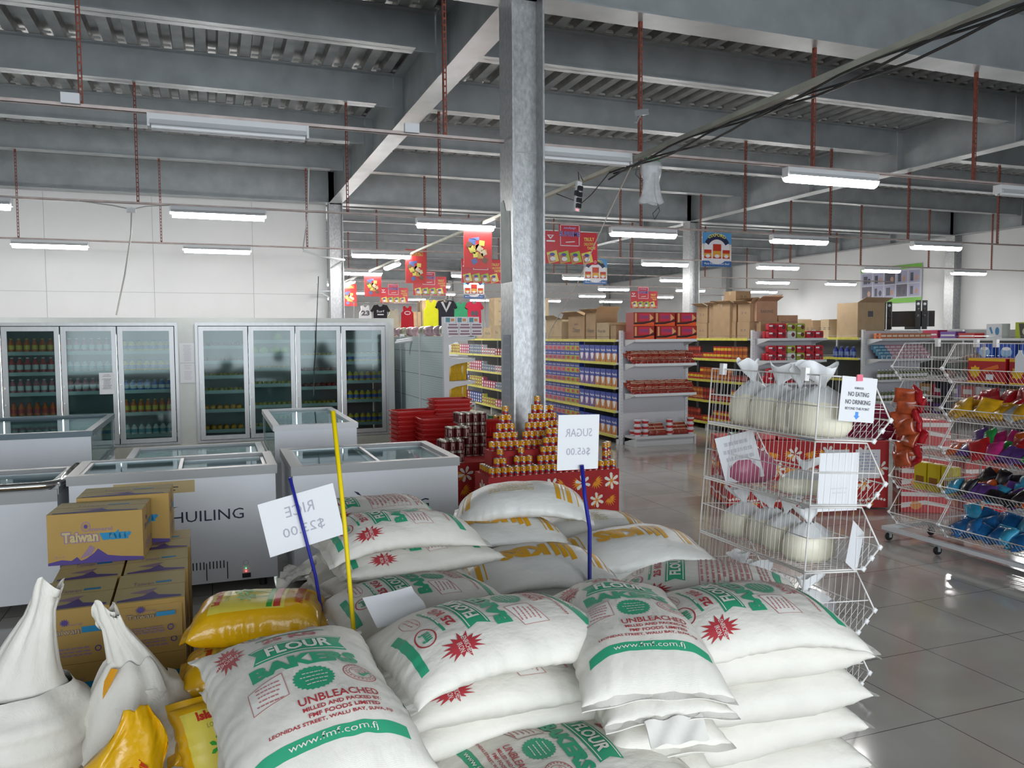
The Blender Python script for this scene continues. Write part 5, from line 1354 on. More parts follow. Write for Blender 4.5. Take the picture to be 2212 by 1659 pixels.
def oxford(loc, lab):
    t = thing('hanging_banner', lab, 'banner', loc); w, h = .60, .49
    mb = MB().box(-w/2, -.003, 0, w/2, .003, h).box(-w/2, -.003, -.10, w/2, .003, -.002, 1); A = Art()
    A.rect(-w/2, h/2-.20, w/2, h/2, 1)
    A.disc(0, h/2-.29, .26, .26, 0, 1, n=30)
    pts = []
    for i in range(13): t_ = math.radians(150-i*10); pts.append((.29*math.cos(t_), h/2-.32+.29*math.sin(t_)))
    for i in range(13): t_ = math.radians(30+i*10); pts.append((.20*math.cos(t_), h/2-.32+.20*math.sin(t_)))
    A.poly(pts, 2, 3).text('OXFORD', 0, h/2-.04, .06, 3, w=.36, arc=-1.5, layer=4, bold=.03)
    A.rect(-w/2, -h/2, w/2, -h/2+.10, 0, 0)
    for x, w_, h_ in ((-.19, .15, .15), (0, .17, .25), (.19, .15, .15)):
        A.rect(x-w_/2, -h/2+.04, x+w_/2, -h/2+.04+h_, 4, 5).rect(x-w_/2, -h/2+.07, x+w_/2, -h/2+.07+h_*.4, 5, 6).disc(x, -h/2+.08, w_*.3, .03, 0, 7)
    A.wrap(mb, plane_f((0, -.003, h/2), (1, 0, 0), (0, 0, 1)), off=.0010, mshift=2)
    B = Art().text('Made from Premium Beef', 0, -h/2-.05, .035, 0, w=.52, bold=.01)
    B.wrap(mb, plane_f((0, -.003, h/2), (1, 0, 0), (0, 0, 1)), mshift=2)
    mb.build('card', [cmat('print_offwhite', 'd8d4cc'), cmat('band_blue', '3a68a8'), cmat('print_white', 'e4e4ea'), cmat('sky_blue', '5a9ad0'), cmat('arch_navy', '2a2f50'), cmat('print_lemon', 'e0d868'), cmat('tin_scarlet', 'c03a28'), cmat('tin_amber', 'd8a040')], t)
    s = MB()
    for x in (-.15, .15): s.tube([(x, 0, h), (x, 0, ZL+.08-loc[2])], .002, 4)
    s.build('string', m_cable, t); return t
oxford((8.30, 11.915, 2.99), 'blue and white Oxford beef banner beside the right column')
oxford((8.34, 16.735, 2.98), 'Oxford beef banner on the third rail, partly behind the nearest Supreme banner')
oxford((6.93, 21.555, 2.86), 'small distant Oxford beef banner left of the central column')

# ------------------------------------------------------------------ trunk of cables along the hall, unlit ends, camera, socket strip
mb = MB().box(3.94, 1.2, 3.43, 3.99, 29, 3.47)
tag(mb.build('cable_tray', mat('tray_drab', (.40, .40, .34), .5, .3, noise=.15, nscale=5)), 'long drab cable tray running away overhead just right of the column', 'cable tray')
q = random.Random(5)
for k in range(3):
    pts = [(3.965+.035*math.cos(i*.9+k*2)+.0, 1.3+i*.30, 3.40+.03*math.sin(i*.9+k*2)-.02*k) for i in range(22)]
    tag(MB().tube(pts, .009, 6).build('cable', m_cableb, smooth=True), 'black cable wound along the overhead tray in front of the column, %s' % ['uppermost', 'middle', 'lowest'][k], 'cable')
pts = [(3.96, 7.6, 3.42), (3.94, 8.0, 3.25), (3.96, 8.3, 3.2), (3.93, 8.6, 3.3), (3.96, 9.0, 3.42)]
tag(MB().tube(pts, .006, 6).build('cable', m_cableb, smooth=True), 'loose black cable loop hanging under the tray beside the column', 'cable')
for i, y in enumerate((18.9, 25.2)): lit((4.03, y, ZL-.02), rz=PI/2, label='bright tube lamp turned lengthways beside the overhead tray, %s' % ['nearer', 'farther'][i])
# power board
t = thing('power_board', 'white power board with black plugs hanging from the overhead tray', 'power strip', (3.33, 7.1, 2.90)); t.rotation_euler = (0, .12, .2)
MB().box(-.028, -.015, 0, .028, .015, .29).build('body', m_white, t)
for z in (.03, .085, .14, .20): MB().box(-.024, -.045, z, .024, -.0155, z+.042).build('plug', m_black, t)
MB().box(-.055, -.05, .145, -.025, -.016, .19).build('adapter', m_black, t)
MB().box(-.01, -.018, .008, .01, -.0152, .018).build('switch_light', mat('red_led', (1, .05, .05), emit=3.), t)
tag(MB().tube([(3.36, 7.1, 3.20), (3.4, 7.2, 3.3), (3.6, 7.6, 3.38), (3.93, 8.2, 3.43)], .005, 5).build('cable', m_cableb, smooth=True), 'black lead from the power board up to the overhead tray', 'cable')
# plastic bag with a lens inside
t = thing('plastic_bag', 'clear plastic bag hanging over a fitting on the overhead rail', 'bag', (4.16, 7.1, 3.02))
mb = MB(); P = []
for i, (z, w_, k) in enumerate(((0, .14, 1), (.08, .11, .8), (.2, .09, .7), (.3, .12, 1), (.40, .13, 1.), (.44, .06, .5))):
    P.append([(w_*math.cos(2*PI*j/14)*(1+.08*math.sin(3*j+i)), .05*k*math.sin(2*PI*j/14), z+.015*math.sin(2*j+i)) for j in range(14)])
mb.grid(P, closed_u=True); mb.build('film', mat('clear_film', (.75, .77, .8), .12, alpha=.38, noise=.1, nscale=20), t, smooth=True)
MB().box(-.05, -.04, .30, .05, .04, .36).build('fitting', m_white, t); MB().box(-.07, -.03, .405, .08, .03, .45).build('card_header', cmat('card_green', '5a8a5a'), t)
tag(MB().tube([(4.02, 7.1, 3.44), (3.98, 7.1, 3.3), (4.05, 7.1, 3.24), (4.2, 7.1, 3.3), (4.2, 7.1, 3.12), (4.26, 7.1, 2.95), (4.2, 7.1, 2.86), (4.18, 7.1, 2.92), (4.25, 7.1, 2.99)], .004, 5).build('cable', m_cableb, smooth=True), 'thin black lead dangling through the hanging plastic bag', 'cable')
# security camera
t = thing('security_camera', 'grey security camera fixed to a red rod right of the column', 'camera', (3.98, 7.06, 3.86)); t.rotation_euler = (0, -.25, .5)
MB().box(.0, -.03, 0, .17, .03, .055).build('housing', m_galv, t); MB().lathe([(0, 0), (.022, 0), (.022, .02), (0, .02)], n=12).build('lens', m_black, t).matrix_local = Matrix.Translation((.17, 0, .027)) @ Matrix.Rotation(PI/2, 4, 'Y')
MB().tube([(.04, 0, 0), (-.03, 0, -.06), (-.06, 0, -.06)], .01, 6).build('bracket', m_galv, t)
# loose wires
def wire(pts, r, lab, m=None): return tag(MB().tube(pts, r, 5).build('cable', m or m_cable, smooth=True), lab, 'cable')
wire([(3.94, 7.1, 3.38), (3.9, 7.6, 2.9), (4.0, 8.5, 2.3), (4.15, 9.6, 1.8), (4.6, 10.8, 1.66)], .006, 'pale cord slanting from the tray down to the shelf cartons', mat('pale_cord', (.6, .56, .5), .6))
wire([(-.98, 11.92, 3.45), (-1.0, 11.95, 3.1), (-1.10, 12.0, 2.55), (-1.25, 12.3, 2.02)], .012, 'grey cable hanging from the rail to the cooler top')
wire([(-1.6, 11.9, 3.5), (-1.2, 11.9, 3.46), (-.98, 11.9, 3.42), (-.8, 11.9, 3.47), (-.5, 11.9, 3.5)], .008, 'slack grey wires gathered at the junction on the second rail')
o = MB().box(-1.04, 11.88, 3.38, -.93, 11.94, 3.44).build('junction_box', m_paper); tag(o, 'small pale junction box on the second rail above the cooler', 'junction box')
for i, (x, y) in enumerate(((-.97, 7.08), (1.72, 7.08))): tag(MB().box(x-.08, y-.03, 3.51, x+.05, y+.02, 3.59).build('junction_box', m_paper), 'pale junction box on the nearest lamp rail, %s of the main beam' % ['far left', 'left'][i], 'junction box')
wire([(1.49, 12.2, 2.6), (1.49, 12.25, 2.45), (1.46, 12.3, 1.9), (1.45, 12.33, 1.55), (1.42, 12.34, 1.2), (1.40, 12.34, .8)], .006, 'thin black cord hanging in front of the cooler doors', m_cableb)
wire([(1.9, 16.72, 5.11), (1.86, 16.72, 4.2), (1.75, 16.73, 3.47)], .012, 'white conduit dropping beside the rear column', m_white)
wire([(3.25, 10.12, 1.66), (3.22, 10.1, 1.4)], .002, 'short tie on the shelf end')
o = thing('wall_bracket', 'steel bracket fixed to the left column above the cooler', 'bracket', (2.3, 19.0, 2.75))
MB().box(-.02, -.02, -.12, .0, .02, .18).build('plate', m_galv, o); MB().box(-.0, -.015, .0, .28, .015, .03).build('arm', m_galv, o); MB().obox((.13, 0, -.06), (.32, .02, .02), ry=.5).build('brace', m_galv, o)
# notice on the central column's left face
A = Art(); A.lines(0, .30, .13, 8, .08, 0, th=.18, seed=2)
xl = GX[0]-.159-.003
notice('column_notice', (xl, 7.16, 1.07), (0, -1, 0), (0, 0, 1), .20, .64, 'long printed notice taped down the left face of the central column', A, [mat('bluish_paper', hexc('a8b0ba'), .8), m_inkl])
pl = MB().prism([(6.92, 2.2), (7.20, 2.2), (7.20, 2.96), (7.12, 2.97), (7.06, 2.86), (6.95, 2.85)], 0, xl-.002, xl+.002).build('patch_plate', mat('dull_zinc', (.33, .37, .36), .6, .3, noise=.15, nscale=6)); 
pl.name = 'trim_patch'; struct(pl)
# rolled price papers over the cooler end
for i in range(2): tag(MB().tube([(2.62+i*.02, 12.1, 1.60+i*.03), (2.86+i*.02, 11.9, 1.64+i*.03)], .022, 8).build('paper_roll', m_paper, smooth=True), 'white rolled sheet sticking out from the cooler end, %s' % ['lower', 'upper'][i], 'paper roll')
wire([(1.75, 16.74, 3.45), (2.1, 16.74, 3.34), (2.6, 16.9, 3.30), (2.61, 18.9, 3.30)], .022, 'white pipe reaching from the third rail to the left column', m_white)
# exit sign
t = thing('exit_sign', 'small green lit exit sign hanging far at the back', 'sign', (18.2, 35.9, 2.84))
MB().box(-.2, -.02, 0, .2, .02, .15).build('panel', mat('exit_green', (.02, .30, .16), emit=.8), t)
mb = MB(); Art().text('EXIT', 0, 0, .07, 0, w=.26, bold=.02).wrap(mb, plane_f((0, -.02, .075), (1, 0, 0), (0, 0, 1)), off=.002); mb.build('lettering', mat('exit_white', (.7, 1, .85), emit=2.), t)
MB().tube([(-.1, 0, .15), (-.1, 0, 2.74)], .006, 4).build('hanger', m_cable, t)

# ------------------------------------------------------------------ clothes on hangers, rear left
def shirt(loc, w, h, sleeve, m_, lab, motif=None, mm=None, kind='shirt'):
    t = thing('hanging_'+kind, lab, kind, loc); n = 12; mb = MB()
    out = [(-w*.16, h), (-w*.30 if not sleeve else -w*.42, h*.97)]
    if sleeve: out += [(-w*.62, h*.72), (-w*.50, h*.66), (-w*.42, h*.74)]
    else: out += [(-w*.28, h*.78), (-w*.42, h*.68)]
    out += [(-w*.44, 0)]
    poly = out+[(-x, z) for x, z in reversed(out)]+[(w*.10, h*.93), (0, h*.90), (-w*.10, h*.93)]
    mb.prism(poly, 1, -.03, .03)
    b = mb.build('garment', m_, t)
    if motif:
        mb = MB(); motif.wrap(mb, plane_f((0, -.03, h*.5), (1, 0, 0), (0, 0, 1)), off=.003); mb.build('print', mm, b)
    MB().tube([(-w*.3, 0, h*.97), (0, 0, h*1.05), (w*.3, 0, h*.97)], .006, 5).tube([(0, 0, h*1.05), (0, 0, h*1.12), (.03, 0, h*1.16)], .004, 5).build('hanger', m_cable, t)
cl = lambda n, h_: mat('cloth_'+n, hexc(h_), .85, noise=.08, nscale=6)
m_pw = cmat('print_white', 'e4e4ea')
A = Art()
for i, s in enumerate(('M', 'W')): A.text('23', 0, .12-i*.26, .16, 0, w=.26, bold=.05)
shirt((4.45, 24.9, 1.95), .44, .72, False, cl('white', 'd0d0d4'), 'white sleeveless top with dark figures hanging at the rear left', A, m_ink, 'shirt')
shirt((4.92, 24.9, 1.98), .50, .72, True, cl('black', '1c1a20'), 'black printed shirt next to the white top', Art().text('Surf', 0, .15, .07, 0, w=.24).rect(-.1, .03, .1, .06, 0), m_pw, 'shirt')
shirt((5.36, 25.0, 1.85), .46, .72, False, cl('cream', 'b8b4a0'), 'cream sleeveless top between black and red shirts', None, None, 'shirt')
shirt((5.78, 24.9, 1.98), .46, .68, False, cl('red', 'b01c2c'), 'red shirt with white flash under the farthest red banners', Art().ring(0, .12, .10, .06, .02, 0), m_pw, 'shirt')
shirt((5.16, 19.6, 1.80), .44, .82, False, cl('lime', 'c8c81c'), 'bright yellow top hanging behind the white-backed shelving', None, None, 'shirt')
shirt((5.55, 19.6, 1.95), .48, .66, True, cl('navy', '1c1c28'), 'black top with pale collar beside the yellow one', Art().poly([(-.14, .28), (-.08, .30), (.0, .1), (.08, .3), (.14, .28), (.0, .02)], 0), mat('print_greyish', (.4, .4, .42)), 'shirt')
shirt((5.94, 19.6, 1.95), .42, .62, False, cl('green', '3a9a6c'), 'green top between the black and pink ones', None, None, 'shirt')
shirt((6.30, 19.6, 1.98), .42, .60, True, cl('pink', 'c82a48'), 'pink top with dark butterfly print', Art().disc(-.05, 0, .05, .07, 0, n=10).disc(.05, 0, .05, .07, 0, n=10), m_ink, 'shirt')
for y, xs, lab in ((24.9, (4.1, 6.1), 'steel clothes rail far at the rear left'), (19.6, (4.9, 6.6), 'steel clothes rail behind the white-backed shelving')):
    mb = MB().tube([(xs[0], y, 2.76), (xs[1], y, 2.76)], .012, 6)
    for x in xs: mb.tube([(x, y, 0), (x, y, 2.76)], .012, 6)
    tag(mb.build('clothes_rail', m_chrome, smooth=True), lab, 'rail')
o = MB().box(2.9, 27.4, .0, 8.2, 28.4, 1.6).build('stock_platform', m_whites); tag(o, 'long white stock shelving at the back of the hall', 'shelf')
for i, (x, z, w, h) in enumerate(((6.05, 1.601, .5, .62), (6.62, 1.601, .5, .45), (6.62, 2.06, .5, .5), (7.35, 1.601, .85, .42), (7.35, 2.03, .85, .95), (5.2, 1.601, .6, .55), (4.5, 1.601, .6, .5), (7.95, 1.601, .33, .8))):
    carton(w, .7, h, 'brown stock carton at the back behind the shirts, %s' % ['left of the stacked pair', 'lower of the narrow stack', 'upper of the narrow stack', 'lower wide one', 'tall wide one with oval mark', 'behind the cream top', 'behind the black shirt', 'tall narrow one at the right end'][i], (x, 27.9, z), 0, 0, m_card, [(lambda a, x_, y_, h_: a.ring(0, 0, .16, .24, .02, 0), 0, 0, 0, 0)] if i == 4 else ())
for i in range(4):
    for k in range(4): carton(.36, .4, .25, 'pale printed carton in the rear stack left of the column, column %s, %s' % (['one', 'two', 'three', 'four'][i], ['bottom', 'second', 'third', 'top'][k]), (6.75+i*.37, 19.0, 1.64+k*.251 if False else 1.642+k*.251), 0, 0, m_card2, [('BOX', 0, .04, .04, 0)])

# ------------------------------------------------------------------ shopper bending forward between the shelves at the right
t = thing('person', 'person in a dark green shirt bending forward between the shelves at the right', 'person', (12.25, 10.6, 0), .6)
def skinmesh(name, pts, edges, mat_, parent, root=0, sub=2):
    me = bpy.data.meshes.new(name); me.from_pydata([p[:3] for p in pts], edges, []); me.materials.append(mat_)
    ob = bpy.data.objects.new(name, me); COL.objects.link(ob)
    sm = ob.modifiers.new('skin', 'SKIN'); sl = me.skin_vertices[0].data if me.skin_vertices else None
    for i, p in enumerate(pts): sl[i].radius = (p[3], p[3]*(p[4] if len(p) > 4 else 1)); sl[i].use_root = (i == root)
    ss = ob.modifiers.new('sub', 'SUBSURF'); ss.levels = ss.render_levels = sub
    dg = bpy.context.evaluated_depsgraph_get(); m2 = bpy.data.meshes.new_from_object(ob.evaluated_get(dg)); bpy.data.objects.remove(ob)
    for p_ in m2.polygons: p_.use_smooth = True
    if not m2.materials: m2.materials.append(mat_)
    o2 = bpy.data.objects.new(name, m2); COL.objects.link(o2); o2.parent = parent; return o2
m_skin = mat('brown_skin', hexc('6a4230'), .55); m_shirt = cl('darkgreen', '24402c'); m_trs = cl('navy_trousers', '20242e')
body = [(0, 0, .90, .14, .8), (0, -.10, 1.08, .15, .75), (0, -.26, 1.22, .165, .7), (0, -.33, 1.26, .06), (0, -.40, 1.27, .055), (0, -.46, 1.27, .085, 1.1), (0, -.52, 1.25, .085),
        (-.19, -.25, 1.22, .055), (-.24, -.34, 1.00, .045), (-.18, -.52, .96, .036), (-.15, -.60, .97, .03), (.19, -.25, 1.22, .055), (.24, -.34, 1.0, .045), (.18, -.52, .95, .036), (.15, -.60, .96, .03),
        (-.10, 0, .84, .09), (-.11, -.03, .48, .065), (-.11, .02, .10, .045), (-.11, -.12, .035, .035), (.10, 0, .84, .09), (.11, -.05, .48, .065), (.11, .02, .10, .045), (.11, -.12, .035, .035)]
ed = [(0, 1), (1, 2), (2, 3), (3, 4), (4, 5), (5, 6), (2, 7), (7, 8), (8, 9), (9, 10), (2, 11), (11, 12), (12, 13), (13, 14), (0, 15), (15, 16), (16, 17), (17, 18), (0, 19), (19, 20), (20, 21), (21, 22)]
bd = skinmesh('body', body, ed, m_skin, t)
sh = [(0, 0, .90, .155, .85), (0, -.10, 1.08, .165, .8), (0, -.255, 1.215, .178, .75), (-.19, -.25, 1.215, .07), (-.225, -.32, 1.08, .062), (.19, -.25, 1.215, .07), (.225, -.32, 1.08, .062)]
skinmesh('shirt', sh, [(0, 1), (1, 2), (2, 3), (3, 4), (2, 5), (5, 6)], m_shirt, t)
tr = [(0, 0, .90, .15, .85), (-.10, 0, .82, .10), (-.11, -.03, .48, .08), (-.11, .02, .12, .065), (.10, 0, .82, .10), (.11, -.05, .48, .08), (.11, .02, .12, .065)]
skinmesh('trousers', tr, [(0, 1), (1, 2), (2, 3), (0, 4), (4, 5), (5, 6)], m_trs, t)
skinmesh('hair', [(0, -.42, 1.32, .07), (0, -.49, 1.34, .075)], [(0, 1)], m_black, t)
for s in (-1, 1):
    for k in range(5): MB().tube([(s*(.15-.01*k+.012), -.62, .985-.012*k), (s*(.14-.01*k+.012), -.66, .98-.012*k), (s*(.12-.01*k+.012), -.67, .975-.012*k)], .008, 6).build('finger', m_skin, t, smooth=True)
    MB().obox((s*.11, -.07, .045), (.09, .26, .09)).build('shoe', m_black, t)
    MB().lathe([(0, 0), (.012, .004), (0, .008)], n=10).build('eye', m_pw, bd).matrix_local = Matrix.Translation((s*.03, -.600, 1.26)) @ Matrix.Rotation(PI/2, 4, 'X')
o = MB().box(-.12, -.76, .93, .12, -.60, .955).build('magazine', cmat('mag_blue', '3a5a98')); o.matrix_world = Matrix.Translation((12.25, 10.6, 0)) @ Matrix.Rotation(.6, 4, 'Z'); tag(o, 'blue packet held by the bending person', 'packet')
# ================================================================== SACKS
def weave(name, col, rough=.5, sheen=.0, spec=.4):
    m = mat(name, col, rough, spec=spec, noise=.06, nscale=6., bump=.55, bscale=17., stretch=(1.6, .8, 1)); nt = m.node_tree; b = nt.nodes['Principled BSDF']
    w = nt.nodes.new('ShaderNodeTexWave'); w.wave_type = 'BANDS'; w.bands_direction = 'Y'; w.inputs['Scale'].default_value = 130; w.inputs['Distortion'].default_value = 1.5
    tc = nt.nodes.new('ShaderNodeTexCoord'); nt.links.new(tc.outputs['Object'], w.inputs['Vector'])
    bp = nt.nodes.new('ShaderNodeBump'); bp.inputs['Strength'].default_value = .12; bp.inputs['Distance'].default_value = .002
    old = b.inputs['Normal'].links[0].from_socket
    nt.links.new(w.outputs['Fac'], bp.inputs['Height']); nt.links.new(old, bp.inputs['Normal']); nt.links.new(bp.outputs[0], b.inputs['Normal'])
    return m
m_sack = weave('woven_sack_white', hexc('d6d3cb'), .55)
m_kbs = weave('woven_sack_sheen', hexc('dcdcd8'), .38, spec=.6)
m_prg = mat('print_green', hexc('2f9a74'), .55); m_prr = mat('print_dark_red', hexc('a8343c'), .55); m_prw = mat('print_sack_white', hexc('dcdad4'), .55)
m_pro = mat('print_ochre', hexc('d8a018'), .5)
m_prl = mat('print_pale_red', hexc('b87878'), .6)
MS = [m_sack, m_prg, m_prr, m_prw, m_prl]
def flour_art():
    g, r, w, l = 0, 1, 2, 3; a = Art(); s = 1.
    # ribbon with FLOUR
    def arc(y0, x): return y0-.9*x*x*0
    a.poly([(-.125, .065), (.125, .065), (.108, .098), (.125, .13), (-.125, .13), (-.108, .098)], g, 0)
    a.poly([(-.117, .070), (.117, .070), (.117, .073), (-.117, .073)], w, 1).poly([(-.117, .122), (.117, .122), (.117, .125), (-.117, .125)], w, 1)
    a.text('FLOUR', 0, .098, .038, w, w=.165, layer=2, bold=.03)
    a.text('BAKERS', 0, .028, .048, g, w=.285, layer=1, bold=.06)
    a.text('25 KG', -.01, .158, .026, r, w=.135, layer=1, bold=.04)
    a.rect(-.09, .180, .09, .188, g).lines(0, .184, .15, 1, .012, w, layer=2)
    # iron enriched star at the upper left, printed upside down
    pts = []
    for i in range(30):
        t = 2*PI*i/30; k = (1. if i % 2 == 0 else .62)*(1.15 if i % 4 == 0 else .95); pts.append((-.18+.050*k*math.cos(t), .165+.056*k*math.sin(t)))
    a.poly(pts, r, 1); a.text('ENRICHED', -.185, .155, .014, w, w=.075, rot=PI, layer=2); a.text('IRON', -.185, .173, .014, w, w=.04, rot=PI, layer=2)
    a.ring(-.075, .232, .042, .027, .004, r, 0).text('fmf', -.075, .232, .026, g, w=.045, layer=1, bold=.03)
    a.lines(.04, .232, .09, 2, .012, l, layer=1).ring(.04, .228, .05, .022, .002, l)
    a.poly([(-.195, .262), (.02, .268), (.02, .290), (-.195, .284)], g, 0)
    # seal, ingredient box, stamp
    a.disc(0, -.045, .052, .042, g, 0, n=48, star=.10); a.lines(0, -.026, .07, 4, .013, w, layer=1, th=.22, seed=3)
    a.poly([(-.165, -.075-.02), (-.068, -.075), (-.068, -.002), (-.165, -.022)], w, 0)
    for p, q_ in (((-.165, -.095), (-.068, -.075)), ((-.068, -.075), (-.068, -.002)), ((-.068, -.002), (-.165, -.022)), ((-.165, -.022), (-.165, -.095))):
        dx, dy = q_[0]-p[0], q_[1]-p[1]; L = math.hypot(dx, dy); nx, ny = -dy/L*.001, dx/L*.001
        a.poly([(p[0]+nx, p[1]+ny), (q_[0]+nx, q_[1]+ny), (q_[0]-nx, q_[1]-ny), (p[0]-nx, p[1]-ny)], l, 1)
    a.lines(-.117, -.024, .078, 5, .013, l, layer=1, th=.3, seed=8)
    a.ring(.125, -.04, .050, .036, .002, r, 0).ring(.125, -.04, .034, .023, .0015, r, 0)
    for i in range(22):
        t = 2*PI*i/22; a.rect(.125+.042*math.cos(t)-.003, -.04+.0295*math.sin(t)-.002, .125+.042*math.cos(t)+.003, -.04+.0295*math.sin(t)+.002, l, 1)
    a.text('FORTIFIED', .122, -.033, .007, r, w=.046, layer=1).text('FLOUR', .12, -.041, .006, r, w=.024, layer=1)
    a.poly([(.112, -.05), (.122, -.061), (.158, -.036), (.150, -.034), (.123, -.053), (.117, -.046)], g, 2)
    a.text('UNBLEACHED', .045, -.112, .021, r, w=.20, layer=1, bold=.01)
    a.text('MILLED AND PACKED BY:', .045, -.134, .010, r, w=.19, layer=1, bold=.02).text('FMF FOODS LIMITED', .045, -.150, .010, r, w=.17, layer=1, bold=.02).text('LEONIDAS STREET, WALU BAY, SUVA, FIJI', .01, -.166, .010, r, w=.30, layer=1, bold=.02)
    n = 20; top = [(-.19+.38*i/n, -.186-.35*((-.19+.38*i/n)**2)) for i in range(n+1)]; bot = [(x, y-.026) for x, y in top]
    for i in range(n): a.poly([bot[i], bot[i+1], top[i+1], top[i]], g, 0)
    a.text('www.fmf.com.fj', 0, -.2, .017, w, w=.20, arc=-.35, layer=2)
    return a
def flour_back():
    g, r, w, l = 0, 1, 2, 3; a = Art()
    for P in flour_art().P:
        V, T, m, ly = P
        if V[:, 1].mean() > .05: a.P.append(P)
    a.frame(-.16, -.15, .10, .02, .002, l)
    for i in range(9): a.rect(-.16, -.15+.018*i, .10, -.149+.018*i, l)
    for x in (-.08, -.02, .05): a.rect(x, -.15, x+.0015, .02, l)
    a.lines(-.03, .01, .24, 9, .0185, l, layer=1, th=.35, seed=17)
    a.lines(.14, .02, .06, 14, .013, g, layer=1, th=.35, seed=18)
    a.lines(-.02, -.18, .30, 3, .014, l, layer=1, th=.4, seed=19)
    n = 20; top = [(-.19+.38*i/n, -.226-.35*((-.19+.38*i/n)**2)) for i in range(n+1)]; bot = [(x, y-.026) for x, y in top]
    for i in range(n): a.poly([bot[i], bot[i+1], top[i+1], top[i]], g, 0)
    return a
def kbs_art():
    """lettering runs along the sack, stripes cross it near both ends"""
    a = Art(); b = Art()
    b.text('KBS', .05, .055, .135, 0, w=.26, layer=1, bold=.07)
    for i, x in enumerate((-.115, -.15, -.185)): b.poly([(x-.014, -.005), (x+.014, -.005+.01*i), (x+.014, .135+.02*i), (x-.014, .12+.02*i)], 0, 1)
    b.rect(-.20, -.03, -.10, -.012, 0, 1)
    b.lines(.02, -.12, .26, 3, .02, 0, layer=1, th=.35, seed=51)
    for x in (-.30, .285): b.rect(x-.012, -.21, x+.012, .21, 0)
    for x in (-.335, -.27, .325, .255): b.rect(x-.003, -.21, x+.003, .21, 0)
    return b.moved(rot=PI/2)
def kbs_back():
    b = Art()
    for x in (-.27, -.21, .29): b.rect(x-.013, -.21, x+.013, .21, 0)
    for x in (-.315, -.24, .32): b.rect(x-.003, -.21, x+.003, .21, 0)
    b.lines(.05, .14, .26, 6, .022, 1, layer=1, th=.4, seed=52)
    b.disc(-.08, -.07, .038, .028, 0).ring(.0, -.08, .028, .022, .003, 1).frame(.06, -.10, .10, -.065, .003, 1).frame(.14, -.10, .17, -.07, .003, 1)
    return b.moved(rot=PI/2)
class Sack:
    def __init__(s, L, W, T, seed=0, kx=.0, ky0=0., ky1=0., dome=2.6, flat=.55, wr=1., ear=1.05, end=3.0):
        s.L, s.W, s.T, s.kx, s.k0, s.k1, s.dome, s.flat, s.ear, s.end = L, W, T, kx, ky0, ky1, dome, flat, ear, end
        q = np.random.RandomState(seed); s.wr = wr
        s.w = [(q.uniform(6, 26), q.uniform(-14, 14), q.uniform(0, 6.28), q.uniform(.4, 1.)) for _ in range(7)]
        s.e = [(q.uniform(60, 150), q.uniform(0, 6.28), q.uniform(.5, 1)) for _ in range(4)]
    def surf(s, a, v, side, off=0.):
        """a: angle -pi/2..pi/2 across, v: -1..1 along, side +1 top / -1 bottom"""
        av = np.abs(v)
        tk = s.T*np.clip(1-av**s.end, 0, 1)**.5+.006
        wd = s.W*(.93+.07*av**2+(s.ear-1)*np.clip((av-.85)/.15, 0, 1)**2)
        sa = np.sin(a); x = wd/2*sa
        prof = np.clip(1-np.abs(sa)**s.dome, 0, 1)**.5
        z = np.where(side > 0, tk/2*prof, -tk/2*prof*s.flat)+s.T/2*s.flat
        y = v*s.L/2*(1-.03*(1-np.abs(sa)))
        d = np.zeros_like(x)
        for fx, fy, ph, am in s.w: d = d+am*np.sin(fx*x+fy*y+ph)
        d = d*.0030*s.wr
        e = np.zeros_like(x)
        for f, ph, am in s.e: e = e+am*np.sin(f*x+ph)
        d = d+e*.0020*s.wr*np.exp(-(1-av)*s.L/2/.07)
        # pleats down the long sides
        d = d+.0032*s.wr*np.sin(y*105+2.5*np.sin(y*23+s.w[0][2]))*np.exp(-(1-np.abs(sa))*6)+.0016*np.sin(y*41+x*30*np.sign(sa)+s.w[1][2])*(1-av)**.5
        nx, nz = sa*.8, np.where(side > 0, 1., -1.)*np.clip(np.cos(a), .15, 1)
        x = x+nx*(d+off); z = z+nz*(d+off)
        z = z+.010*s.wr*np.sin(y*9+s.w[2][2])*np.abs(sa)**3-s.kx*(x/(s.W/2))**2-s.k0*np.clip(-v-.15, 0, 1)**2*1.4-s.k1*np.clip(v-.15, 0, 1)**2*1.4
        return np.stack([x, y, z], -1)
    def mesh(s, na=44, nv=56):
        mb = MB()
        vs = np.sin(np.linspace(-1, 1, nv)*PI/2*.94)/math.sin(PI/2*.94)
        a = np.concatenate([np.linspace(-PI/2, PI/2, na), np.linspace(PI/2, -PI/2, na)[1:-1]]); sd = np.concatenate([np.ones(na), -np.ones(na-2)])
        A, V = np.meshgrid(a, vs); SD = np.meshgrid(sd, vs)[0]
        P = s.surf(A, V, SD); mb.grid(P, closed_u=True)
        # sewn hems
        for e in (-1, 1):
            row = s.surf(np.linspace(-PI/2, PI/2, na), np.full(na, float(e)), np.ones(na)); rb = s.surf(np.linspace(-PI/2, PI/2, na), np.full(na, float(e)), -np.ones(na))
            m_ = (row+rb)/2; out = m_.copy(); out[:, 1] += e*.022; out[:, 2] += .004*np.sin(out[:, 0]*38+s.w[0][2])-.004; out[:, 0] *= 1.01
            o2 = out.copy(); o2[:, 2] -= .003; m2 = m_.copy(); m2[:, 2] -= .003
            mb.grid([row if e > 0 else rb, out]); mb.grid([rb if e > 0 else row, o2]); mb.grid([out, o2])
        return mb
    def wrap(s, art, mb, off=.0012, maxe=.016, mshift=1):
        def f(x, y, h):
            v = np.clip(y/(s.L/2*.985), -1, 1); a = np.clip(x/(s.W/2*.96), -1.45, 1.45)
            return s.surf(a, v, np.ones_like(x), off=h)
        return art.wrap(mb, f, off=off, maxe=maxe, mshift=mshift)
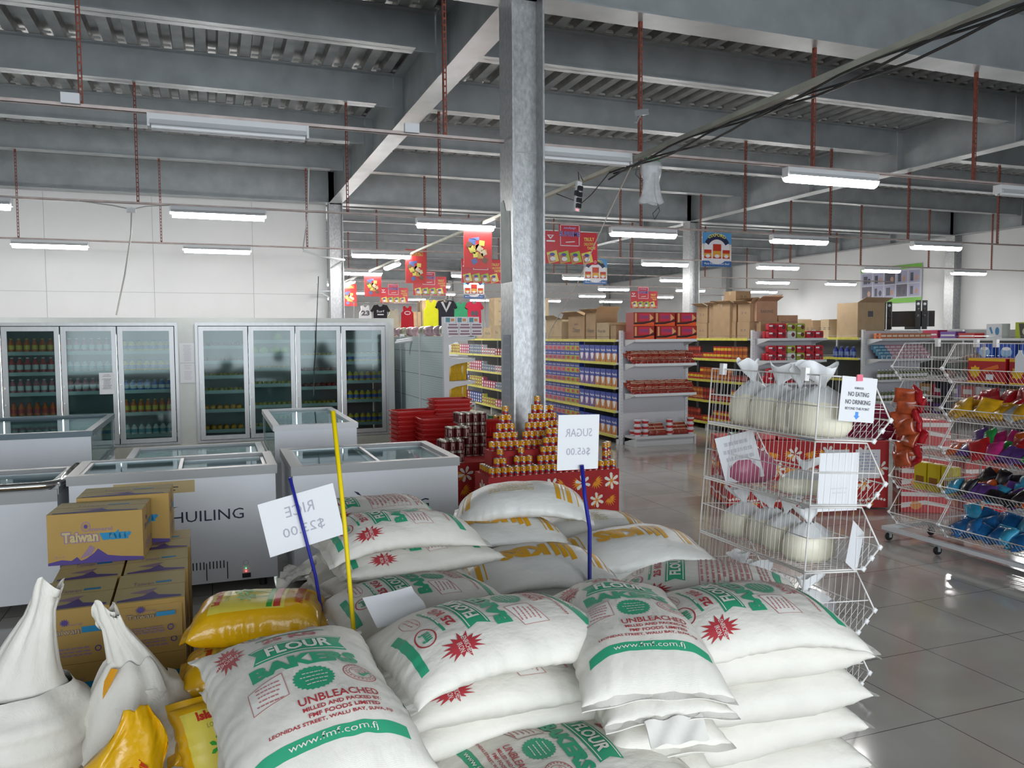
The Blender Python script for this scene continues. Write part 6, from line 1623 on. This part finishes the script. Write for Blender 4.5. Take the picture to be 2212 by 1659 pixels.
def scaled(a, kx, ky, dy=0.):
    b = Art(); b.P = [(V*[kx, ky]+[0, dy], T, m, l) for V, T, m, l in a.P]; return b
FA, FB, KA, KB = scaled(flour_art(), 1.06, 1.12, -.01), scaled(flour_back(), 1.06, 1.12), kbs_art(), kbs_back()
def sack(name, S_, art, mats, loc, yaw, label, rx=0., ry=0., group=None, rev=False, lo=False, cat='sack'):
    mb = S_.mesh(*( (30, 34) if lo else (48, 64)))
    if art is not None: S_.wrap(art, mb)
    o = mb.build(name, mats, smooth=True)
    o.location = loc; o.rotation_euler = (math.radians(rx), math.radians(ry), math.radians(yaw))
    return tag(o, label, cat, group)
tl = ['bottom', 'second from the floor', 'third from the floor', 'fourth from the floor', 'fifth from the floor', 'sixth from the floor', 'seventh from the floor']
def under(nm, cx, cy, yaw, n, L, W, where, dz=.121, jit=.02, art=None, mats=None, T=.168, name='flour_sack'):
    """layers of pressed sacks below the top one"""
    for i in range(n):
        S_ = Sack(L*rnd.uniform(.97, 1.03), W*rnd.uniform(.97, 1.03), T, seed=int(cx*1000+cy*77+i*13) % 9999, dome=3.6, flat=.86, ear=1.04, end=4.5, kx=.006)
        sack(name, S_, art if i == n-1 else None, mats or MS, (cx+rnd.uniform(-jit, jit), cy+rnd.uniform(-jit, jit), i*dz-.0), yaw+rnd.uniform(-4, 4), 'white %s in %s, %s' % ('flour sack' if name == 'flour_sack' else 'sugar sack', where, tl[i]), lo=True)
LY = .104
# stack A (near left)
under('A', .20, 2.14, 2, 6, .60, .42, 'the near left stack')
sack('flour_sack', Sack(.64, .47, .19, 11, kx=.02, ky0=.05, ky1=.015), FA, MS, (.20, 2.06, .72), 8, 'flour sack lying with upright lettering on top of the near left stack', rx=9)
# stack B (near middle)
under('B', .78, 2.26, 94, 5, .70, .42, 'the near middle stack')
sack('flour_sack', Sack(.70, .44, .15, 21, dome=3.2, flat=.8), FA, MS, (.76, 2.24, .60), 93, 'flour sack right under the sideways-lettered one of the near middle stack')
sack('flour_sack', Sack(.70, .47, .20, 22, kx=.02, ky0=.02, ky1=.03), FA, MS, (.76, 2.24, .735), 101, 'large flour sack with sideways lettering on top of the near middle stack', ry=2)
sack('flour_sack', Sack(.66, .44, .15, 23, dome=3.0, flat=.8, ky0=.02), FA, MS, (.86, 1.95, .44), -88, 'flour sack jutting forward low before the near middle stack, green band at right')
sack('flour_sack', Sack(.66, .44, .16, 24, dome=3.0, flat=.8), None, MS, (.84, 1.96, .29), 92, 'flour sack under the one jutting forward in the near middle'); sack('flour_sack', Sack(.66, .44, .30, 25, dome=3.0, flat=.9), None, MS, (.84, 1.98, .0), 92, 'flour sack on the floor in front of the near middle stack', lo=True)
# stack C
under('C', 1.19, 2.14, -8, 5, .60, .34, 'the narrow stack right of the middle')
sack('flour_sack', Sack(.60, .36, .14, 31, dome=3.2, flat=.8), None, MS, (1.19, 2.12, .605), -10, 'flour sack with turned-up hem right under the upright-lettered one of the narrow stack')
sack('flour_sack', Sack(.66, .42, .19, 32, kx=.015, ky0=.05, ky1=.01), FA, MS, (1.20, 2.18, .725), -14, 'flour sack with upright lettering on top of the narrow stack', rx=3)
sack('flour_sack', Sack(.55, .34, .15, 33, dome=3., flat=.8), FA, MS, (1.16, 1.90, .30), -14, 'flour sack jutting out at the bottom of the narrow stack', lo=False)
sack('flour_sack', Sack(.55, .34, .30, 34, dome=3., flat=.95), None, MS, (1.16, 1.92, .0), -14, 'flour sack on the floor under the jutting one of the narrow stack', lo=True)
mb = MB(); P = [[(-.085+.17*j/12, -.05*i/5-.004*math.sin(j*.9), .006*math.sin(j*1.1+i)-.045*i/5) for j in range(13)] for i in range(6)]
mb.grid(P); mb.grid((np.array(P)-[0, -.003, .003])[:, ::-1]); o = mb.build('sack_hem', m_prw, smooth=True); o.location = (1.14, 1.815, .665); o.rotation_euler = (0, 0, -.12); tag(o, 'white hem strip folded down between the two upper sacks of the narrow stack', 'sack hem')
# stack D (near right) and the pair behind
under('D', 1.62, 2.15, 88, 6, .66, .42, 'the near right stack', jit=.012)
sack('flour_sack', Sack(.64, .46, .18, 41, kx=.02, ky0=.03, ky1=.02), FA, MS, (1.61, 2.15, .72), 84, 'flour sack with sideways lettering and red star on top of the near right stack', ry=-2)
under('D0', 1.74, 2.58, 60, 5, .66, .42, 'the stack behind the near right one')
sack('flour_sack', Sack(.72, .46, .21, 42, kx=.02, ky0=.05, ky1=.03), FB, MS, (1.73, 2.53, .66), 58, 'flour sack with printed table, topmost behind the near right stack, corner poking right', rx=-3)
# stacks E (rear left)
under('E3', .74, 3.02, 95, 5, .66, .42, 'the front column of the rear left pile')
sack('flour_sack', Sack(.70, .46, .19, 51, kx=.015, ky0=.04, ky1=.02), FA, MS, (.73, 3.02, .60), 98, 'flour sack with sideways lettering, front of the rear left pile, beside the yellow stick')
under('E1', .76, 3.48, 94, 5, .68, .44, 'the back column of the rear left pile')
sack('flour_sack', Sack(.70, .44, .15, 52, dome=3.2, flat=.8), FA, MS, (.80, 3.44, .66), 96, 'flour sack second from the top at the back of the rear left pile')
sack('flour_sack', Sack(.68, .44, .17, 53, kx=.02, ky0=.03, ky1=.03), FA, MS, (.74, 3.46, .79), 97, 'flour sack topmost of the rear left pile, below the apple-leaf freezer logo')
under('E0', .72, 3.92, 92, 5, .64, .42, 'the hindmost column of the rear left pile')
sack('flour_sack', Sack(.60, .42, .19, 54, kx=.01), FB, MS, (.70, 3.90, .76), 95, 'flour sack with printed table at the very back of the rear left pile')
# frayed ends of sacks on the left of that pile
for i, (x, y, z, yw) in enumerate(((.40, 3.42, .62, 20), (.38, 3.5, .70, -15), (.40, 3.3, .50, 5))):
    mb = MB(); P = []
    for k in range(7):
        t_ = k/6; P.append([(-.14*t_+.0, -.10+.20*j/10, .03*math.sin(j*1.7+k)*t_-.05*t_+.012*math.sin(j*3.)) for j in range(11)])
    P2 = [[(a, b, c-.004) for a, b, c in r_] for r_ in P]
    mb.grid(P); mb.grid(P2)
    o = mb.build('sack_end', m_sack, smooth=True); o.location = (x, y, z); o.rotation_euler = (0, 0, math.radians(yw)); tag(o, 'crumpled open sack end hanging off the left of the rear pile, %s' % ['middle', 'upper', 'lower'][i], 'sack end')
# sugar sacks K
MK = [m_kbs, m_pro, mat('print_pale_ochre', hexc('c8b070'), .5)]
for (x, y, yw, n) in ((1.46, 3.62, 84, 4), (2.04, 3.74, 84, 4), (1.40, 4.18, 86, 4), (2.06, 4.28, 80, 4)):
    under('K', x, y, yw, n, .74, .5, 'the sugar pile at %s' % ('front left' if (x < 1.6 and y < 4) else 'front right' if y < 4 else 'rear left' if x < 1.6 else 'rear right'), dz=.122, mats=MK, name='sugar_sack', T=.165)
sack('sugar_sack', Sack(.74, .52, .20, 61, kx=.03, ky0=.03, ky1=.03, ear=1.08), KA, MK, (1.44, 3.60, .50), 84, 'sugar sack with ochre KBS lettering, front left of the sugar pile', rx=-3)
sack('sugar_sack', Sack(.80, .54, .20, 62, kx=.035, ky0=.03, ky1=.03, ear=1.08), KA, MK, (2.05, 3.76, .50), 82, 'sugar sack with ochre KBS lettering, front right of the sugar pile', rx=-4)
sack('sugar_sack', Sack(.74, .52, .17, 63, kx=.02, ear=1.08), KA, MK, (1.40, 4.12, .57), 86, 'sugar sack with partly hidden KBS lettering under the tilted top one')
sack('sugar_sack', Sack(.74, .58, .18, 64, kx=.03, ky0=.03, ky1=.03), KB, MK, (2.08, 4.26, .50), 80, 'sugar sack lying flat at the rear right of the sugar pile')
sack('sugar_sack', Sack(.74, .50, .21, 65, kx=.03, ky0=.05, ky1=.05, ear=1.1), KB, MK, (1.62, 4.20, .70), 70, 'sugar sack tilted on top of the sugar pile, ochre stripes across its left end', rx=-3)

# ------------------------------------------------------------------ yellow rice bags
m_yel = mat('yellow_rice_film', hexc('dba80c'), .22, noise=.06, nscale=9, bump=.25, bscale=35); m_pyr = mat('print_scarlet', hexc('b8301c'), .4); m_pyg = mat('print_palm_green', hexc('2f9a2c'), .4); m_pyl = mat('print_straw', hexc('d8c850'), .4)
def rice_art():
    a = Art()
    for s_ in (1,):
        a.rect(-.13, -.10, .13, .17, 3, 0)
        a.text('Island Pride', .02, .15, .030, 0, w=.19, layer=1, bold=.05).text('LONG GRAIN', .0, .115, .015, 2, w=.10, layer=1)
        a.text('AND EXTRA FREE', .0, -.15, .03, 0, w=.20, layer=1, bold=.03).text('FRAGRANT RICE', .0, -.18, .016, 0, w=.14, layer=1)
        a.rect(-.12, -.055, .12, -.035, 1, 1).rect(-.12, -.085, .12, -.06, 0, 1)
        for x, y in ((-.02, .045), (.04, .065)):
            a.poly([(x-.004, -.04), (x+.004, -.04), (x+.003, y), (x-.003, y)], 1, 2)
            for k in range(7):
                t_ = k*2*PI/7; c, s2 = math.cos(t_), math.sin(t_); a.poly([(x, y), (x+.03*c-.007*s2, y+.03*s2+.007*c), (x+.04*c, y+.04*s2), (x+.03*c+.007*s2, y+.03*s2-.007*c)], 1, 2)
    return a
RA_ = rice_art(); MY = [m_yel, m_pyr, m_pyg, mat('print_grey_olive', hexc('8a8a50'), .4), m_pyl]
RM = Art(); RM.P = [(V, T, m, l) for V, T, m, l in RA_.P]
def rbag(x, y, z, yaw, T, seed, lab, L=.47, W=.32, rx=0, ry=0, art=RM):
    S_ = Sack(L, W, T, seed, dome=3.6, flat=.9, ear=1.0, end=5., wr=1.0, kx=.01); return sack('yellow_rice_bag', S_, art, MY, (x, y, z), yaw, lab, rx=rx, ry=ry, cat='bag')
rbag(.14, 3.12, .56, 79, .17, 71, 'glossy yellow rice bag with green palms on top of the yellow stack')
for i, (x, y, z, yw) in enumerate(((.10, 3.02, .42, 86), (.07, 2.88, .28, 94), (.08, 2.90, .14, 84), (.08, 2.90, .0, 92))):
    rbag(x, y, z, yw, .155, 72+i, 'yellow rice bag in the yellow stack, %s from the top' % ['second', 'third', 'fourth', 'fifth'][i], ry=0 if i != 1 else 0)
rbag(-.02, 2.72, .30, 20, .13, 77, 'yellow rice bag leaning against the front of the yellow stack', L=.40, W=.26, rx=58)
# torn yellow wrapper in front of the open white sack
mb = MB(); P = []
q = np.random.RandomState(4)
for i in range(16):
    v = i/15; w_ = .135*(1-v**2.2*.70)+.0; r_ = []
    for j in range(22):
        a_ = -PI*.62+PI*1.24*j/21; r_.append((w_*1.15*math.sin(a_)+.02*math.sin(v*9)+.03*v, -.085*math.cos(a_)*(1-.5*v)+.016*math.sin(5*a_+v*12)+.008*math.sin(11*a_+v*7), .44*v-.05*v*abs(a_)+.010*math.sin(3*a_+v*5)*(v+.2)))
    P.append(r_)
mb.grid(P); P2 = np.array(P)*[.985, .97, 1]+[0, .004, 0]; mb.grid(P2[:, ::-1])
def fw(x, y, h):
    v = np.clip(y/.44+.45, 0, 1); a_ = x/.13
    return np.stack([(.135*(1-v**2.2*.70))*1.15*np.sin(a_)+.02*np.sin(v*9)+.03*v+h*np.sin(a_), -.085*np.cos(a_)*(1-.5*v)+.016*np.sin(5*a_+v*12)+.008*np.sin(11*a_+v*7)-h-.001, .44*v-.05*v*np.abs(a_)+.010*np.sin(3*a_+v*5)*(v+.2)], 1)
Art().text('AND EXTRA FREE', .06, -.02, .034, 0, w=.22, rot=-PI/2-.0, bold=.04).text('FRAGRANT RICE', .03, -.02, .016, 0, w=.15, rot=-PI/2).wrap(mb, fw, off=.0015, maxe=.012, mshift=1)
o = mb.build('torn_rice_bag', MY, smooth=True); o.location = (-.32, 2.58, .19); o.rotation_euler = (0, .10, .1)
tag(o, 'crumpled torn yellow rice bag standing in front of the open white sacks', 'bag')
# open white sacks standing
def standing(loc, r, h, lean, seed, lab, hn=.30, yellow=False):
    t = thing('standing_sack', lab, 'sack', loc); q = random.Random(seed); nn = 48; P = []
    rows = 30
    for i in range(rows):
        v = i/(rows-1); z = h*v
        k = (.88+.12*math.sin(min(v*3, 1)*PI/2)) if v < .8 else 1-.38*((v-.8)/.2)**2
        row = []
        for j in range(nn):
            a = 2*PI*j/nn
            ds = .010*math.sin(26*v*2+2.2*math.sin(a+seed)+a)*(v > .05)+.008*math.sin(3*a+seed+v*4)+.006*math.sin(7*a+v*9)
            row.append((r*k*math.cos(a)+ds*math.cos(a), (r*k)*.92*math.sin(a)+ds*math.sin(a), z))
        P.append(row)
    mb = MB().grid(P, closed_u=True); mb.add(P[0], [tuple(reversed(range(nn)))])
    mb.build('filled_body', m_sack, t, smooth=True)
    mb = MB(); P = []; rows = 18
    for i in range(rows):
        v = i/(rows-1); z = h+hn*v-.012
        k = .64-.44*min(1, v*1.3)**.8+.0
        row = []
        for j in range(nn):
            a = 2*PI*j/nn; f = .11*math.sin(3*a+seed+2*v)+.08*math.sin(8*a+2*seed+v*3)+.04*math.sin(15*a+v*5)
            rr = r*k*(1+f*min(1, v*2))
            row.append((rr*math.cos(a)+lean[0]*v**1.3, rr*.75*math.sin(a)+lean[1]*v, z-.10*max(0, v-.7)*math.cos(a-2)+(.03*math.sin(2*a) if v > .9 else 0)))
        P.append(row)
    mb.grid(P, closed_u=True); mb.build('gathered_neck', m_sack, t, smooth=True)
    if yellow:
        mb = MB(); P = []
        for i in range(14):
            v = i/13; row = []
            for j in range(26):
                a = math.radians(175+150*j/25); rr = r*(.42+.68*v**.8)*(1+.03*math.sin(9*a+v*4)); sc = 1-.35*abs(j/25-.42)
                row.append((rr*math.cos(a)-.02, rr*math.sin(a)*.98-.006, h+.08-.30*v**1.15*sc+.01*math.sin(7*a)))
            P.append(row)
        mb.grid(P); mb.grid((np.array(P)*[.985, .985, 1])[:, ::-1]); mb.build('draped_cloth', m_sack, t, smooth=True)
        mb = MB(); P = []
        for i in range(10):
            v = i/9; P.append([(-r*1.0*math.cos(.25+v*.5+.10*j)*(.96-.36*v), -r*.95*math.sin(.25+v*.5+.10*j)*(.98-.3*v)-.004, h*.86+(h*.28)*v) for j in range(4)])
        mb.grid(P); mb.build('yellow_print', mat('print_amber', hexc('d8960c'), .5), t, smooth=True)
    return t
standing((-.60, 2.86, 0), .205, .60, (.10, -.05), 3, 'white woven sack standing open with tall twisted neck, at the left edge', hn=.33)
standing((-.265, 2.88, 0), .165, .56, (-.09, -.04), 8, 'white woven sack standing with folded neck beside the water cartons', hn=.27, yellow=True)
# ------------------------------------------------------------------ water cartons
m_wc = mat('water_carton', hexc('a88848'), .7, noise=.07, nscale=4); m_wt = mat('water_carton_top', hexc('b8a878'), .75, noise=.06, nscale=4)
WCM = [m_wc, mat('print_purple', hexc('4a3a80'), .7), mat('print_cyan', hexc('1a80b0'), .7), mat('print_mauve', hexc('8a7088'), .7), m_wt]
def water_front(w, h):
    a = Art()
    a.poly([(-w/2, -h/2), (w/2, -h/2), (w/2, -h*.44), (w*.25, -h*.40), (w*.12, -h*.36), (.02*w, -h*.22), (-.02*w, -h*.30), (-.10*w, -h*.40), (-.16*w, -h*.44), (-.2*w, -h*.36), (-.26*w, -h*.43), (-.36*w, -h*.40), (-w/2, -h*.45)], 0, 0)
    a.poly([(-.17*w, -h*.40), (-.06*w, -h*.14), (-.01*w, -h*.2), (-.05*w, -h*.33)], 2, 1)
    a.text('Taiwan', -.16*w, .03*h, h*.24, 2, w=w*.40, layer=1, bold=.11).text('Taiwan', -.16*w, .03*h, h*.205, 3, w=w*.375, layer=2, bold=.035)
    a.text('water', .21*w, .04*h, h*.20, 1, w=w*.34, layer=2, bold=.12)
    a.text('mineral', .06*w, .17*h, h*.08, 2, w=w*.24, layer=1, bold=.02).disc(-.10*w, .23*h, .03*w, .06*h, 0, 1, n=16, star=.5).ring(-.10*w, .23*h, .05*w, .10*h, .004, 2, 1)
    a.text('2L x 6', -.38*w, -.34*h, h*.04, 2, w=w*.1, layer=1)
    return a
def water_end(w, h):
    a = Art(); a.text('Taiwan', -.10*w, .10*h, h*.12, 0, w=w*.40, layer=1, bold=.02).text('Taiwan', -.10*w, .10*h, h*.10, 3, w=w*.38, layer=2).rect(.12*w, .05*h, .40*w, .16*h, 1, 1).text('mineral', .0, .22*h, h*.05, 2, w=w*.25).disc(-.1*w, .26*h, .02, .016, 0, 1, star=.5)
    a.lines(-.05*w, -.22*h, w*.6, 3, h*.06, 2, layer=1, th=.5, seed=61).ring(.33*w, -.26*h, .012, .012, .004, 0, 1)
    return a
def water_top(w, d):
    a = Art(); a.rect(-w/2, -d/2, w/2, d/2, 3, 0)
    a.text('Taiwan', -.12*w, .10*d, d*.12, 2, w=w*.3, layer=1).rect(.06*w, .08*d, .30*w, .15*d, 1, 1)
    a.poly([(-w*.45, -d*.42), (-w*.1, -d*.34), (w*.04, -d*.20), (w*.12, -d*.34), (w*.45, -d*.42), (w*.45, -d*.47), (-w*.45, -d*.47)], 0, 1).poly([(-w*.3, -d*.20), (-w*.02, -d*.28), (w*.10, -d*.10), (-.1*w, -.14*d)], 2, 1)
    return a
def wcarton(w, d, h, loc, yaw, lab, front=water_front, sidef=water_end):
    t = thing('water_carton', lab, 'box', loc, math.radians(yaw)); mb = MB().box(-w/2, -d/2, 0, w/2, d/2, h)
    front(w, h).wrap(mb, plane_f((0, -d/2, h/2), (1, 0, 0), (0, 0, 1)), mshift=1)
    sidef(d, h).wrap(mb, plane_f((w/2, 0, h/2), (0, 1, 0), (0, 0, 1)), mshift=1)
    water_top(w, d).wrap(mb, plane_f((0, 0, h), (1, 0, 0), (0, 1, 0)), mshift=1)
    mb.build('body', WCM, t)
    MB().box(-w/2-.0012, -.0012, .01, w/2+.0012, .0012, h+.0014).build('seam', mat('seam_brown', hexc('7a5a24'), .7), t)
    return t
ft = [('left', -.545), ('right', -.272)]
for nm, x in ft:
    for k in range(3):
        for j in range(3):
            y = 3.62+j*.405
            if k < 2 and j > 0 and nm == 'left': pass
            wcarton(.262, .40, .218, (x, y, k*.2195+.001), 1.5, 'water carton in the %s row, %s layer, %s from the front' % (nm, ['bottom', 'middle', 'upper'][k], ['first', 'second', 'third'][j]), front=water_end, sidef=water_front)
wcarton(.40, .27, .235, (-.525, 4.22, .661), -4, 'upper water carton with big purple and blue lettering facing the camera')
wcarton(.42, .27, .25, (-.44, 4.52, .661), -2, 'rear upper water carton, slightly right behind the big lettered one')
# lifted flap on the right front carton
o = MB().obox((-.272, 3.405, .575), (.25, .004, .13), .03, rx=-.20); 
water_end(.25, .15).wrap(o, plane_f((-.272, 3.397, .59), (1, .03, 0), (0, .2, .98)), off=.004, mshift=1)
tag(o.build('carton_flap', WCM), 'loose end flap hanging open on the upper right front water carton', 'flap')

# ------------------------------------------------------------------ price cards on sticks
def stick(name, pts, r, m_, lab):
    return tag(MB().tube(pts, r, 8).build(name, m_, smooth=True), lab, 'stick')
m_bst = mat('blue_plastic', hexc('1c2490'), .35); m_yst = mat('yellow_plastic', hexc('d8c000'), .35)
stick('sign_stick', [(.355, 2.60, 1.462), (.385, 2.60, 1.1), (.41, 2.605, .72), (.42, 2.61, .45), (.42, 2.61, .003)], .0075, m_yst, 'long bright yellow plastic stick standing between the flour stacks')
stick('sign_stick', [(.258, 3.10, 1.168), (.30, 3.10, .98), (.345, 3.10, .78), (.37, 3.10, .60), (.39, 3.10, .003)], .0065, m_bst, 'blue plastic stick holding the tilted rice price card')
stick('sign_stick', [(1.585, 3.32, 1.10), (1.60, 3.32, .95), (1.625, 3.32, .80), (1.625, 3.32, .003)], .010, m_bst, 'curved blue plastic stick holding the sugar price card')
A = Art().text('RICE', .0, .045, .042, 0, w=.11, flip=True).text('$23.00', .0, -.035, .042, 0, w=.16, flip=True)
m_ghost = mat('print_showing_through', hexc('a8a8b4'), .8)
o = notice('price_card', (-.145, 0, -.105), (1, 0, 0), (0, 0, 1), .29, .21, 'tilted white rice price card seen from behind on the blue stick', A, [m_paper, m_ghost]); o.location = (.300, 3.112, 1.0); o.rotation_euler = (0, -.20, .1)
A = Art().text('SUGAR', .0, .045, .038, 0, w=.145, flip=True).text('$65.00', .0, -.045, .038, 0, w=.13, flip=True)
o = notice('price_card', (-.112, 0, -.128), (1, 0, 0), (0, 0, 1), .224, .256, 'white sugar price card seen from behind on the curved blue stick', A, [m_paper, m_ghost]); o.location = (1.575, 3.335, 1.205); o.rotation_euler = (0, .035, .12)
mb = MB(); P = [[(-.11+.22*j/8, -.08+.16*i/6, .012*math.sin(i*.9)*j/8+.02*(j/8)**2) for j in range(9)] for i in range(7)]
mb.grid(P); mb.grid((np.array(P)-[0, 0, .002])[:, ::-1]); o = mb.build('fallen_card', m_paper, smooth=True); o.scale = (.8, .8, .8); o.location = (.53, 2.52, .82); o.rotation_euler = (.55, .0, .25); tag(o, 'white card fallen between the flour sacks at the foot of the yellow stick', 'card')
